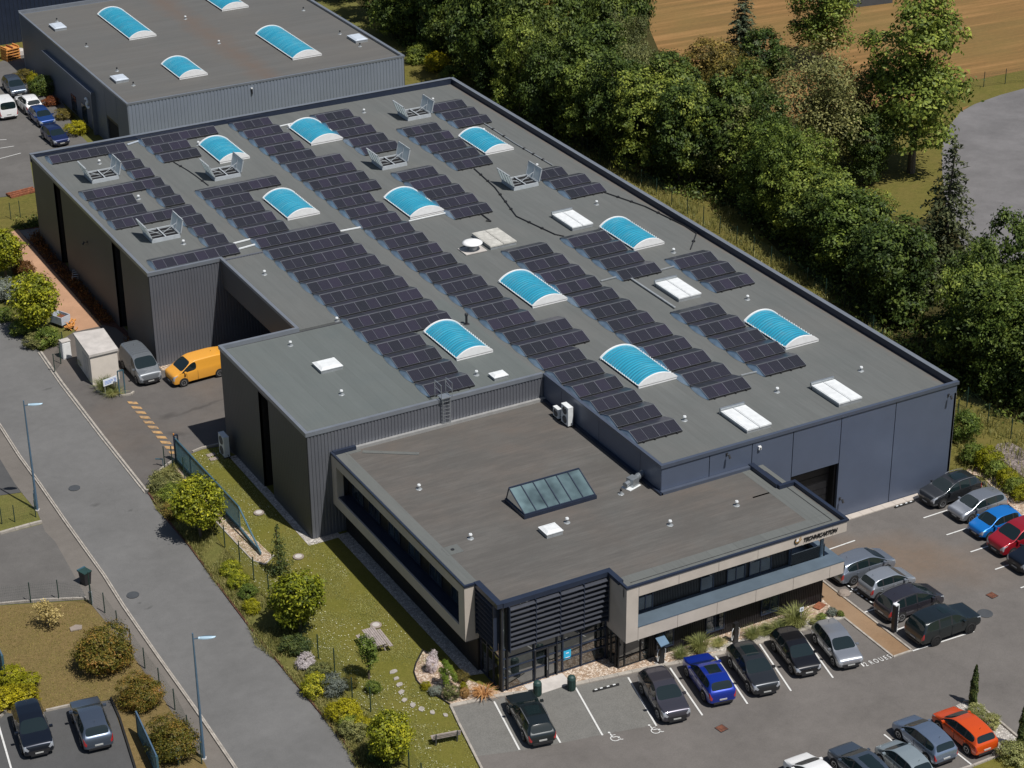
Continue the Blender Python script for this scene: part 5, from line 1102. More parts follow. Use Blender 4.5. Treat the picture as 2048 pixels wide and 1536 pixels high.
# station: x from nose (fraction of length), belt z, top z, half width, half top width, flag
CARS = {
 'hatch': dict(L=4.15, W=1.78, H=1.48, wb=(.80, 3.38), wr=.32, st=[(0,0.52,0.57,0.66,0.54,0),(0.03,0.64,0.71,0.8,0.66,0),(0.12,0.74,0.81,0.86,0.72,0),(0.42,0.792,0.894,0.873,0.761,0),(0.62,0.82,0.94,0.88,0.784,0),(0.91,0.87,1,0.885,0.831,1),(1.69,0.91,1.4,0.885,0.66,2),(2.14,0.92,1.475,0.89,0.67,3),(2.22,0.92,1.48,0.89,0.67,2),(3,0.94,1.475,0.885,0.655,3),(3.08,0.94,1.47,0.885,0.65,4),(3.82,0.96,1.39,0.87,0.62,5),(4.03,0.93,1.02,0.86,0.742,6),(4.12,0.8,0.92,0.84,0.742,6),(4.15,0.6,0.7,0.76,0.68,6)]),
 'small': dict(L=3.75, W=1.66, H=1.50, wb=(.72, 3.14), wr=.30, st=[(0,0.52,0.59,0.58,0.499,0),(0.03,0.64,0.71,0.74,0.624,0),(0.1,0.76,0.83,0.79,0.686,0),(0.42,0.831,0.937,0.817,0.742,0),(0.47,0.84,0.95,0.82,0.749,0),(0.76,0.9,1.02,0.825,0.805,1),(1.47,0.95,1.43,0.825,0.626,2),(1.92,0.96,1.49,0.83,0.631,3),(2,0.96,1.495,0.83,0.631,2),(2.75,0.98,1.48,0.825,0.621,3),(2.82,0.98,1.475,0.825,0.621,4),(3.3,1,1.41,0.81,0.599,5),(3.6,0.97,1.04,0.8,0.686,6),(3.71,0.82,0.92,0.77,0.675,6),(3.75,0.62,0.72,0.66,0.599,6)]),
 'suv': dict(L=4.48, W=1.86, H=1.64, wb=(.88, 3.55), wr=.35, st=[(0,0.62,0.69,0.66,0.562,0),(0.03,0.76,0.85,0.84,0.686,0),(0.12,0.88,0.97,0.89,0.77,0),(0.42,0.921,1.016,0.908,0.811,0),(0.77,0.96,1.06,0.925,0.849,0),(1.11,1,1.11,0.93,0.9,1),(1.92,1.05,1.55,0.93,0.69,2),(2.38,1.06,1.62,0.93,0.696,3),(2.46,1.06,1.625,0.93,0.696,2),(3.28,1.08,1.62,0.925,0.685,3),(3.36,1.08,1.615,0.925,0.679,4),(4,1.1,1.53,0.91,0.653,5),(4.32,1.06,1.12,0.89,0.771,6),(4.44,0.92,1.02,0.85,0.75,6),(4.48,0.68,0.78,0.74,0.686,6)]),
 'estate': dict(L=4.75, W=1.84, H=1.45, wb=(.88, 3.70), wr=.33, st=[(0,0.52,0.59,0.64,0.541,0),(0.03,0.64,0.71,0.82,0.666,0),(0.12,0.74,0.81,0.88,0.759,0),(0.42,0.776,0.86,0.894,0.794,0),(0.87,0.82,0.92,0.91,0.837,0),(1.21,0.86,0.96,0.915,0.889,1),(2.07,0.9,1.37,0.915,0.663,2),(2.52,0.91,1.43,0.92,0.669,3),(2.6,0.91,1.435,0.92,0.669,2),(3.42,0.93,1.42,0.915,0.663,3),(3.5,0.93,1.415,0.915,0.658,4),(4.22,0.95,1.34,0.9,0.631,5),(4.6,0.92,0.98,0.87,0.75,6),(4.7,0.8,0.89,0.83,0.74,6),(4.75,0.58,0.68,0.72,0.664,6)]),
 'mpv': dict(L=4.55, W=1.83, H=1.64, wb=(.85, 3.58), wr=.33, st=[(0,0.58,0.65,0.64,0.541,0),(0.03,0.72,0.79,0.82,0.686,0),(0.12,0.84,0.92,0.88,0.77,0),(0.42,0.9,1.01,0.903,0.82,0),(0.54,0.92,1.04,0.91,0.837,0),(0.81,0.96,1.11,0.915,0.9,1),(1.77,1,1.55,0.915,0.685,2),(2.28,1.01,1.63,0.915,0.69,3),(2.36,1.01,1.635,0.915,0.69,2),(3.22,1.03,1.62,0.91,0.685,3),(3.3,1.03,1.615,0.91,0.679,4),(4.12,1.04,1.53,0.9,0.653,5),(4.42,1,1.06,0.88,0.771,6),(4.51,0.88,0.98,0.84,0.75,6),(4.55,0.64,0.74,0.74,0.664,6)]),
 'rover': dict(L=4.80, W=1.95, H=1.80, wb=(.90, 3.68), wr=.385, st=[(0,0.72,0.81,0.74,0.645,0),(0.03,0.9,0.99,0.91,0.79,0),(0.1,1.01,1.09,0.95,0.853,0),(0.42,1.038,1.118,0.959,0.887,0),(0.79,1.07,1.15,0.97,0.926,0),(1.23,1.08,1.19,0.975,0.961,1),(1.87,1.14,1.7,0.975,0.76,2),(2.42,1.15,1.78,0.975,0.765,3),(2.5,1.15,1.785,0.975,0.765,2),(3.4,1.16,1.79,0.97,0.76,3),(3.48,1.16,1.785,0.97,0.754,4),(4.42,1.17,1.74,0.96,0.738,5),(4.68,1.13,1.19,0.95,0.857,6),(4.77,0.98,1.08,0.93,0.835,6),(4.8,0.74,0.84,0.82,0.75,6)]),
 'ludospace': dict(L=4.38, W=1.81, H=1.81, wb=(.90, 3.62), wr=.32, van=1, st=[(0,0.6,0.67,0.64,0.541,0),(0.03,0.76,0.85,0.82,0.686,0),(0.12,0.9,0.99,0.87,0.77,0),(0.42,0.957,1.068,0.891,0.826,0),(0.57,0.98,1.1,0.9,0.849,0),(0.91,1.02,1.17,0.905,0.925,1),(1.69,1.08,1.7,0.905,0.749,2),(2.1,1.09,1.78,0.905,0.76,3),(2.18,1.09,1.79,0.905,0.76,7),(3.15,1.1,1.81,0.905,0.76,7),(3.23,1.1,1.81,0.905,0.76,7),(4.22,1.1,1.78,0.9,0.749,8),(4.33,1.06,1.12,0.89,0.814,6),(4.36,0.9,1,0.87,0.793,6),(4.38,0.6,0.7,0.8,0.707,6)]),
 'van': dict(L=4.80, W=1.92, H=1.97, wb=(.86, 3.95), wr=.33, van=1, st=[(0,0.58,0.65,0.7,0.603,0),(0.03,0.78,0.89,0.88,0.749,0),(0.12,0.94,1.05,0.93,0.811,0),(0.42,1.027,1.155,0.952,0.873,0),(0.47,1.04,1.17,0.955,0.882,0),(0.71,1.08,1.27,0.96,0.961,1),(1.59,1.14,1.87,0.96,0.813,2),(2.05,1.15,1.95,0.96,0.824,3),(2.13,1.15,1.955,0.96,0.824,7),(3.3,1.16,1.97,0.96,0.829,7),(3.4,1.16,1.97,0.96,0.829,7),(4.66,1.16,1.95,0.955,0.824,8),(4.76,1.12,1.18,0.95,0.9,6),(4.78,0.95,1.05,0.94,0.879,6),(4.8,0.55,0.65,0.88,0.803,6)]),
}
PARTS = ['body', 'windscreen', 'rear_window', 'side_window', 'headlight', 'tail_light', 'grille', 'lower_trim', 'pillar']
def car_meshes(kind, glassroof=False):
    T = CARS[kind]; L = T['L']; st = T['st']; z0 = .20 if kind != 'rover' else .27; rows = []
    for (x, zb, zt, w, wt, fl) in st:
        xx = L / 2 - x; gh = fl in (1, 2, 3, 4, 5, 7, 8) or (fl == 6 and 0)
        k = 0 if fl in (0, 6) or fl == 1 else 1
        zl = zb if not k else zb
        e4 = (wt, lerp(zb, zt, .93 if k else .72)); e4b = (wt * (.975 if k or fl == 1 else .955), lerp(zb, zt, .975 if k else .80)); e5 = (wt * .5, zt - .004)
        low = z0 + (0 if .1 < x < L - .1 else .10)
        rows.append([(xx, 0, low), (xx, w * .80, low), (xx, w * .965, low + .10), (xx, w, lerp(low, zb, .55)), (xx, w * .985, zb - .03), (xx, w * .955, zb + .015), (xx, *e4), (xx, *e4b), (xx, *e5), (xx, 0, zt)])
    nr = 10; vs = []; idx = {}
    for i, r in enumerate(rows):
        for j, p in enumerate(r):
            idx[i, j, 1] = len(vs); vs.append(p)
            if p[1] == 0: idx[i, j, -1] = idx[i, j, 1]
            else: idx[i, j, -1] = len(vs); vs.append((p[0], -p[1], p[2]))
    fs = []; pid = []
    P = PARTS.index
    for i in range(len(rows) - 1):
        fa, fb = st[i][5], st[i + 1][5]
        for j in range(nr - 1):
            part = P('body')
            if j <= 1: part = P('lower_trim')
            if j == 5:
                if fa == 1 and fb == 2: part = P('side_window')
                elif fa == 2 and fb == 3: part = P('side_window')
                elif (fa, fb) == (3, 2): part = P('pillar')
                elif fa == 2 and fb == 3: part = P('side_window')
                elif (fa, fb) == (3, 4): part = P('pillar')
                elif (fa, fb) == (4, 5): part = P('side_window')
                elif kind == 'ludospace' and (fa, fb) == (7, 7) and i == 8: part = P('body')
            if j >= 7:
                if fa == 1 and fb == 2: part = P('windscreen')
                if fa in (5,) and fb == 6: part = P('rear_window')
                if fa == 8 and fb == 6: part = P('rear_window')
            if (j in (4, 5) and i == 1) or (j == 4 and i == 2) or (j == 3 and i == 1): part = P('headlight')
            if j in (4, 5) and i == 0: part = P('headlight')
            if j in (3, 4) and i in (len(rows) - 3, len(rows) - 2): part = P('tail_light')
            for s in (1, -1):
                f = (idx[i, j, s], idx[i + 1, j, s], idx[i + 1, j + 1, s], idx[i, j + 1, s])
                f = tuple(dict.fromkeys(f))
                if len(f) < 3: continue
                if s == 1: f = f[::-1]
                fs.append(f); pid.append(part)
    for i, rev in ((0, 0), (len(rows) - 1, 1)):
        for j in range(nr - 1):
            f = [idx[i, j, 1], idx[i, j + 1, 1], idx[i, j + 1, -1], idx[i, j, -1]]; f = list(dict.fromkeys(f))
            if len(f) < 3: continue
            if rev: f = f[::-1]
            part = P('body')
            if not rev and 1 <= j <= 3: part = P('grille')
            if j == 0: part = P('lower_trim')
            fs.append(tuple(f[::-1]) if True else tuple(f)); pid.append(part)
    me = bpy.data.meshes.new('c'); me.from_pydata(vs, [], fs)
    for n in PARTS: me.materials.append(MAT['rubber'] if n != 'body' else MAT['white_paint'])
    for n in range(len(PARTS) - 1): pass
    me.polygons.foreach_set('material_index', pid); me.update()
    # keep material slots distinct after evaluation
    bm = bmesh.new(); bm.from_mesh(me); bmesh.ops.recalc_face_normals(bm, faces=bm.faces)
    cl = bm.edges.layers.float.get('crease_edge') or bm.edges.layers.float.new('crease_edge')
    for e_ in bm.edges:
        ms = {f.material_index for f in e_.link_faces}
        if len(ms) > 1: e_[cl] = .9
        zz = [v.co.z for v in e_.verts]; xs_ = [v.co.x for v in e_.verts]
    bm.to_mesh(me); bm.free()
    o = bpy.data.objects.new('c', me); COL.objects.link(o); s = o.modifiers.new('s', 'SUBSURF'); s.levels = s.render_levels = 2
    dg = bpy.context.evaluated_depsgraph_get(); ev = bpy.data.meshes.new_from_object(o.evaluated_get(dg)); bpy.data.objects.remove(o)
    out = []
    groups = {}
    for p in ev.polygons:
        nm = PARTS[p.material_index]; cx = sum(ev.vertices[v].co.x for v in p.vertices) / len(p.vertices); cy = sum(ev.vertices[v].co.y for v in p.vertices)
        key = nm
        if nm in ('headlight', 'tail_light', 'side_window', 'pillar'): key = (nm, cy > 0)
        if nm in ('side_window',): key = (nm, cy > 0, 0 if cx > L / 2 - (st[8][0] - .04) else (1 if cx > L / 2 - (st[10][0] - .03) else 2))
        groups.setdefault(key, []).append(p)
    for key, ps in groups.items():
        nm = key if isinstance(key, str) else key[0]
        used = {}; v2 = []; f2 = []
        for p in ps:
            ff = []
            for v in p.vertices:
                if v not in used: used[v] = len(v2); v2.append(tuple(ev.vertices[v].co))
                ff.append(used[v])
            f2.append(ff)
        m2 = bpy.data.meshes.new(nm); m2.from_pydata(v2, [], f2); m2.polygons.foreach_set('use_smooth', [True] * len(f2)); m2.update(); out.append((nm, m2))
    return out
PMAT = {'windscreen': 'car_glass', 'rear_window': 'car_glass', 'side_window': 'car_glass', 'headlight': 'lamp_clear', 'tail_light': 'lamp_red', 'grille': 'plastic_black', 'pillar': 'plastic_black'}
CACHE = {}
def wheel_meshes(r, dark):
    k = ('w', r, dark)
    if k not in CACHE:
        o = []
        mb = MB(); pr = [(r * .66, -.09), (r * .93, -.105), (r, -.06), (r, .06), (r * .93, .105), (r * .66, .09)]
        n = 24; vs = []; fs = []
        for (q, y) in pr:
            for i in range(n): t = 2 * math.pi * i / n; vs.append((q * math.cos(t), y, q * math.sin(t)))
        for a in range(len(pr) - 1):
            for i in range(n): fs.append((a * n + i, a * n + (i + 1) % n, (a + 1) * n + (i + 1) % n, (a + 1) * n + i))
        mb.add(vs, fs, 'rubber'); q = mb.build('tyre', None, True); o.append(('tyre', q.data)); bpy.data.objects.remove(q)
        rm = 'rim_dark' if dark else 'rim_silver'
        mb = MB(); mb.cyl((0, .02, 0), (0, .05, 0), r * .66, r * .66, 'rim_shade' if not dark else 'plastic_black', 20)
        for i in range(10):
            t = 2 * math.pi * i / 10 + (.12 if i % 2 else -.12); mb.bar((r * .12 * math.cos(t), .065, r * .12 * math.sin(t)), (r * .66 * math.cos(t), .075, r * .66 * math.sin(t)), .035, .04, rm)
        for i in range(24):
            t0, t1 = math.pi * i / 12, math.pi * (i + 1) / 12; mb.bar((r * .65 * math.cos(t0), .075, r * .65 * math.sin(t0)), (r * .65 * math.cos(t1), .075, r * .65 * math.sin(t1)), .04, .035, rm)
        mb.cyl((0, .04, 0), (0, .095, 0), r * .16, r * .13, rm, 10); q = mb.build('rim'); o.append(('rim', q.data)); bpy.data.objects.remove(q)
        CACHE[k] = o
    return CACHE[k]
def heading(p, q): return math.atan2(q[1] - p[1], q[0] - p[0])
def car(kind, pm, label, anchor, ref, hd, cat='car', trim=None, roof=None, rails=False, sunroof=None, darkrim=False, group='cars parked in the bays', name='parked_car', ribsr=False, rearwin=True):
    T = CARS[kind]; L, W_ = T['L'], T['W']; xf, xr = L / 2 - T['wb'][0], L / 2 - T['wb'][1]; hw = W_ / 2 - .02
    off_ = {'FL': (xf, hw), 'FR': (xf, -hw), 'RL': (xr, hw), 'RR': (xr, -hw), 'C': (0, 0)}[ref]
    c, s = math.cos(hd), math.sin(hd)
    x = anchor[0] - (off_[0] * c - off_[1] * s); y = anchor[1] - (off_[0] * s + off_[1] * c)
    t = thing(name, label, cat, (x, y, .05), hd, group)
    if kind not in CACHE: CACHE[kind] = car_meshes(kind)
    pmat = MAT[pm] if isinstance(pm, str) else pm
    body = None
    def put(nm, me, mat=None, par=None, loc=(0, 0, 0), rz=0):
        o = bpy.data.objects.new(nm, me); COL.objects.link(o); o.parent = par or t; o.location = loc; o.rotation_euler = (0, 0, rz)
        if mat is not None:
            if not me.materials: me.materials.append(MAT['rubber'])
            o.material_slots[0].link = 'OBJECT'; o.material_slots[0].material = mat
        return o
    for nm, me in CACHE[kind]:
        if nm == 'body': m_ = pmat
        elif nm == 'lower_trim': m_ = MAT[trim] if trim else pmat
        elif nm == 'rear_window' and not rearwin: m_ = pmat
        elif nm == 'pillar' and T.get('van'): m_ = pmat
        else: m_ = MAT[PMAT[nm]]
        put(nm, me, m_)
    r = T['wr']
    for wx_ in (xf, xr):
        for sy in (1, -1):
            k = ('arch', kind)
            if k not in CACHE:
                mb = MB(); mb.cyl((0, -.012, 0), (0, .012, 0), r + .055, r + .055, 'rubber', 24); q = mb.build('wheel_arch'); CACHE[k] = q.data; bpy.data.objects.remove(q)
            put('wheel_arch', CACHE[k], None, None, (wx_, sy * (W_ / 2 - .008), r + .02))
            w = bpy.data.objects.new('wheel', None); COL.objects.link(w); w.parent = t; w.location = (wx_, sy * (W_ / 2 - .085), r - .0); w.rotation_euler = (0, 0, 0 if sy > 0 else math.pi)
            for nm, me in wheel_meshes(r, darkrim): put(nm, me, None, w)
    S = T['st'][:3] + T['st'][4:]; zb = S[4][1]
    for sy in (1, -1):
        mb = MB(); mb.box(-.09, .09, -.02, .20 * 1, -.03, .11, pmat); q = mb
        xm = L / 2 - S[4][0] - .30
        o = MB().box(xm - .10, xm + .06, sy * (W_ / 2 - .03), sy * (W_ / 2 + .17), zb + .03, zb + .15, pmat).build('mirror', t)
    # plates, bumper lips and door seams
    MB().box(L / 2 - .03, L / 2 + .022, -.24, .24, .37, .45, 'plate_white').build('number_plate', t)
    zz = .50 if not T.get('van') else .6
    MB().box(-L / 2 - .03, -L / 2 + .05, -.24, .24, zz, zz + .09, 'plate_white').build('number_plate', t)
    mb = MB(); mb.box(-L / 2 - .035, -L / 2 + .12, -.62, .62, .26, .40, 'plastic_black'); mb.build('rear_bumper', t)
    mb = MB(); mb.box(L / 2 - .1, L / 2 + .015, -.5, .5, .22, .32, 'plastic_black'); mb.build('front_bumper', t)
    zt = T['H']
    xs_ = [L / 2 - S[i][0] for i in (6, 8)]
    if rails:
        for sy in (1, -1):
            wt = S[7][4]; MB().tube([(L / 2 - S[5][0] - .35, sy * (wt - .01), zt - .03), (L / 2 - S[6][0] - .25, sy * (wt + .01), zt + .03), (L / 2 - S[9][0], sy * (wt), zt + .02), (L / 2 - S[10][0] + .15, sy * (wt - .03), zt - .07)], .022, 'rim_silver' if rails == 1 else 'plastic_black', 6).build('roof_rail', t)
    if sunroof:
        a, b = L / 2 - S[5][0] - .34, L / 2 - S[5][0] - .34 - sunroof; wt = S[7][4] * .74
        sag = .012
        mb = MB(); q = 8; vs = []; fs = []
        zx = lambda xx: next((lerp(S[i][2], S[i + 1][2], ((L / 2 - xx) - S[i][0]) / (S[i + 1][0] - S[i][0])) for i in range(len(S) - 1) if S[i][0] <= L / 2 - xx <= S[i + 1][0]), zt)
        for i in range(q + 1):
            xx = lerp(a, b, i / q)
            for j in range(7): v = -1 + 2 * j / 6; vs.append((xx, v * wt, zx(xx) + sag - .045 * v * v * (wt / .5) ** 2 * .6))
        for i in range(q):
            for j in range(6): fs.append((i * 7 + j, i * 7 + j + 1, (i + 1) * 7 + j + 1, (i + 1) * 7 + j))
        mb.add(vs, fs, 'car_glass'); mb.build('sunroof', t, True)
    else:
        MB().bar((L / 2 - S[9][0] - .25, 0, zt - .02), (L / 2 - S[9][0] - .32, 0, zt + .09), .02, .02, 'plastic_black').build('antenna', t)
    if ribsr:
        mb = MB()
        for i in range(7): mb.box(-L / 2 + .5 + i * .36, -L / 2 + .56 + i * .36, -.62, .62, zt - .03, zt + .012, pmat)
        mb.build('roof_ribs', t)
    # door seams
    mb = MB()
    for k_ in (3.9, 6.5, 9.0) if not T.get('van') else (4.5, 6.6):
        i = int(k_); f = k_ - i; xx = L / 2 - lerp(S[i][0], S[i + 1][0], f); w = lerp(S[i][3], S[i + 1][3], f); zb_ = lerp(S[i][1], S[i + 1][1], f)
        for sy in (1, -1): mb.box(xx - .008, xx + .008, sy * (w * .93), sy * (w + .003), .36, zb_ - .06, 'plastic_black')
    mb.build('door_gap', t)
    mb = MB()
    for xx in (.05, -1.0):
        for sy in (1, -1): mb.box(xx - .1, xx + .08, sy * (W_ / 2 - .06), sy * (W_ / 2 + .012), zb - .12, zb - .09, pmat)
    if not T.get('van'): mb.build('door_handle', t)
    return t
paint('paint_navyblack', (.010, .014, .024)); paint('paint_bluegrey', (.12, .15, .20), .7); paint('paint_purplegrey', (.075, .072, .090), .6)
paint('paint_blue', (.006, .03, .30), .4); paint('paint_darkgrey', (.040, .044, .050), .6); paint('paint_black', (.008, .008, .010), .3)
paint('paint_silver', (.42, .44, .47), .75); paint('paint_icegrey', (.30, .34, .40), .7); paint('paint_palegrey', (.38, .41, .45), .6)
paint('paint_anthracite', (.055, .052, .066), .6); paint('paint_greenblack', (.012, .018, .020), .3); paint('paint_brightblue', (.01, .19, .60), .35)
paint('paint_red', (.32, .012, .022), .3); paint('paint_orange', (.72, .085, .008), .3); paint('paint_steelblue', (.26, .33, .44), .75)
paint('paint_white', (.74, .74, .73), .0, .35); paint('paint_nightblue', (.012, .022, .085), .4); paint('paint_slate', (.09, .115, .15), .6)
paint('paint_yellow', (.72, .33, .035), .0, .45); paint('paint_vangrey', (.15, .165, .18), .3, .4); paint('paint_mist', (.33, .39, .41), .5); paint('paint_midblue', (.012, .05, .20), .4)
HF = heading((-29.79,-9.65), (-30.79,-14.79)); HB = HF + math.pi
car('estate', 'paint_greenblack', 'dark estate car with black roof glass, nose-in at the left front row end', (-41.35,-11.68), 'RL', HB, rails=1, sunroof=.9)
car('suv', 'paint_purplegrey', 'purple-grey compact SUV parked nose-out, first right of the empty disabled bay', (-33.32,-13.77), 'FR', HF, rails=2)
car('suv', 'paint_blue', 'bright royal blue SUV with dark sunroof, parked nose-in in the front row', (-29.94,-13.57), 'RL', HB, sunroof=.95)
car('suv', 'paint_darkgrey', 'dark grey SUV parked nose-out between the blue car and the black hatchback', (-27.07,-14.12), 'FR', HF, sunroof=1.3, trim='plastic_grey')
car('hatch', 'paint_black', 'black hatchback parked nose-out left of the silver hatchback', (-23.65,-13.81), 'FR', HF)
car('hatch', 'paint_silver', 'silver hatchback parked nose-out at the right end of the front row by the lettering', (-20.91,-14.42), 'FR', HF)
HS = heading((-13.92,-15.82), (-11.25,-15.78))
car('mpv', 'paint_icegrey', 'pale blue-grey hatchback nearest the office terrace corner, rear to the walkway', (-14.09,-7.54), 'RR', HS)
car('small', 'paint_palegrey', 'small light grey hatchback second from the terrace, rear to the walkway', (-13.85,-9.90), 'RR', HS)
car('mpv', 'paint_anthracite', 'dark purple-grey people carrier behind the white charging post', (-14.12,-12.60), 'RR', HS, rails=2)
car('rover', 'paint_greenblack', 'large boxy black off-roader with black wheels at the walkway end', (-13.92,-15.82), 'RR', HS, darkrim=True, sunroof=.6)
HR = heading((0.54,-2.87), (-4.56,-2.94))
car('suv', 'paint_darkgrey', 'dark grey SUV with silver roof rails, nearest the navy wall', (-2.55,-2.53), 'FL', HR, rails=1, sunroof=1.1)
car('hatch', 'paint_silver', 'silver electric hatchback between the dark grey SUV and the bright blue car', (-2.15,-5.10), 'FL', HR)
car('small', 'paint_brightblue', 'small bright blue hatchback beside the red van-like car', (-2.55,-7.53), 'FL', HR)
car('ludospace', 'paint_red', 'dark red high-roofed family car cut by the right edge', (-2.63,-9.95), 'FL', HR, trim='plastic_grey')
car('suv', 'paint_navyblack', 'dark navy car mostly cut off by the right edge below the red one', (-2.94,-12.36), 'FL', HR)
HL = heading((-22.14,-25.00), (-22.10,-22.41))
car('hatch', 'paint_steelblue', 'light steel-blue hatchback parked beside the orange one', (-22.14,-25.00), 'RL', HL)
car('hatch', 'paint_orange', 'bright orange hatchback beside the gravel island with the cypress', (-19.57,-25.50), 'RL', HL)
car('small', 'paint_mist', 'pale green-grey small car cut by the bottom edge, left of the steel-blue hatchback', (-24.49,-23.79), 'FL', HL)
car('suv', 'paint_slate', 'dark slate-blue car cut by the bottom edge, between the white and pale cars', (-27.13,-22.94), 'FL', HL, sunroof=1.6)
car('hatch', 'paint_white', 'white car of which only the bonnet shows at the bottom edge', (-29.82,-22.28), 'FL', HL)
HC = heading((-67.78,5.13), (-68.47,0.67))
car('suv', 'paint_navyblack', 'blue-black SUV parked nose-out beside the yellow hedge', (-67.49,1.64), 'FR', HC + .03)
car('suv', 'paint_bluegrey', 'blue-grey SUV with red tail lights, beside the bronze bushes at the bottom left', (-64.25,0.53), 'RL', HC + math.pi + .03, trim='plastic_grey')
car('van', 'paint_vangrey', 'grey delivery van with ribbed roof squeezed beside the beige kiosk', (-45.22,44.25), 'FR', heading((-45.25,48.08), (-45.23,44.92)), 'van', 'plastic_grey', group='vans in the factory yard', name='parked_van', ribsr=True)
car('van', 'paint_yellow', 'yellow delivery van in the yard, half hidden by the wing roof', (-42.10,41.92), 'FL', heading((-39.12,42.14), (-42.08,41.96)), 'van', 'plastic_grey', group='vans in the factory yard', name='parked_van')
car('mpv', 'paint_slate', 'dark blue family car nearest the top left corner beside the bushes', (-32.56,118.96), 'C', R_(-92), group='cars along the warehouse wall')
car('van', 'paint_white', 'white van cut by the left edge beside the white SUV', (-35.63,112.64), 'C', R_(88), 'van', group='cars along the warehouse wall', name='parked_van')
car('suv', 'paint_white', 'white compact SUV with roof rails beside the warehouse wall', (-32.89,112.61), 'C', R_(91), rails=2, group='cars along the warehouse wall')
car('hatch', 'paint_midblue', 'mid-blue hatchback between the white SUV and the darker blue car', (-32.92,107.97), 'C', R_(-88), group='cars along the warehouse wall')
car('hatch', 'paint_nightblue', 'dark navy hatchback nearest the big hall, beside the yellow bush', (-33.50,101.57), 'C', R_(-87), group='cars along the warehouse wall')

# ---------------------------------------------------------------- vegetation
import numpy as np
def leaf_mesh(name, P, Nn, S, tone, mat, asp=1.5, fold=True):
    """P positions, Nn leaf normals, S sizes: one bent quad per leaf clump"""
    n = len(P); rng = np.random.default_rng(n)
    r = rng.normal(size=(n, 3)); u = np.cross(Nn, r); u /= np.linalg.norm(u, axis=1)[:, None] + 1e-9; v = np.cross(Nn, u); v /= np.linalg.norm(v, axis=1)[:, None] + 1e-9
    a = (S * .5)[:, None]; b = a * asp
    q = np.stack([P - v * b, P + u * a * .8 - v * b * .1, P + v * b, P - u * a * .8 + v * b * .1], 1)
    q[:, 0] -= Nn * a * .35; q[:, 2] -= Nn * a * .35
    me = bpy.data.meshes.new(name); me.vertices.add(n * 4); me.loops.add(n * 4); me.polygons.add(n)
    me.vertices.foreach_set('co', q.reshape(-1)); me.loops.foreach_set('vertex_index', np.arange(n * 4, dtype=np.int32))
    me.polygons.foreach_set('loop_start', np.arange(0, n * 4, 4, dtype=np.int32)); me.polygons.foreach_set('loop_total', np.full(n, 4, dtype=np.int32))
    me.materials.append(MAT[mat]); me.update(calc_edges=True)
    at = me.attributes.new('tone', 'FLOAT', 'FACE'); at.data.foreach_set('value', tone.astype(np.float32)); return me
def unit(v): return v / (np.linalg.norm(v, axis=-1, keepdims=True) + 1e-9)
def crown(seed, W_, H_, nl=16, nc=240, per=24, size=.34, mat='leaf_dark', lob=(.26, .40), cl=.42, base=.12, taper=.0, flat=.85):
    """crown standing on z=0..H, made of lobes; each lobe carries clusters of leaves on its shell"""
    rng = np.random.default_rng(seed); C = []; Rr = []
    for i in range(nl):
        for _ in range(30):
            d = unit(rng.normal(size=3)); rad = rng.uniform(.15, .68) ** .6
            p = d * rad; z = .5 + .5 * p[2]
            w = 1 - taper * z
            c = np.array([p[0] * W_ / 2 * .72 * w, p[1] * W_ / 2 * .72 * w, H_ * (base + (1 - base) * z * .86)])
            r = rng.uniform(*lob) * W_ / 2 * (1 - taper * z * .8) * 1.15
            if not C or min(np.linalg.norm(c - q) for q in C) > r * .55: break
        C.append(c); Rr.append(r)
    C = np.array(C); Rr = np.array(Rr)
    k = rng.choice(nl, nc, p=Rr ** 2 / (Rr ** 2).sum()); d = unit(rng.normal(size=(nc, 3)) + np.array([0, 0, .35]))
    cc = C[k] + d * (Rr[k] * rng.uniform(.75, 1.08, nc))[:, None] * np.array([1, 1, flat])
    # drop clusters swallowed by another lobe
    inside = np.zeros(nc, bool)
    for c, r in zip(C, Rr): inside |= np.linalg.norm((cc - c) / np.array([1, 1, flat]), axis=1) < r * .62
    cc = cc[~inside]; d = d[~inside]; m = len(cc)
    P = np.repeat(cc, per, 0) + rng.normal(size=(m * per, 3)) * cl * np.array([1, 1, .62]); D = np.repeat(d, per, 0)
    Nn = unit(D * .9 + rng.normal(size=P.shape) * .42 + np.array([0, 0, .35]))
    sx = (W_ / 2) / np.percentile(np.linalg.norm(P[:, :2], axis=1), 95); P[:, :2] *= sx
    z0, z1 = np.percentile(P[:, 2], 2), np.percentile(P[:, 2], 98.5); f = lambda z: (z - z0) / (z1 - z0) * H_ * (.96 - base * .5) + H_ * base * .5; P[:, 2] = f(P[:, 2]); C = C * np.array([sx, sx, 1]); C[:, 2] = f(C[:, 2])
    tone = np.repeat(rng.uniform(0, 1, m), per) * .5 + rng.uniform(0, 1, len(P)) * .5
    S = size * rng.uniform(.6, 1.35, len(P)); P[:, 2] = np.maximum(P[:, 2], .03)
    return leaf_mesh('crown', P, Nn, S, tone, mat), C
def trunk_mesh(H_, r, C, seed, z0=0.):
    rng = random.Random(seed); mb = MB(); pts = [Vector((0, 0, 0))]
    for i in range(1, 5): pts.append(Vector((rng.uniform(-.12, .12) * i * .4, rng.uniform(-.12, .12) * i * .4, H_ * i / 4)))
    for i in range(4): mb.cyl(pts[i], pts[i + 1], r * (1 - .18 * i), r * (1 - .18 * (i + 1)), 'bark', 9, True)
    for c in list(C)[:9]:
        c = Vector(c); s = pts[2].lerp(pts[4], rng.random()); s = Vector((s.x, s.y, min(s.z, c.z * .8))); mid = s.lerp(c, .5) + Vector((0, 0, -.1))
        mb.cyl(s, mid, r * .4, r * .26, 'bark', 6); mb.cyl(mid, c, r * .26, r * .1, 'bark', 6)
    o = mb.build('trunk'); me = o.data; bpy.data.objects.remove(o); return me
PROTO = {}
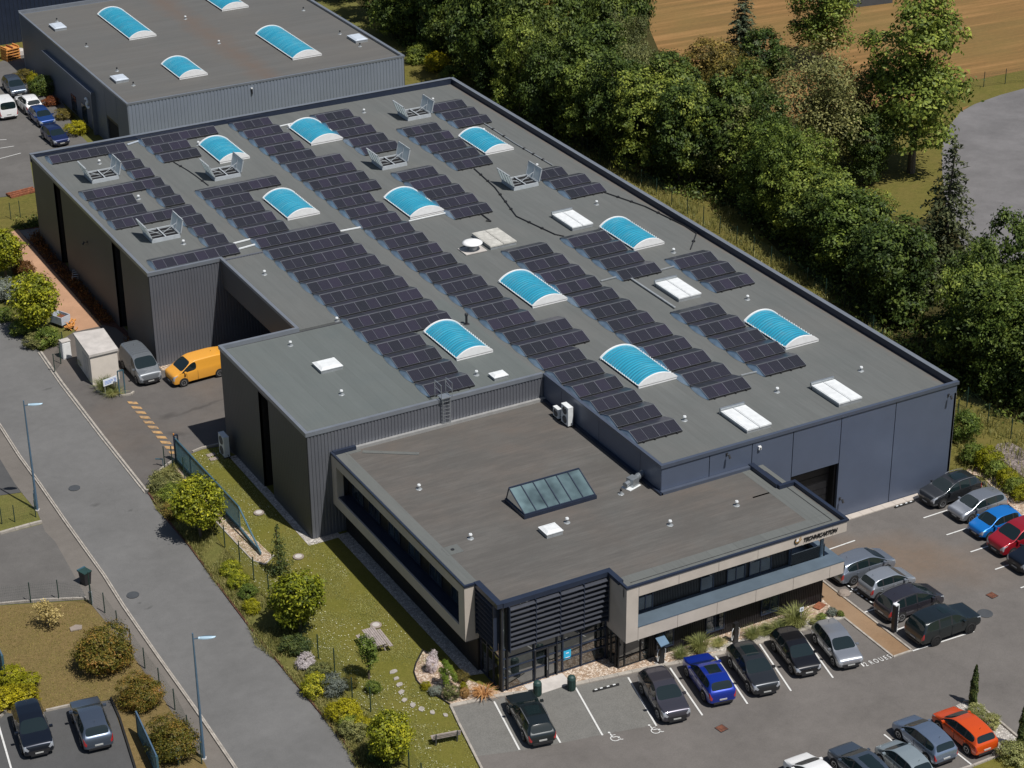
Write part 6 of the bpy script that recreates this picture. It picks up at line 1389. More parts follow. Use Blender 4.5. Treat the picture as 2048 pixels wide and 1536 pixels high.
def proto(key, fn):
    if key not in PROTO: PROTO[key] = fn()
    return PROTO[key]
def tree_proto(seed, W_, H_, clear, mat, **kw):
    me, C = crown(seed, W_, H_ - clear, mat=mat, **kw); me.transform(Matrix.Translation((0, 0, clear)))
    C = C + np.array([0, 0, clear]); tr = trunk_mesh(H_ * .6, kw.get('size', .3) * .0 + .02 * H_ + .02, C, seed); return me, tr
def conifer_proto(seed, W_, H_, mat='leaf_conifer', dens=1.0, size=.26, droop=.35):
    rng = np.random.default_rng(seed); P = []; D = []; z = H_ * .06
    while z < H_ * .985:
        f = 1 - z / H_; R = W_ / 2 * (f ** .8) * rng.uniform(.8, 1.12); nb = max(4, int(11 * f + 3))
        for b in range(nb):
            t = rng.uniform(0, 6.283); L = R * rng.uniform(.65, 1.15); n = max(3, int(L / .10 * dens)); s = np.linspace(.12, 1, n)
            wd = .16 * L * (1 - s) + .07
            x = np.cos(t) * L * s + rng.normal(size=n) * wd; y = np.sin(t) * L * s + rng.normal(size=n) * wd; zz = z + L * .12 * s - L * droop * s ** 2 + rng.normal(size=n) * .06
            P.append(np.stack([x, y, zz], 1)); D.append(np.tile([np.cos(t) * .3, np.sin(t) * .3, .8], (n, 1)))
        z += H_ * .032 * rng.uniform(.7, 1.3)
    P = np.concatenate(P); D = np.concatenate(D); P[:, 2] = np.maximum(P[:, 2], .05); Nn = unit(D + rng.normal(size=P.shape) * .45)
    P[:, :2] *= (W_ / 2) / np.percentile(np.linalg.norm(P[:, :2], axis=1), 97)
    return leaf_mesh('crown', P, Nn, size * rng.uniform(.6, 1.3, len(P)), rng.uniform(0, 1, len(P)), mat, 2.0), trunk_mesh(H_ * .93, .012 * H_ + .03, [], seed)
def column_proto(seed, W_, H_, mat='leaf_yew', n=2600, size=.09):
    rng = np.random.default_rng(seed); z = rng.uniform(0, 1, n); t = rng.uniform(0, 6.283, n)
    prof = np.minimum(1, z / .10) ** .5 * np.clip((1 - z) / .5, 0, 1) ** .55
    lump = 1 + .16 * np.sin(t * 3 + z * 19) + .1 * np.sin(t * 5 - z * 31)
    r = W_ / 2 * prof * lump * rng.uniform(.72, 1.06, n); P = np.stack([np.cos(t) * r, np.sin(t) * r, z * H_], 1)
    Nn = unit(np.stack([np.cos(t), np.sin(t), rng.uniform(-.1, .7, n)], 1) + rng.normal(size=P.shape) * .35)
    return leaf_mesh('crown', P, Nn, size * rng.uniform(.6, 1.4, n), rng.uniform(0, 1, n), mat, 2.0), trunk_mesh(H_ * .5, .05, [], seed)
def blade_mesh(name, P, A, Ln, wd, lean, mat, seed=0):
    rng = np.random.default_rng(seed); n = len(P); d = np.stack([np.cos(A), np.sin(A), np.zeros(n)], 1); s = np.stack([-np.sin(A), np.cos(A), np.zeros(n)], 1) * (wd * .5)[:, None]
    up = np.array([0, 0, 1.]); L = Ln[:, None]; le = lean[:, None]
    m1 = P + up * L * .6 + d * L * le * .35; tp = P + up * L * (1 - le * .45) + d * L * le
    q = np.stack([P - s, P + s, m1 + s * .8, m1 - s * .8, tp], 1).reshape(-1, 3)
    i = np.arange(n)[:, None] * 5; f4 = (i + np.array([[0, 1, 2, 3]])); f3 = (i + np.array([[3, 2, 4]]))
    me = bpy.data.meshes.new(name); me.vertices.add(n * 5); me.vertices.foreach_set('co', q.reshape(-1))
    li = np.concatenate([f4.reshape(-1), f3.reshape(-1)]).astype(np.int32); me.loops.add(len(li)); me.loops.foreach_set('vertex_index', li); me.polygons.add(2 * n)
    ls = np.concatenate([np.arange(n) * 4, n * 4 + np.arange(n) * 3]).astype(np.int32); me.polygons.foreach_set('loop_start', ls); me.polygons.foreach_set('loop_total', np.concatenate([np.full(n, 4), np.full(n, 3)]).astype(np.int32))
    me.materials.append(MAT[mat]); me.update(calc_edges=True); tone = rng.uniform(0, 1, n)
    at = me.attributes.new('tone', 'FLOAT', 'FACE'); at.data.foreach_set('value', np.concatenate([tone, tone]).astype(np.float32)); return me
def tuft_proto(seed, R, H_, mat='leaf_grass', n=420, lean=.8, wd=.022):
    rng = np.random.default_rng(seed); t = rng.uniform(0, 6.283, n); r = R * .3 * np.sqrt(rng.uniform(0, 1, n))
    P = np.stack([np.cos(t) * r, np.sin(t) * r, np.zeros(n)], 1)
    return blade_mesh('blades', P, t + rng.normal(size=n) * .3, H_ * rng.uniform(.7, 1.15, n), wd * np.ones(n), np.clip(rng.normal(size=n) * .25 + lean * .6, .05, 1.2), mat, seed)
def put_tree(key, x, y, W_, H_, label, cat='tree', name='tree', group=None, rz=None):
    cm, tm, w0, h0 = PROTO[key]
    t = thing(name, label, cat, (x, y, 0), rz if rz is not None else random.Random(x * 7 + y).random() * 6.28, group)
    t.scale = (W_ / w0, W_ / w0, H_ / h0)
    for nm, me in (('crown', cm), ('trunk', tm)):
        if me is None: continue
        o = bpy.data.objects.new(nm, me); COL.objects.link(o); o.parent = t
    return t
def reg(key, res, w, h): PROTO[key] = (res[0], res[1], w, h)
for i, (m_, s) in enumerate((('leaf_dark', 11), ('leaf_mid', 12), ('leaf_olive', 13), ('leaf_bronze', 14), ('leaf_dark', 15), ('leaf_mid', 16))):
    reg('big%d' % i, tree_proto(s, 8, 11, .8, m_, nl=[26, 16, 22, 30, 14, 20][i], nc=[560, 520, 640, 560, 480, 600][i], per=28, size=[.25, .22, .17, .24, .27, .22][i], lob=[(.2, .4), (.26, .5), (.2, .38), (.18, .36), (.28, .52), (.22, .44)][i], cl=[.27, .25, .34, .28, .26, .25][i], flat=.72), 8, 11)
reg('lone', tree_proto(21, 9, 17, 3.2, 'leaf_mid', nl=46, nc=900, per=22, size=.26, lob=(.14, .30), cl=.28, base=.02), 9, 17)
reg('lone2', tree_proto(22, 8, 13, 2.5, 'leaf_mid', nl=34, nc=700, per=22, size=.26, lob=(.16, .34), cl=.28, base=.02), 8, 13)
reg('conifer', conifer_proto(31, 7, 13, dens=1.5, size=.28), 7, 13)
reg('conifer2', conifer_proto(32, 6, 12, 'leaf_fir', dens=2.0, size=.20, droop=.6), 6, 12)
reg('round', tree_proto(41, 3.2, 4.4, 1.0, 'leaf_bright', nl=24, nc=800, per=20, size=.135, lob=(.26, .46), cl=.14, flat=.9), 3.2, 4.4)
reg('round2', tree_proto(42, 3.2, 4.4, .9, 'leaf_bright', nl=20, nc=750, per=20, size=.14, lob=(.28, .5), cl=.14, flat=.9), 3.2, 4.4)
reg('cream', tree_proto(43, 2.0, 2.6, .5, 'leaf_cream', nl=20, nc=120, per=12, size=.12, lob=(.2, .34), cl=.12), 2.0, 2.6)
reg('slender', tree_proto(44, 1.3, 3.4, .9, 'leaf_mid', nl=24, nc=260, per=14, size=.09, lob=(.3, .5), cl=.09), 1.3, 3.4)
reg('young_fir', conifer_proto(45, 2.2, 4.0, 'leaf_yew', 1.2, .11, .1), 2.2, 4.0)
reg('cypress', column_proto(51, .62, 2.9), .62, 2.9)
def shrub(key, mat, seed, size=.07, nl=14, nc=460, per=20, cl=.09):
    me, C = crown(seed, 2, 1.5, nl=nl, nc=nc, per=per, size=size, mat=mat, lob=(.34, .55), cl=cl, base=.0)
    PROTO[key] = (me, None, 2, 1.5)
for i, m_ in enumerate(('leaf_mid', 'leaf_olive', 'leaf_photinia', 'leaf_gold', 'leaf_silver', 'leaf_bright', 'leaf_dark', 'leaf_white', 'leaf_orange', 'leaf_red', 'leaf_bronze', 'leaf_yew', 'leaf_grass')):
    shrub(m_, m_, 60 + i)
shrub('photinia', 'leaf_photinia', 82, .05, 16, 900, 24, .08)
shrub('clipped', 'leaf_gold', 80, .06, 6, 420, 22, .05)
shrub('ball', 'leaf_fresh', 81, .06, 5, 320, 20, .05)
# --- trees of the wood: crown centre pixel, height, width, kind
WOOD = [(13.81, 132.68, 8.89, 6.52, 'big0', 'in the back rank of the wood'), (13.73, 123.93, 8.61, 7.19, 'big4', 'in the back rank of the wood'), (12.77, 115.11, 9.12, 6.96, 'big1', 'in the back rank of the wood'), (12.69, 115.04, 6.87, 5.51, 'big0', 'in the back rank of the wood'), (15.97, 114.92, 10.93, 6.75, 'big0', 'in the back rank of the wood'), (13.9, 106.95, 13.09, 6.58, 'big4', 'in the back rank of the wood'), (14.07, 104.34, 7.9, 5.9, 'big4', 'in the back rank of the wood'), (16.55, 106.52, 12.95, 8.86, 'big1', 'in the back rank of the wood'), (12.74, 95.1, 14.46, 7.65, 'big0', 'in the back rank of the wood'), (12.53, 91.96, 7.84, 5.08, 'big0', 'in the wood behind the hall'), (18.83, 100.61, 13.46, 6.0, 'big4', 'in the back rank of the wood'), (11.95, 84.77, 10.5, 5.82, 'big1', 'in the wood behind the hall'), (14.45, 88.71, 12.66, 7.22, 'big0', 'in the wood behind the hall'), (24.3, 102.34, 12.25, 8.45, 'big3', 'in the back rank of the wood'), (11.74, 78.58, 9.2, 5.5, 'big0', 'in the wood behind the hall'), (13.34, 80.85, 11.48, 5.69, 'big0', 'in the wood behind the hall'), (19.08, 88.74, 12.83, 6.41, 'big4', 'in the back rank of the wood'), (12.69, 74.63, 11.04, 6.68, 'big4', 'in the wood behind the hall'), (28.74, 100.35, 10.9, 7.3, 'big0', 'in the back rank of the wood'), (12.71, 73.16, 9.2, 5.74, 'big1', 'in the wood behind the hall'), (17.34, 77.48, 11.52, 7.18, 'big0', 'in the wood behind the hall'), (26.8, 91.62, 10.29, 6.44, 'big4', 'in the back rank of the wood'), (13.87, 68.33, 11.35, 6.33, 'big0', 'in the wood behind the hall'), (31.44, 95.53, 12.91, 5.93, 'big0', 'in the back rank of the wood'), (24.64, 83.89, 9.08, 6.64, 'big2', 'in the wood behind the hall'), (17.72, 71.24, 10.32, 7.15, 'big2', 'in the wood behind the hall'), (15.06, 64.18, 10.26, 7.31, 'big1', 'in the wood behind the hall'), (16.79, 64.63, 10.87, 7.31, 'big4', 'in the wood behind the hall'), (23.78, 74.09, 7.9, 6.26, 'big4', 'in the wood behind the hall'), (15.52, 59.5, 10.32, 6.22, 'big0', 'in the wood behind the hall'), (16.21, 58.36, 10.05, 5.03, 'big1', 'in the wood behind the hall'), (30.43, 76.16, 7.77, 6.87, 'big3', 'in the middle wood belt'), (18.25, 57.52, 9.01, 6.02, 'big0', 'in the middle wood belt'), (18.37, 56.91, 10.94, 7.05, 'big4', 'in the middle wood belt'), (27.4, 67.09, 8.56, 7.29, 'big3', 'in the middle wood belt'), (19.63, 55.29, 8.68, 7.19, 'big2', 'in the middle wood belt'), (27.13, 64.5, 9.08, 4.83, 'big0', 'in the middle wood belt'), (18.95, 52.61, 8.21, 5.76, 'big5', 'in the middle wood belt'), (37.41, 76.05, 7.75, 5.95, 'big4', 'in the middle wood belt'), (20.67, 51.89, 10.31, 5.2, 'big0', 'in the middle wood belt'), (18.09, 47.37, 9.01, 6.59, 'big1', 'in the middle wood belt'), (16.76, 43.98, 10.25, 5.75, 'big5', 'in the middle wood belt'), (17.07, 41.23, 7.85, 7.09, 'big5', 'in the middle wood belt'), (19.49, 43.89, 9.63, 5.43, 'big1', 'in the middle wood belt'), (27.75, 54.58, 12.88, 9.9, 'big2', 'in the middle wood belt'), (16.48, 38.17, 7.72, 6.04, 'big4', 'in the middle wood belt'), (17.98, 37.98, 7.71, 6.68, 'big5', 'in the middle wood belt'), (15.69, 32.8, 8.29, 7.21, 'big5', 'in the middle wood belt'), (15.58, 32.65, 8.31, 6.01, 'big4', 'in the middle wood belt'), (32.93, 55.35, 10.33, 8.18, 'big2', 'in the middle wood belt'), (18.93, 34.83, 6.79, 5.25, 'big1', 'in the middle wood belt'), (31.59, 50.25, 7.13, 5.26, 'big4', 'in the middle wood belt'), (14.87, 27.5, 7.28, 5.5, 'big0', 'in the middle wood belt'), (13.92, 24.93, 7.28, 4.49, 'big0', 'at the right end of the wood'), (14.09, 23.96, 9.38, 6.52, 'big4', 'at the right end of the wood'), (12.77, 15.03, 4.96, 3.96, 'big4', 'at the right end of the wood'), (12.49, 13.82, 9.4, 5.31, 'big1', 'at the right end of the wood'), (14.36, 14.93, 10.57, 4.9, 'big0', 'at the right end of the wood'), (12.84, 12.4, 8.85, 5.94, 'big0', 'at the right end of the wood'), (14.28, 12.3, 8.58, 6.84, 'big5', 'at the right end of the wood'), (18.35, 16.39, 11.5, 5.95, 'big4', 'at the right end of the wood'), (13.53, 10.12, 6.91, 6.32, 'big4', 'at the right end of the wood'), (13.0, 8.82, 9.04, 5.92, 'big1', 'at the right end of the wood'), (17.48, 13.04, 8.27, 6.49, 'big4', 'at the right end of the wood'), (13.14, 6.65, 4.99, 4.01, 'big0', 'at the right end of the wood'), (13.65, 6.95, 8.23, 6.4, 'big0', 'at the right end of the wood'), (15.01, 8.2, 8.2, 7.36, 'big5', 'at the right end of the wood')]   # x, y, height, crown width, kind, zone
KIND = {'big0': 'dark green broadleaf', 'big4': 'dense dark broadleaf', 'big1': 'mid-green broadleaf', 'big5': 'bright-topped green broadleaf', 'big2': 'grey-olive feathery', 'big3': 'bronze-tinged broadleaf'}
cnt = {}
for x, y, H_, W_, k, zone in WOOD:
    cnt[(k, zone)] = cnt.get((k, zone), 0) + 1
    put_tree(k, x, y, W_, H_, '%s tree, %s such from the left %s' % (KIND[k], ORD[cnt[(k, zone)] - 1], zone), 'tree', 'broadleaf_tree', 'trees of the wood belt')
def T_(k, p, W_, H_, label, cat='tree', name='tree', group=None): return put_tree(k, p[0], p[1], W_, H_, label, cat, name, group)
T_('lone', (36.86,50.52), 10.5, 18.5, 'tall lone tree with a bare trunk standing on the grass clearing beside the turning area', name='broadleaf_tree')
T_('lone2', (49.22,82.30), 8.0, 10.5, 'round dark lobed tree standing against the mown field', name='broadleaf_tree')
T_('conifer', (41.85,87.03), 5.0, 9.5, 'narrow blue-green conifer against the mown field', name='conifer_tree')
T_('conifer2', (21.03,26.54), 6.8, 14.5, 'tall drooping conifer at the edge of the turning area', name='conifer_tree')
T_('round', (-49.16,57.20), 3.9, 5.4, 'bright green round-headed tree between the road and the orange gravel path', name='round_tree')
T_('round2', (-48.28,69.46), 3.9, 5.0, 'bright green round tree cut by the left edge', name='round_tree')
T_('round', (-49.40,19.53), 3.7, 4.5, 'bright green round tree beside the sliding gate', name='round_tree')
T_('round2', (-48.10,5.53), 3.6, 4.5, 'bright green round tree on the verge beside the bench lawn', name='round_tree')
T_('round', (-49.29,-9.94), 2.6, 3.6, 'bright green round tree at the bottom edge of the verge', name='round_tree')
T_('cream', (-62.00,13.94), 1.9, 1.9, 'small tree with cream and white leaves on the dry lawn')
T_('slender', (-46.53,-1.47), 1.25, 3.2, 'slender small tree in front of the picnic table')
T_('young_fir', (-46.50,12.51), 1.6, 3.9, 'young dark fir tree on the lawn beside the wing corner', name='conifer_tree')
T_('cypress', (-16.07,-21.89), .46, 2.9, 'pencil-thin cypress on the gravel island above the orange car', name='cypress_tree')
T_('cypress', (-16.52,-26.70), .52, 3.3, 'pencil-thin cypress cut by the right edge at the bottom', name='cypress_tree')
SH = [
 ('leaf_bright',(478,1172),1.2,.9,'bright shrub just above the yellow-green one, on the road verge'),('leaf_bronze',(350,1030),1.5,.9,'dark bronze-green undershrub at the foot of the gate tree'),('leaf_dark',(585,1250),1.6,.8,'dark undershrub at the foot of the verge tree'),('leaf_olive',(640,1355),1.3,.8,'olive shrub behind the bulging bright shrub'),('leaf_mid',(700,1455),1.0,.7,'small green shrub among the yellow-green ones near the fence'),('leaf_mid',(50,668),1.8,1.2,'dark green shrub shaded under the round tree by the path'),('leaf_dark',(765,1520),1.6,.9,'dark undershrub at the foot of the lowest verge tree'),('leaf_olive',(10,590),2.4,1.3,'olive shrub at the left edge under the cut-off round tree'),
 ('leaf_olive',(332,975),1.9,1.1,'olive small-leaved shrub mound at the kerb beside the driveway'),('leaf_mid',(345,1003),1.7,1.0,'green shrub between the olive mound and the gate tree'),('leaf_bright',(460,1148),1.3,.9,'bright shrub below the gate tree, on the road verge'),
 ('leaf_mid',(497,1195),1.1,.9,'green shrub on the verge, second below the gate tree'),('leaf_gold',(505,1225),1.0,.8,'yellow-green shrub touching the road edge left of the verge tree'),('leaf_yew',(590,1302),1.6,1.0,'dense dark green rounded shrub right below the verge tree'),
 ('leaf_white',(612,1333),1.1,.7,'pale twiggy shrub with whitish flowers near the road'),('leaf_bright',(630,1385),1.5,1.2,'bright green shrub bulging over the road edge'),('leaf_silver',(668,1388),1.3,1.1,'grey-green shrub right of the bulging bright one'),
 ('leaf_gold',(692,1435),1.7,1.0,'yellow-green broad shrub at the fence near the stepping stones'),('leaf_olive',(708,1475),1.4,.9,'olive shrub near the bottom, left of the lowest verge tree'),('leaf_gold',(722,1462),1.0,.8,'small yellow-green shrub between the broad shrub and the lowest tree'),
 ('leaf_mid',(748,1385),.8,.7,'small green shrub at the foot of the slender tree'),('leaf_photinia',(700,1375),.8,.7,'thin reddish shrub beside the fence post'),
 ('leaf_silver',(22,600),2.4,1.6,'grey-green shrub below the left-edge tree'),('leaf_mid',(98,690),1.9,1.4,'rounded green shrub beside the small white cabinet'),('leaf_olive',(68,694),1.5,1.0,'olive grassy shrub at the road corner'),('leaf_red',(45,545),1.6,1.0,'reddish shrub between the two left bright trees'),('leaf_mid',(6,640),1.4,1.0,'green shrub at the left edge by the road'),
 ('photinia',(212,1335),2.9,2.5,'large bronze-green shrub, topmost of three along the pavement'),('photinia',(284,1412),2.1,1.9,'bronze-green shrub, middle of three along the pavement'),('photinia',(346,1510),2.5,2.1,'bronze-red shrub, lowest of three beside the blue gate'),
 ('leaf_bronze',(44,166),1.7,1.3,'bronze shrub beside the dark blue family car'),('leaf_gold',(69,184),1.3,2.0,'bright yellow-green upright shrub by the warehouse entrance'),('leaf_dark',(86,190),2.2,1.9,'dark green shrub at the warehouse entrance'),('leaf_gold',(156,268),2.0,1.2,'yellow shrub between the navy hatchback and the warehouse door'),('leaf_red',(104,210),1.6,.8,'low reddish shrub along the warehouse wall'),('leaf_bronze',(130,236),1.7,.9,'low bronze shrub along the warehouse wall'),
 ('leaf_white',(865,1343),.75,1.3,'white-flowering rhododendron in the gravel garden bed'),('leaf_gold',(852,1379),.65,.45,'low yellow shrub at the left of the gravel garden bed'),('leaf_silver',(872,1389),.75,.5,'blue-grey low shrub in the gravel garden bed'),
 ('leaf_olive',(903,1397),.95,.8,'olive rounded shrub at the centre of the gravel garden bed'),('leaf_orange',(929,1396),.6,.65,'rusty orange shrub at the right of the gravel garden bed'),('leaf_gold',(927,1380),.5,.5,'small golden shrub behind the rusty orange one'),('leaf_bronze',(925,1362),.8,.6,'brown-green shrub behind the golden one, by the office wall'),
 ('leaf_mid',(1643,1240),.65,.45,'low green shrub in the bed left of the walkway'),('leaf_silver',(1664,1230),.7,.45,'low grey-green shrub in the bed left of the walkway'),('leaf_mid',(1681,1234),.45,.4,'small round green shrub at the walkway edge'),('leaf_olive',(1626,1250),.5,.4,'small olive shrub beside the parking sign'),
 ('leaf_grass',(1952,1430),1.05,.7,'wispy green shrub at the foot of the cypress on the island'),('leaf_grass',(1982,1452),1.05,.7,'wispy green shrub in front of the other on the island'),('leaf_grass',(2024,1520),1.7,1.0,'large wispy shrub at the bottom right corner'),
 ('leaf_gold',(1972,940),1.9,1.6,'yellow-green leafy shrub at the top of the bed behind the right car row'),('leaf_mid',(1993,955),1.5,1.2,'green leafy shrub second in the bed behind the right car row'),('leaf_gold',(2010,972),1.5,1.2,'yellow-green leafy shrub third in the bed behind the right car row'),('leaf_mid',(2027,985),1.4,1.1,'green leafy shrub fourth in the bed behind the right car row'),('leaf_gold',(2043,1000),1.4,1.0,'yellow-green leafy shrub at the right edge behind the car row'),
 ('leaf_mid',(1930,880),2.2,2.2,'tall green climbing shrub against the right end of the navy wall'),('leaf_mid',(1945,925),1.8,1.4,'green weeds at the foot of the navy wall corner'),
 ('leaf_mid',(838,125),3.0,1.9,'light green bush in the gap behind the warehouse corner'),('leaf_gold',(875,140),3.0,1.8,'yellow-green bush in the gap right of the warehouse'),('leaf_mid',(905,160),2.6,1.5,'green bush behind the far right corner of the hall'),('leaf_bronze',(1290,345),2.2,1.1,'low brownish bush on the grass strip beside the hall parapet')]
def shrubs():
    for k, p, W_, H_, lab in SH:
        x, y = P2[p]; put_tree(k, x, y, W_ * (1.12 if p[0] > 780 else 1.28), H_ * 1.15, lab, 'shrub', 'shrub')
P2 = {(10,590): (-49.29,66.35), (104,210): (-30.31,112.84), (1290,345): (14.27,63.61), (130,236): (-30.40,108.07), (156,268): (-30.79,102.57), (1626,1250): (-19.20,-10.05), (1643,1240): (-18.38,-9.85), (1664,1230): (-17.45,-9.71), (1681,1234): (-17.11,-10.16), (1930,880): (5.44,4.64), (1945,925): (3.66,1.66), (1952,1430): (-16.51,-22.75), (1972,940): (3.77,0.30), (1982,1452): (-16.46,-24.04), (1993,955): (3.70,-0.94), (2010,972): (3.41,-2.20), (2024,1520): (-17.58,-27.20), (2027,985): (3.31,-3.22), (2043,1000): (3.08,-4.32), (212,1335): (-60.28,7.74), (22,600): (-49.14,65.06), (284,1412): (-59.72,2.74), (332,975): (-49.02,27.42), (345,1003): (-49.33,25.27), (346,1510): (-59.81,-2.80), (350,1030): (-49.85,23.39), (44,166): (-30.91,121.75), (45,545): (-46.52,70.34), (460,1148): (-49.42,14.17), (478,1172): (-49.46,12.47), (497,1195): (-49.45,10.85), (50,668): (-50.14,57.76), (505,1225): (-49.92,9.05), (585,1250): (-48.24,6.41), (590,1302): (-49.29,3.60), (6,640): (-50.93,61.39), (612,1333): (-49.37,1.69), (630,1385): (-50.02,-1.14), (640,1355): (-49.10,0.17), (668,1388): (-49.07,-1.85), (68,694): (-50.24,54.95), (69,184): (-30.64,118.03), (692,1435): (-49.45,-4.42), (700,1375): (-47.94,-1.71), (700,1455): (-49.66,-5.45), (708,1475): (-49.87,-6.47), (722,1462): (-49.24,-6.09), (748,1385): (-46.88,-2.91), (765,1520): (-49.35,-9.26), (838,125): (10.52,105.97), (852,1379): (-43.97,-4.20), (86,190): (-30.14,116.57), (865,1343): (-42.76,-2.68), (872,1389): (-43.68,-4.97), (875,140): (11.11,102.49), (903,1397): (-43.05,-5.80), (905,160): (10.96,98.52), (925,1362): (-41.61,-4.50), (927,1380): (-42.00,-5.37), (929,1396): (-42.34,-6.14), (98,690): (-49.05,54.71)}
shrubs()
# clipped golden hedge: two cushions in one plant each
T_('clipped', (-65.53,8.30), 2.6, 1.35, 'clipped golden hedge cushion, the upper of two at the left edge', 'hedge', 'hedge')
T_('clipped', (-66.36,6.37), 2.8, 1.35, 'clipped golden hedge cushion, the lower of two at the left edge', 'hedge', 'hedge')
# cloud-pruned topiary
t = thing('topiary_tree', 'cloud-pruned green topiary with rounded balls in the gravel garden bed', 'topiary', (*(-42.81,-4.67), 0))
for dx, dy, dz, w in ((0, .1, 1.35, .75), (-.25, .1, .9, .7), (.35, .2, .85, .7), (-.15, -.15, .45, .7), (.45, -.1, .5, .65), (.1, .3, .55, .6)):
    o = bpy.data.objects.new('crown', PROTO['ball'][0]); COL.objects.link(o); o.parent = t; o.location = (dx, dy, dz); o.scale = (w / 2, w / 2, w / 2)
mb = MB(); mb.tube([(0, 0, 0), (.02, .05, .8), (0, .1, 1.5)], .05, 'bark', 8)
for q in ((-.25, .1, 1.0), (.35, .2, .95), (-.15, -.15, .6), (.45, -.1, .65)): mb.cyl((0, .03, .35), q, .03, .02, 'bark', 6)
mb.build('trunk', t)
# ornamental grasses
PROTO['tuft'] = (tuft_proto(3, 1, 1), None, 1, 1); PROTO['tuft_o'] = (tuft_proto(4, 1, .8, 'leaf_orange', 160, 1.2, .05), None, 1, .8)
for p, w, h, lab in (((-27.15,-9.00), 1.3, 1.15, 'large green fountain grass left of the blue SUV bonnet'), ((-28.54,-8.97), .9, .6, 'small green grass tuft beside the charging post bed'), ((-25.79,-9.06), .8, .5, 'low grass tuft between the blue SUV and the dark grey SUV'),
    ((-23.42,-9.37), 1.0, .7, 'green grass tuft above the dark grey SUV roof'), ((-22.47,-9.39), .9, .6, 'green grass tuft above the black hatchback'), ((-20.22,-9.61), 1.7, 1.3, 'largest fountain grass, under the balcony corner beside the parking sign'), ((-21.64,-9.86), 1.4, .8, 'low wide grass clump behind the black hatchback'),
    ((-47.73,44.33), 1.5, 1.1, 'grey-green fountain grass behind the direction sign'), ((-47.41,43.35), 1.3, .6, 'low green grass mound in front of the direction sign'), ((-47.82,49.19), .9, .8, 'dry grass clump at the kiosk corner')):
    o = bpy.data.objects.new('grass_clump', PROTO['tuft'][0]); COL.objects.link(o); o.location = (*p, .04); o.scale = (w, w, h); tag(o, lab, 'ornamental grass')
o = bpy.data.objects.new('spiky_plant', PROTO['tuft_o'][0]); COL.objects.link(o); o.location = (*(-41.21,-6.54), .04); o.scale = (1.1, 1.1, .8); tag(o, 'spiky orange-tan sword-leaved plant beside the glass entrance corner', 'plant')
# --- uncountable grasses (stuff)
def in_poly(x, y, P):
    c = np.zeros(len(x), bool); n = len(P)
    for i in range(n):
        x0, y0 = P[i]; x1, y1 = P[(i + 1) % n]
        m = ((y0 > y) != (y1 > y)); xi = x0 + (y - y0) * (x1 - x0) / ((y1 - y0) or 1e-9); c ^= m & (x < xi)
    return c
def scatter(name, P, n, hmin, hmax, wd, mat, seed, lean=.5, noise_cut=0., z=.02):
    rng = np.random.default_rng(seed); A = np.array(P); x = rng.uniform(A[:, 0].min(), A[:, 0].max(), n * 3); y = rng.uniform(A[:, 1].min(), A[:, 1].max(), n * 3)
    k = in_poly(x, y, P)
    if noise_cut:
        f = np.sin(x * 1.7 + 1.3 * np.sin(y * .9)) + np.sin(y * 1.3 + 1.1 * np.sin(x * 1.1)) + rng.normal(size=len(x)) * .6; k &= f > noise_cut
    x, y = x[k][:n], y[k][:n]; n = len(x)
    me = blade_mesh(name, np.stack([x, y, np.full(n, z)], 1), rng.uniform(0, 6.28, n), rng.uniform(hmin, hmax, n), rng.uniform(.6, 1.3, n) * wd, rng.uniform(.1, lean * 1.6, n), mat, seed)
    o = bpy.data.objects.new(name, me); COL.objects.link(o); return o
VER = [(-49.68,28.63), (-47.25,30.42), (-47.59,27.18), (-48.48,18.32), (-48.52,14.61), (-48.59,7.62), (-48.55,1.41), (-48.30,-5.35), (-48.54,-11.87), (-51.57,-12.26), (-50.84,-7.43), (-50.64,-2.69), (-50.78,0.38), (-50.74,2.84), (-51.25,5.23), (-50.64,8.98), (-50.76,13.93), (-50.47,18.84), (-50.63,22.80), (-50.77,24.71)]
tag(scatter('verge_grass', VER, 20000, .12, .42, .028, 'leaf_hay2', 5, .6, -.3), 'rough pale tufted grass on the verge between the road and the fence', 'grass', kind='stuff')
STRIP = [(.6, -2), (.6, 77), (7, 82), (12, 78), (13, 70), (19.5, 62), (14.5, 46), (12.5, 34), (12, 22), (14, 10), (17, -4), (8, -9)]
tag(scatter('tall_grass', STRIP, 24000, .25, .75, .05, 'leaf_hay2', 6, .5, -.5), 'tall yellow-green grass in the strip between the hall and the wood', 'grass', kind='stuff')
LAWN = [(-46.38,31.07), (-43.39,31.15), (-43.5, 28), (-43.5, 15), (-42.4, 15), (-42.4, -3), (-43.81,-2.21), (-44.17,-3.42), (-43.53,-6.60), (-44.77,-12.72), (-48.54,-11.87), (-48.30,-5.35), (-48.55,1.41), (-48.59,7.62), (-48.52,14.61), (-47.59,27.18)]
tag(scatter('lawn_grass', LAWN, 34000, .04, .10, .024, 'leaf_grass', 7, .8, -.2), 'short bright grass of the lawn beside the office', 'grass', kind='stuff')
DRY = [(-66.54,15.98), (-64.07,17.69), (-59.04,15.52), (-58.50,9.27), (-58.51,3.07), (-61.08,4.46), (-64.94,5.34), (-70.33,6.81)]
tag(scatter('dry_grass', DRY, 16000, .03, .09, .022, 'leaf_hay', 8, .8, .0), 'short parched grass of the left lawn', 'grass', kind='stuff')
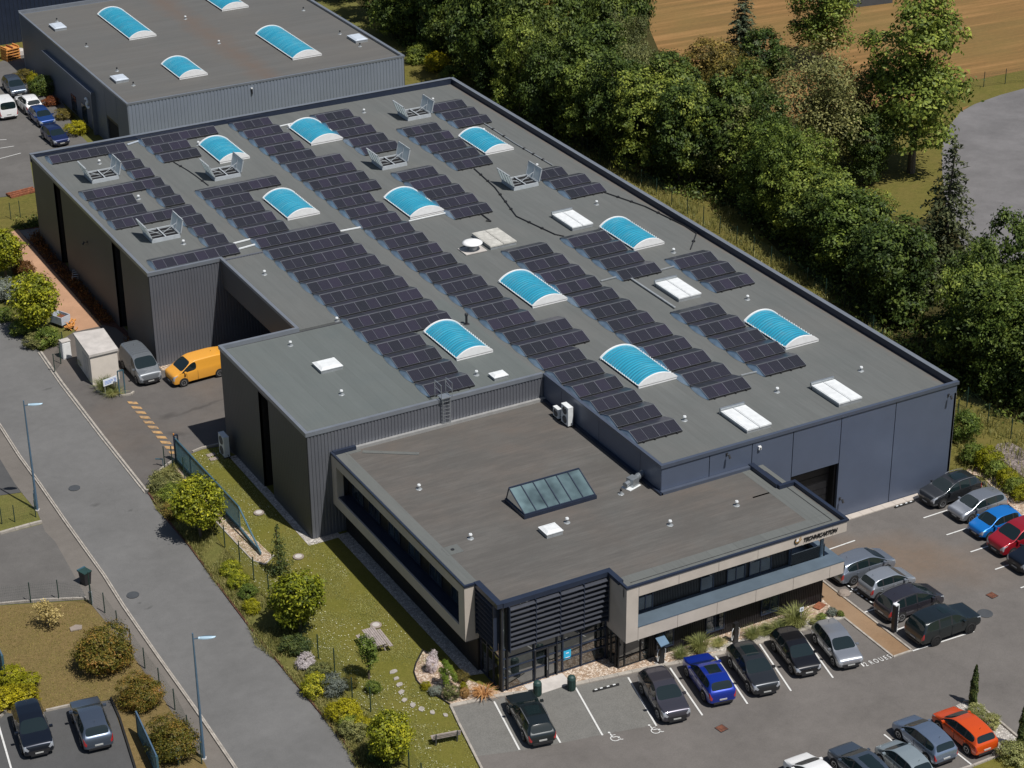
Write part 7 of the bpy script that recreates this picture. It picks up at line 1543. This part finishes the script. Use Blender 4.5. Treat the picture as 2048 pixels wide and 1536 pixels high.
# daisies
rng = np.random.default_rng(9); A = np.array(LAWN); n = 3200; x = rng.uniform(A[:, 0].min(), A[:, 0].max(), n); y = rng.uniform(A[:, 1].min(), A[:, 1].max(), n); k = in_poly(x, y, LAWN) & (np.sin(x * .9) + np.sin(y * .7 + x * .3) + rng.normal(size=n) * .7 > .2); x, y = x[k], y[k]; n = len(x)
me = leaf_mesh('daisies', np.stack([x, y, np.full(n, .13)], 1), unit(np.array([0, 0, 1.]) + rng.normal(size=(n, 3)) * .2), rng.uniform(.035, .075, n), rng.uniform(0, 1, n), 'daisy', 1.0)
o = bpy.data.objects.new('daisies', me); COL.objects.link(o); tag(o, 'white daisies sprinkled over the office lawn', 'flowers', kind='stuff')
# dark red bedding in the shaded bed, reeds by the wood
def clumps(name, P, n, w, h, mat, seed, label, per=14, size=.12):
    rng = np.random.default_rng(seed); A = np.array(P); x = rng.uniform(A[:, 0].min(), A[:, 0].max(), n * 3); y = rng.uniform(A[:, 1].min(), A[:, 1].max(), n * 3); k = in_poly(x, y, P); x, y = x[k][:n], y[k][:n]; n = len(x)
    c = np.repeat(np.stack([x, y, np.zeros(n)], 1), per, 0) + rng.normal(size=(n * per, 3)) * np.array([w, w, 0]) ; c[:, 2] = np.abs(rng.normal(size=len(c))) * h * .5 + .03
    o = bpy.data.objects.new(name, leaf_mesh(name, c, unit(rng.normal(size=c.shape) + np.array([0, 0, .7])), size * rng.uniform(.6, 1.4, len(c)), rng.uniform(0, 1, len(c)), mat)); COL.objects.link(o); return tag(o, label, 'plants', kind='stuff')
clumps('bedding_plants', [(-43.70,77.28), (-43.60,70.19), (-43.75,56.70), (-43.22,55.82), (-43.2, 50), (-43.2, 74), (-41.92,78.73)], 420, .22, .6, 'leaf_red', 10, 'dark red low planting in the shaded bed along the left hall wall')
clumps('bedding_plants', [(-44.01,80.91), (-42.43,81.41), (-41.02,81.30), (-41.47,79.87), (-43.79,80.08)], 90, .22, .7, 'leaf_dark', 12, 'dark low hedge plants behind the paved corner at the hall left end')
UND = [(13.28,65.77), (13.71,57.75), (16.43,50.28), (13.94,40.31), (12.59,31.03), (10.99,22.70), (10.03,15.03), (9.52,8.37), (11.46,2.11), (15.36,6.48), (17.20,34.30), (21.20,57.24), (21.23,73.75), (18.05,100.52), (14.84,122.47), (11.53,112.94), (12.56,98.59), (10.76,76.35)]
clumps('undergrowth', UND, 1100, .5, 1.2, 'leaf_dark', 11, 'dark bramble undergrowth along the foot of the wood belt', 22, .24)

# ---------------------------------------------------------------- street furniture and small things
def street_lamp(p, label, rz):
    t = thing('street_lamp', label, 'street lamp', (*p, 0), rz, 'street lamps along the road')
    mb = MB(); mb.cyl((0, 0, 0), (0, 0, 3), .095, .08, 'lamp_blue', 12).cyl((0, 0, 3), (0, 0, 8.7), .08, .045, 'lamp_blue', 12).box(-.14, .14, -.14, .14, 0, .05, 'concrete').build('pole', t)
    MB().bar((0, 0, 8.3), (.35, 0, 8.38), .05, .05, 'lamp_blue').build('arm', t)
    mb = MB(); vs = []; fs = []; n = 8
    for i in range(n + 1):
        s = i / n; w = .20 * math.sin(math.pi * min(1, .12 + s * .88)) ** .6 + .02; x = .3 + s * 1.0
        for yy, zz in ((-w, 0), (0, .07), (w, 0), (0, -.04)): vs.append((x, yy, 8.38 + zz + .05 * s))
    for i in range(n):
        for j in range(4): fs.append((i * 4 + j, i * 4 + (j + 1) % 4, i * 4 + 4 + (j + 1) % 4, i * 4 + 4 + j))
    fs += [(0, 1, 2, 3), tuple(n * 4 + q for q in (3, 2, 1, 0))]
    mb.add(vs, fs, 'lamp_pale').build('lamp_head', t, True)
    MB().box(-.06, -.12, -.06, .06, .4, 1.6, 'lamp_blue').build('hatch_cover', t)
street_lamp((-58.08,28.87), 'tall blue-grey street lamp at the left kerb beside the small lawn', R_(-28))
street_lamp((-58.35,-4.01), 'tall blue-grey street lamp at the bottom beside the bronze shrubs', R_(-28))
def post_fence(name, pts, H_, label, spacing=2.5, mat='post_green', mesh=True, top=False):
    t = thing(name, label, 'fence', (*pts[0], 0)); ox, oy = pts[0]; P = []
    for a, b in zip(pts, pts[1:]):
        a, b = Vector((a[0] - ox, a[1] - oy, 0)), Vector((b[0] - ox, b[1] - oy, 0)); L = (b - a).length; k = max(1, round(L / spacing))
        for i in range(k): P.append(a.lerp(b, i / k))
    P.append(Vector((pts[-1][0] - ox, pts[-1][1] - oy, 0)))
    for q in P: MB().bar(tuple(q), (q.x, q.y, H_ + .05), .06, .06, mat).build('post', t)
    if mesh:
        for a, b in zip(P, P[1:]):
            mb = MB(); d = b - a; L = d.length
            for i in range(1, int(H_ / .2) + 1): mb.bar((a.x, a.y, i * .2 - .08), (b.x, b.y, i * .2 - .08), .0038, .0038, mat)
            n = int(L / .12)
            for i in range(1, n): q = a.lerp(b, i / n); mb.bar((q.x, q.y, .05), (q.x, q.y, H_), .0038, .0038, mat)
            mb.build('wire_mesh', t)
    return t
post_fence('wire_fence', [(-48.07,30.20), (-47.56,29.99), (-47.42,27.93), (-47.89,22.67), (-48.43,17.53), (-48.35,15.02), (-48.31,12.67), (-48.38,7.30), (-48.34,2.11), (-48.08,0.21), (-48.44,-3.17), (-47.92,-4.64), (-48.34,-10.70), (-48.77,-14.86)], 1.75, 'green wire mesh fence along the verge between the road and the office lawn')
post_fence('wire_fence', [(12.10,78.70), (11.98,63.36), (11.86,44.16), (11.87,36.11), (11.82,25.26), (3.2, 5), (8.96,8.69), (8.57,5.79), (8.48,3.08), (8.23,-3.09)], 1.7, 'dark green post fence along the grass strip between the hall and the wood', 2.6)
post_fence('wire_fence', [(50.09,70.77), (54.35,69.25), (57.83,68.00), (60.02,67.11), (62.71,66.72), (65.52,65.87), (70.36,64.84)], 1.7, 'thin post fence between the mown field and the turning area', 2.6)
post_fence('wire_fence', [(-45.52,83.90), (-43.72,83.15), (-42.80,83.19), (-40.47,82.71)], 1.6, 'wire fence in the grass left of the hall end', 2.6)
post_fence('wire_fence', [(-62.41,28.16), (-60.83,28.21), (-59.96,28.03), (-58.47,27.97), (-58.20,28.94)], 1.3, 'low wire fence around the small grass patch by the street lamp', 2.4)
post_fence('wire_fence', [(-65.53,18.38), (-62.11,17.33), (-60.41,16.72), (-58.72,15.07), (-58.29,13.73), (-58.19,6.43), (-58.12,1.36), (-58.65,-4.45)], 1.5, 'green wire fence along the pavement beside the dry lawn', 2.6)
post_fence('wire_fence', [(-50.21,49.51), (-49.30,50.77), (-48.31,53.19)], 1.6, 'short wire fence beside the white cabinet', 1.4)
MBp = MB()
t = thing('fence_post', 'single tall dark post at the kiosk corner', 'post', (*(-48.03,46.22), 0)); MB().bar((0, 0, 0), (0, 0, 2.1), .06, .06, 'post_green').build('post', t)
# sliding gate
a, b, c_ = Vector((*(-46.96,30.78), 0)), Vector((*(-46.67,19.06), 0)), Vector((*(-46.72,15.28), 0))
t = thing('sliding_gate', 'long blue-grey sliding gate of vertical bars standing open beside the lawn', 'gate', tuple(a)); b -= a; c_ -= a; d = b.normalized(); H_ = 1.95
mb = MB(); mb.bar((0, 0, .2), tuple(b + Vector((0, 0, .2))), .12, .16, 'gate_blue'); mb.bar((0, 0, H_), tuple(b + Vector((0, 0, H_))), .10, .10, 'gate_blue')
L = b.length
for i in range(5): q = d * (L * i / 4); mb.bar((q.x, q.y, .2), (q.x, q.y, H_), .07, .07, 'gate_blue')
mb.bar(tuple(b + Vector((0, 0, H_))), tuple(c_ + Vector((0, 0, .25))), .10, .10, 'gate_blue'); mb.bar(tuple(b + Vector((0, 0, .2))), tuple(c_ + Vector((0, 0, .2))), .12, .16, 'gate_blue')
mb.build('gate_frame', t); mb = MB(); n = int(L / .11)
for i in range(1, n): q = d * (L * i / n); mb.bar((q.x, q.y, .25), (q.x, q.y, H_), .028, .028, 'gate_blue')
mb.build('bars', t)
t = thing('gate_portal', 'dark twin-post gate portal with small beacon at the head of the sliding gate', 'gate post', (*(-47.07,30.58), 0)); mb = MB()
for s in (0, .28): mb.bar((s, 0, 0), (s, 0, 2.25), .1, .1, 'trim_navy')
mb.bar((0, 0, 2.25), (.28, 0, 2.25), .1, .1, 'trim_navy').build('post', t); MB().lathe([(.06, 2.3), (.06, 2.42), (.01, 2.45)], 'lamp_amber', 8).build('beacon', t)
t = thing('gate_receiver', 'dark square gate receiving frame beside the direction sign', 'gate post', (*(-47.09,42.87), 0)); mb = MB()
for s in (0, .45): mb.bar((s, 0, 0), (s, 0, 2.2), .09, .09, 'gate_blue')
mb.bar((0, 0, 2.2), (.45, 0, 2.2), .09, .09, 'gate_blue'); mb.bar((0, 0, .3), (.45, 0, .3), .05, .05, 'gate_blue'); mb.build('frame', t)
t = thing('barrier_bar', 'short dark hinged bar by the driveway kerb', 'bar', (*(-48.54,30.81), 0)); MB().bar((0, 0, .6), (.45, -.3, .6), .05, .08, 'gate_blue').bar((.45, -.3, 0), (.45, -.3, .65), .05, .05, 'gate_blue').build('bar', t)
# direction sign
p = (-47.58,43.45); t = thing('direction_sign', 'pale blue direction sign with a chevron arrow in the planted island', 'sign', (*p, 0), R_(14)); mb = MB(); mb.box(-.62, .62, -.02, .02, .95, 1.5, 'sign_white'); q = mb.build('sign_panel', t)
mb = MB()
for s in (.34, .44):
    mb.bar((s, -.03, 1.05), (s + .1, -.03, 1.22), .012, .03, 'sign_blue'); mb.bar((s + .1, -.03, 1.22), (s, -.03, 1.4), .012, .03, 'sign_blue')
mb.box(-.5, .25, -.03, -.022, 1.30, 1.335, 'sign_blue'); mb.box(-.5, .25, -.03, -.022, 1.19, 1.225, 'sign_blue'); mb.box(-.5, .1, -.03, -.022, 1.08, 1.115, 'sign_blue'); mb.build('arrow', q)
mb = MB()
for s in (-.5, .5): mb.bar((s, .03, 0), (s, .03, 1.4), .05, .05, 'galv')
mb.build('posts', t)
# parking sign
t = thing('parking_sign', 'small white parking sign on a thin pole in front of the balcony corner', 'sign', (*(-19.90,-9.66), 0)); MB().cyl((0, 0, 0), (0, 0, 1.35), .025, .025, 'galv', 8).build('pole', t)
pn = MB().box(-.15, .15, -.03, -.01, 1.05, 1.35, 'sign_white').build('sign_panel', t); MB().box(-.07, .07, -.036, -.031, 1.12, 1.28, 'pipe_grey').build('symbol', pn)
# chargers
def charger(p, label, rz, can=True):
    t = thing('charging_post', label, 'charging post', (*p, 0), rz, 'car charging posts')
    MB().box(-.17, .17, -.12, .12, 0, 1.5, 'sign_black').build('cabinet', t); MB().box(-.35, .35, -.3, .3, 0, .05, 'concrete').build('base', t)
    if can: MB().add([(-.34, -.34, 1.5), (.34, -.34, 1.5), (.34, .2, 1.85), (-.34, .2, 1.85), (-.34, -.34, 1.56), (.34, -.34, 1.56), (.34, .2, 1.91), (-.34, .2, 1.91)], [(0, 3, 2, 1), (4, 5, 6, 7), (0, 1, 5, 4), (1, 2, 6, 5), (2, 3, 7, 6), (3, 0, 4, 7)], 'lamp_blue').build('canopy', t)
    for s in (-1, 1):
        mb = MB(); mb.tube([(s * .18, 0, 1.15), (s * .32, -.02, .95), (s * .34, 0, .5), (s * .26, 0, .25), (s * .18, 0, .6)], .022, 'hatch_white', 6); mb.build('charging_cable', t)
charger((-29.98,-8.91), 'black charging post with blue-grey canopy at the end of the first charging bays', R_(8))
charger((-24.67,-9.25), 'black charging post with looped cables above the dark grey SUV', R_(8), False)
p = (-15.23,-13.22); t = thing('charging_post', 'tall white-edged black charging tower behind the purple-grey people carrier', 'charging post', (*p, 0), R_(8), 'car charging posts')
MB().box(-.13, .13, -.13, .13, 0, 2.0, 'sign_black').build('cabinet', t); MB().box(.13, .18, -.15, .1, 0, 2.02, 'hatch_white').box(-.13, .18, -.15, .13, 2.02, 2.1, 'hatch_white').build('shell', t)
mb = MB()
for i in range(6): mb.box(.14, .16, -.156, -.151, .4 + i * .22, .52 + i * .22, 'plastic_black')
mb.build('vents', t); MB().tube([(.18, 0, 1.1), (.3, 0, .7), (.3, 0, .3), (.2, 0, .5)], .025, 'plastic_black', 6).build('charging_cable', t)
# litter bins
for p, lab in (((-38.35,-8.10), 'dark green domed litter bin left of the entrance doorstep'), ((-36.26,-8.62), 'dark green domed litter bin right of the entrance doorstep')):
    t = thing('litter_bin', lab, 'bin', (*p, .04), 0, 'litter bins at the entrance'); MB().lathe([(.22, 0), (.24, .1), (.25, .75)], 'bin_green', 18).build('body', t); MB().lathe([(.27, .75), (.27, .82), (.22, .95), (.1, 1.02), (.01, 1.04)], 'bin_green', 18).build('lid', t)
    mb = MB()
    for i in range(12): a_ = 2 * math.pi * i / 12; mb.box(.24, .265, -.03, .03, .08, .72, 'post_green', Matrix.Rotation(a_, 4, 'Z'))
    mb.build('slats', t)
t = thing('wheelie_bin', 'black wheelie bin with teal lid on the pavement beside the fence', 'bin', (*(-58.23,17.74), 0), R_(20)); mb = MB(); vs = [(-.22, -.24, 0), (.22, -.24, 0), (.22, .24, 0), (-.22, .24, 0), (-.29, -.34, .98), (.29, -.34, .98), (.29, .34, .98), (-.29, .34, .98)]
mb.add(vs, [(0, 3, 2, 1), (4, 5, 6, 7), (0, 1, 5, 4), (1, 2, 6, 5), (2, 3, 7, 6), (3, 0, 4, 7)], 'plastic_black').build('body', t); MB().box(-.32, .32, -.38, .38, .98, 1.05, 'bin_green').box(-.32, .32, .3, .42, 1.0, 1.09, 'gate_blue').build('lid', t)
for s in (-.24, .24): MB().cyl((s, .26, .1), (s + .04, .26, .1), .1, .1, 'rubber', 12).build('wheel', t)
t = thing('pavement_pole', 'slim dark pole beside the wheelie bin', 'pole', (*(-58.69,15.26), 0)); MB().cyl((0, 0, 0), (0, 0, 2.4), .05, .04, 'post_green', 8).build('pole', t); MB().box(-.1, .1, -.1, .1, 0, .9, 'pipe_grey').build('base', t)
t = thing('green_container', 'dark green waste container cut by the left edge near the top', 'container', (*(-28.16,139.55), 0)); MB().box(-1.2, .1, -.6, .6, .15, 1.3, 'bin_green').build('body', t); MB().box(-1.25, .15, -.65, .65, 1.3, 1.4, 'post_green').build('lid', t)
# benches
def bench(p, rz, label, L=1.7):
    t = thing('park_bench', label, 'bench', (*p, .01), rz)
    mb = MB()
    for i in range(4): mb.box(-L / 2, L / 2, -.02 + i * .12, .08 + i * .12, .42, .46, 'slate' if 0 else 'wood_grey')
    mb.build('seat', t); mb = MB()
    for i in range(3): mb.bar((-L / 2, -.07 - i * .03, .56 + i * .12), (L / 2, -.07 - i * .03, .56 + i * .12), .03, .1, 'wood_grey')
    mb.build('backrest', t)
    for s in (-L / 2 + .2, L / 2 - .2): MB().bar((s, .4, 0), (s, .36, .42), .07, .07, 'plastic_grey').bar((s, 0, 0), (s, -.14, .86), .07, .07, 'plastic_grey').bar((s, -.02, .4), (s, .42, .4), .06, .04, 'plastic_grey').build('leg', t)
bench((-45.38,-9.68), HF - math.pi / 2 + math.pi, 'grey wooden bench seen from behind, beside the lowest stepping stones')
p0, p1 = Vector((-44.61,3.36)), Vector((-44.80,-0.21)); d = p1 - p0; rz = math.atan2(d.y, d.x); mid = (p0 + p1) / 2
t = thing('picnic_table', 'grey slatted wooden picnic table with two benches on the lawn', 'picnic table', (mid.x, mid.y, .02), rz); L = 2.1
mb = MB()
for i in range(6): mb.box(-L / 2, L / 2, -.42 + i * .142, -.30 + i * .142, .70, .74, 'wood_grey')
mb.build('tabletop', t)
for s in (-1, 1):
    mb = MB()
    for i in range(2): mb.box(-L / 2, L / 2, s * .72 - .12 + i * .13, s * .72 - .01 + i * .13, .42, .46, 'wood_grey')
    mb.build('seat', t)
for x_ in (-.75, .75):
    mb = MB(); mb.bar((x_, -.45, 0), (x_, -.2, .7), .06, .08, 'wood_grey').bar((x_, .45, 0), (x_, .2, .7), .06, .08, 'wood_grey').bar((x_ + .04, -.8, .4), (x_ + .04, .8, .4), .04, .08, 'wood_grey'); mb.build('leg', t)
# stepping stones
SS = [((-44.89,-1.54), .55), ((-45.06,-2.30), .42), ((-45.18,-2.97), .5), ((-45.42,-3.74), .52), ((-45.63,-4.58), .45), ((-45.41,-5.30), .5), ((-45.14,-5.92), .52), ((-44.73,-6.56), .45), ((-44.16,-7.17), .42)]
for i, (p, s) in enumerate(SS):
    rr = random.Random(i); poly = [(s * .5 * (1.15 if k % 2 else .9) * math.cos(a_ := 2 * math.pi * k / 9) * rr.uniform(.85, 1.1), s * .34 * math.sin(a_) * rr.uniform(.85, 1.15)) for k in range(9)]
    an = R_(10 + i * 9); poly = [(x * math.cos(an) - y * math.sin(an), x * math.sin(an) + y * math.cos(an)) for x, y in poly]
    o = MB().prism(poly, 0, .05, 'slate').build('stepping_stone'); o.location = (*p, .02); tag(o, '%s grey stepping stone from the picnic table toward the car park' % ORD[i], 'stepping stone', 'stepping stones across the lawn')
for i, (p, lab) in enumerate((((-44.63,20.65), 'round concrete cover on the lawn above the fir tree'), ((-44.58,13.84), 'round concrete cover on the lawn below the wing corner'), ((-43.62,3.66), 'round concrete cover on the lawn behind the picnic table'))):
    t = thing('concrete_cover', lab, 'manhole cover', (*p, .05), 0, 'round concrete covers on the lawn'); MB().lathe([(.38, 0), (.38, .05), (.36, .065)], 'manhole_concrete', 24).build('ring', t); MB().lathe([(.24, .065), (.24, .075)], 'concrete', 20).build('lid', t)
for i, (p, lab) in enumerate((((-44.43,30.31), 'upper of two small square slabs on the lawn by the air conditioner'), ((-44.47,29.63), 'lower of two small square slabs on the lawn by the air conditioner'))):
    o = MB().box(-.32, .32, -.2, .2, 0, .06, 'manhole_concrete').build('paving_slab'); o.location = (*p, .03); tag(o, lab, 'slab')
for p, lab, r in (((-54.82,30.55), 'dark round manhole cover in the middle of the road', .42), ((-55.99,14.84), 'round manhole cover in the road lower down', .42), ((-8.81,-14.47), 'round manhole cover in the car park lane', .5)):
    o = MB().lathe([(r, 0), (r, .012), (r * .8, .014), (r * .8, .01)], 'plastic_grey', 24).build('manhole_cover'); o.location = (*p, .045); tag(o, lab, 'manhole cover')
for p, lab in (((-30.53,-16.44), 'rusty square drain grate in front of the blue SUV'), ((-7.01,-13.02), 'dark square drain grate in the car park lane')):
    t = thing('drain_grate', lab, 'drain', (*p, .045), R_(8)); mb = MB(); mb.box(-.3, .3, -.3, .3, 0, .012, 'plastic_black').build('frame', t); mb = MB()
    for i in range(7): mb.box(-.27, .27, -.26 + i * .08, -.22 + i * .08, .012, .02, 'rust_red')
    mb.build('bars', t)
# wheel stops
def stop(a, b, label):
    a, b = Vector((*a, 0)), Vector((*b, 0)); d = b - a; L = 1.75; m_ = (a + b) / 2; t = thing('wheel_stop', label, 'wheel stop', (m_.x, m_.y, .05), math.atan2(d.y, d.x), 'black and white rubber wheel stops')
    MB().add([(-L / 2, -.08, 0), (L / 2, -.08, 0), (L / 2, .08, 0), (-L / 2, .08, 0), (-L / 2, -.04, .1), (L / 2, -.04, .1), (L / 2, .04, .1), (-L / 2, .04, .1)], [(0, 3, 2, 1), (4, 5, 6, 7), (0, 1, 5, 4), (1, 2, 6, 5), (2, 3, 7, 6), (3, 0, 4, 7)], 'rubber').build('body', t); mb = MB()
    for s in (-.68, -.32, .14, .55): mb.box(s - .09, s + .09, -.045, .045, .095, .106, 'hatch_white')
    mb.build('reflectors', t)
stop((-35.31,-9.46), (-33.41,-9.63), 'striped wheel stop in the empty bay right of the dark estate'); stop((-5.58,-0.84), (-3.51,-0.81), 'striped wheel stop at the foot of the navy wall')
stop((-14.55,-8.47), (-14.44,-10.19), 'striped wheel stop behind the small light grey hatchback'); stop((-14.53,-7.21), (-14.55,-7.77), 'striped wheel stop behind the blue-grey hatchback by the terrace')
# odd bits
t = thing('boulder', 'pale flat boulder at the walkway kerb', 'boulder', (*(-15.29,-8.11), 0)); mb = MB(); mb.lathe([(.42, 0), (.44, .12), (.33, .24), (.1, .28)], 'manhole_concrete', 9); mb.build('rock', t)
t = thing('rusty_cover', 'rusty square cover on the gravel by the black clad corner', 'cover', (*(-17.61,-8.52), .05), R_(20)); MB().box(-.4, .4, -.28, .28, 0, .06, 'rust_red').build('plate', t)
p = (-29.44,130.82); t = thing('pallet_stack', 'stack of orange and brown wooden crates on the ground at the left edge', 'crate stack', (*p, 0), R_(15))
for i in range(5): MB().box(-.9, .9, -.7, .7, i * .32, i * .32 + .1, 'orange_wood').box(-.85, -.7, -.65, .65, i * .32 + .1, i * .32 + .3, 'orange_wood').box(.7, .85, -.65, .65, i * .32 + .1, i * .32 + .3, 'orange_wood').box(-.08, .08, -.65, .65, i * .32 + .1, i * .32 + .3, 'rust_red').build('crate', t)
p = (-28.16,131.15); t = thing('rubble_bag', 'whitish big bag of rubble beside the crate stack', 'bag', (*p, 0)); MB().lathe([(.5, 0), (.6, .3), (.5, .8), (.3, .95)], 'concrete', 9).build('bag', t)
t = thing('brick_pile', 'low rust-coloured pile of beams and bricks on the grass at the left', 'pile', (*(-41.00,88.94), 0), R_(8))
for i in range(5): MB().bar((-1.3, i * .25 - .5, .12 + .1 * (i % 2)), (1.4, i * .22 - .4, .14 + .1 * (i % 2)), .2, .2, 'rust_red').build('beam', t)
p = (-46.98,57.98); t = thing('skip_trolley', 'pale grey open trolley of scrap beside the bright round tree', 'trolley', (*p, 0), R_(25))
mb = MB(); 
for a_, b_ in ((-.5, -.45), (.45, .5)): mb.box(a_, b_, -.7, .7, .3, 1.0, 'hatch_blue')
mb.box(-.45, .45, -.7, -.65, .3, 1.0, 'hatch_blue').box(-.45, .45, .65, .7, .3, 1.0, 'hatch_blue').box(-.45, .45, -.65, .65, .3, .36, 'hatch_blue'); mb.build('body', t); mb = MB()
for i in range(7): mb.bar((-.35, -.5 + i * .16, .5), (.35, -.45 + i * .14, .8), .08, .08, 'rust_red')
mb.build('scrap', t)
for x_ in (-.4, .4):
    for y_ in (-.55, .55): MB().cyl((x_ - .04, y_, .14), (x_ + .04, y_, .14), .14, .14, 'rubber', 10).build('wheel', t)
t = thing('scrap_heap', 'rusty orange heap of wooden scrap beside the pale trolley', 'heap', (*(-46.37,57.06), 0)); rr = random.Random(4); mb = MB()
for i in range(22): a_ = rr.uniform(0, 3.1); x, y, z = rr.uniform(-.5, .4), rr.uniform(-.7, .6), rr.uniform(.08, .55); mb.bar((x - .3 * math.cos(a_), y - .3 * math.sin(a_), z), (x + .3 * math.cos(a_), y + .3 * math.sin(a_), z + rr.uniform(-.1, .1)), .1, .05, 'orange_wood')
mb.build('boards', t)
# bikes in the shaded bed
t = thing('bike_rack', 'metal bike rack half hidden in the shaded red planting', 'bike rack', (*(-42.98,66.17), 0), R_(70)); mb = MB()
for i in range(4): mb.tube([(i * .5 - .8, -.25, 0), (i * .5 - .8, -.25, .75), (i * .5 - .8, .25, .75), (i * .5 - .8, .25, 0)], .025, 'galv', 6)
mb.build('hoops', t); mb = MB(); mb.bar((-.8, 0, .02), (.7, 0, .02), .06, .04, 'galv').build('rail', t)
# left gates
def panel_gate(a, b, H_, label):
    a, b = Vector((*a, 0)), Vector((*b, 0)); d = b - a; t = thing('metal_gate', label, 'gate', tuple(a)); mb = MB(); mb.bar((0, 0, .1), (d.x, d.y, .1), .08, .1, 'gate_blue').bar((0, 0, H_), (d.x, d.y, H_), .08, .1, 'lamp_blue').bar((0, 0, 0), (0, 0, H_), .1, .1, 'gate_blue').bar((d.x, d.y, 0), (d.x, d.y, H_), .14, .14, 'gate_blue').build('gate_frame', t); mb = MB(); n = int(d.length / .12)
    for i in range(1, n): q = d * (i / n); mb.bar((q.x, q.y, .1), (q.x, q.y, H_), .05, .03, 'gate_blue')
    mb.build('bars', t)
panel_gate((-60.91,0.05), (-61.35,-4.64), 1.7, 'blue slatted metal gate between the corner parking and the bronze shrubs')
panel_gate((-65.97,11.90), (-66.10,9.73), 1.7, 'blue metal gate leaf cut by the left edge above the golden hedge')
t = thing('utility_box', 'small blue-grey utility box on a post in the lowest bronze shrub', 'utility box', (*(-59.85,-3.88), 0)); MB().box(-.2, .2, -.15, .15, .6, 1.1, 'lamp_blue').build('box', t); MB().bar((0, 0, 0), (0, 0, .6), .08, .08, 'gate_blue').build('post', t)
for p, lab in (((-60.53,12.85), 'pale flat stone in the dry lawn left of the bronze shrub'),):
    o = MB().prism([(-.4, -.2), (.3, -.3), (.45, .1), (.1, .35), (-.35, .2)], 0, .08, 'manhole_concrete').build('flat_stone'); o.location = (*p, .03); tag(o, lab, 'stone')
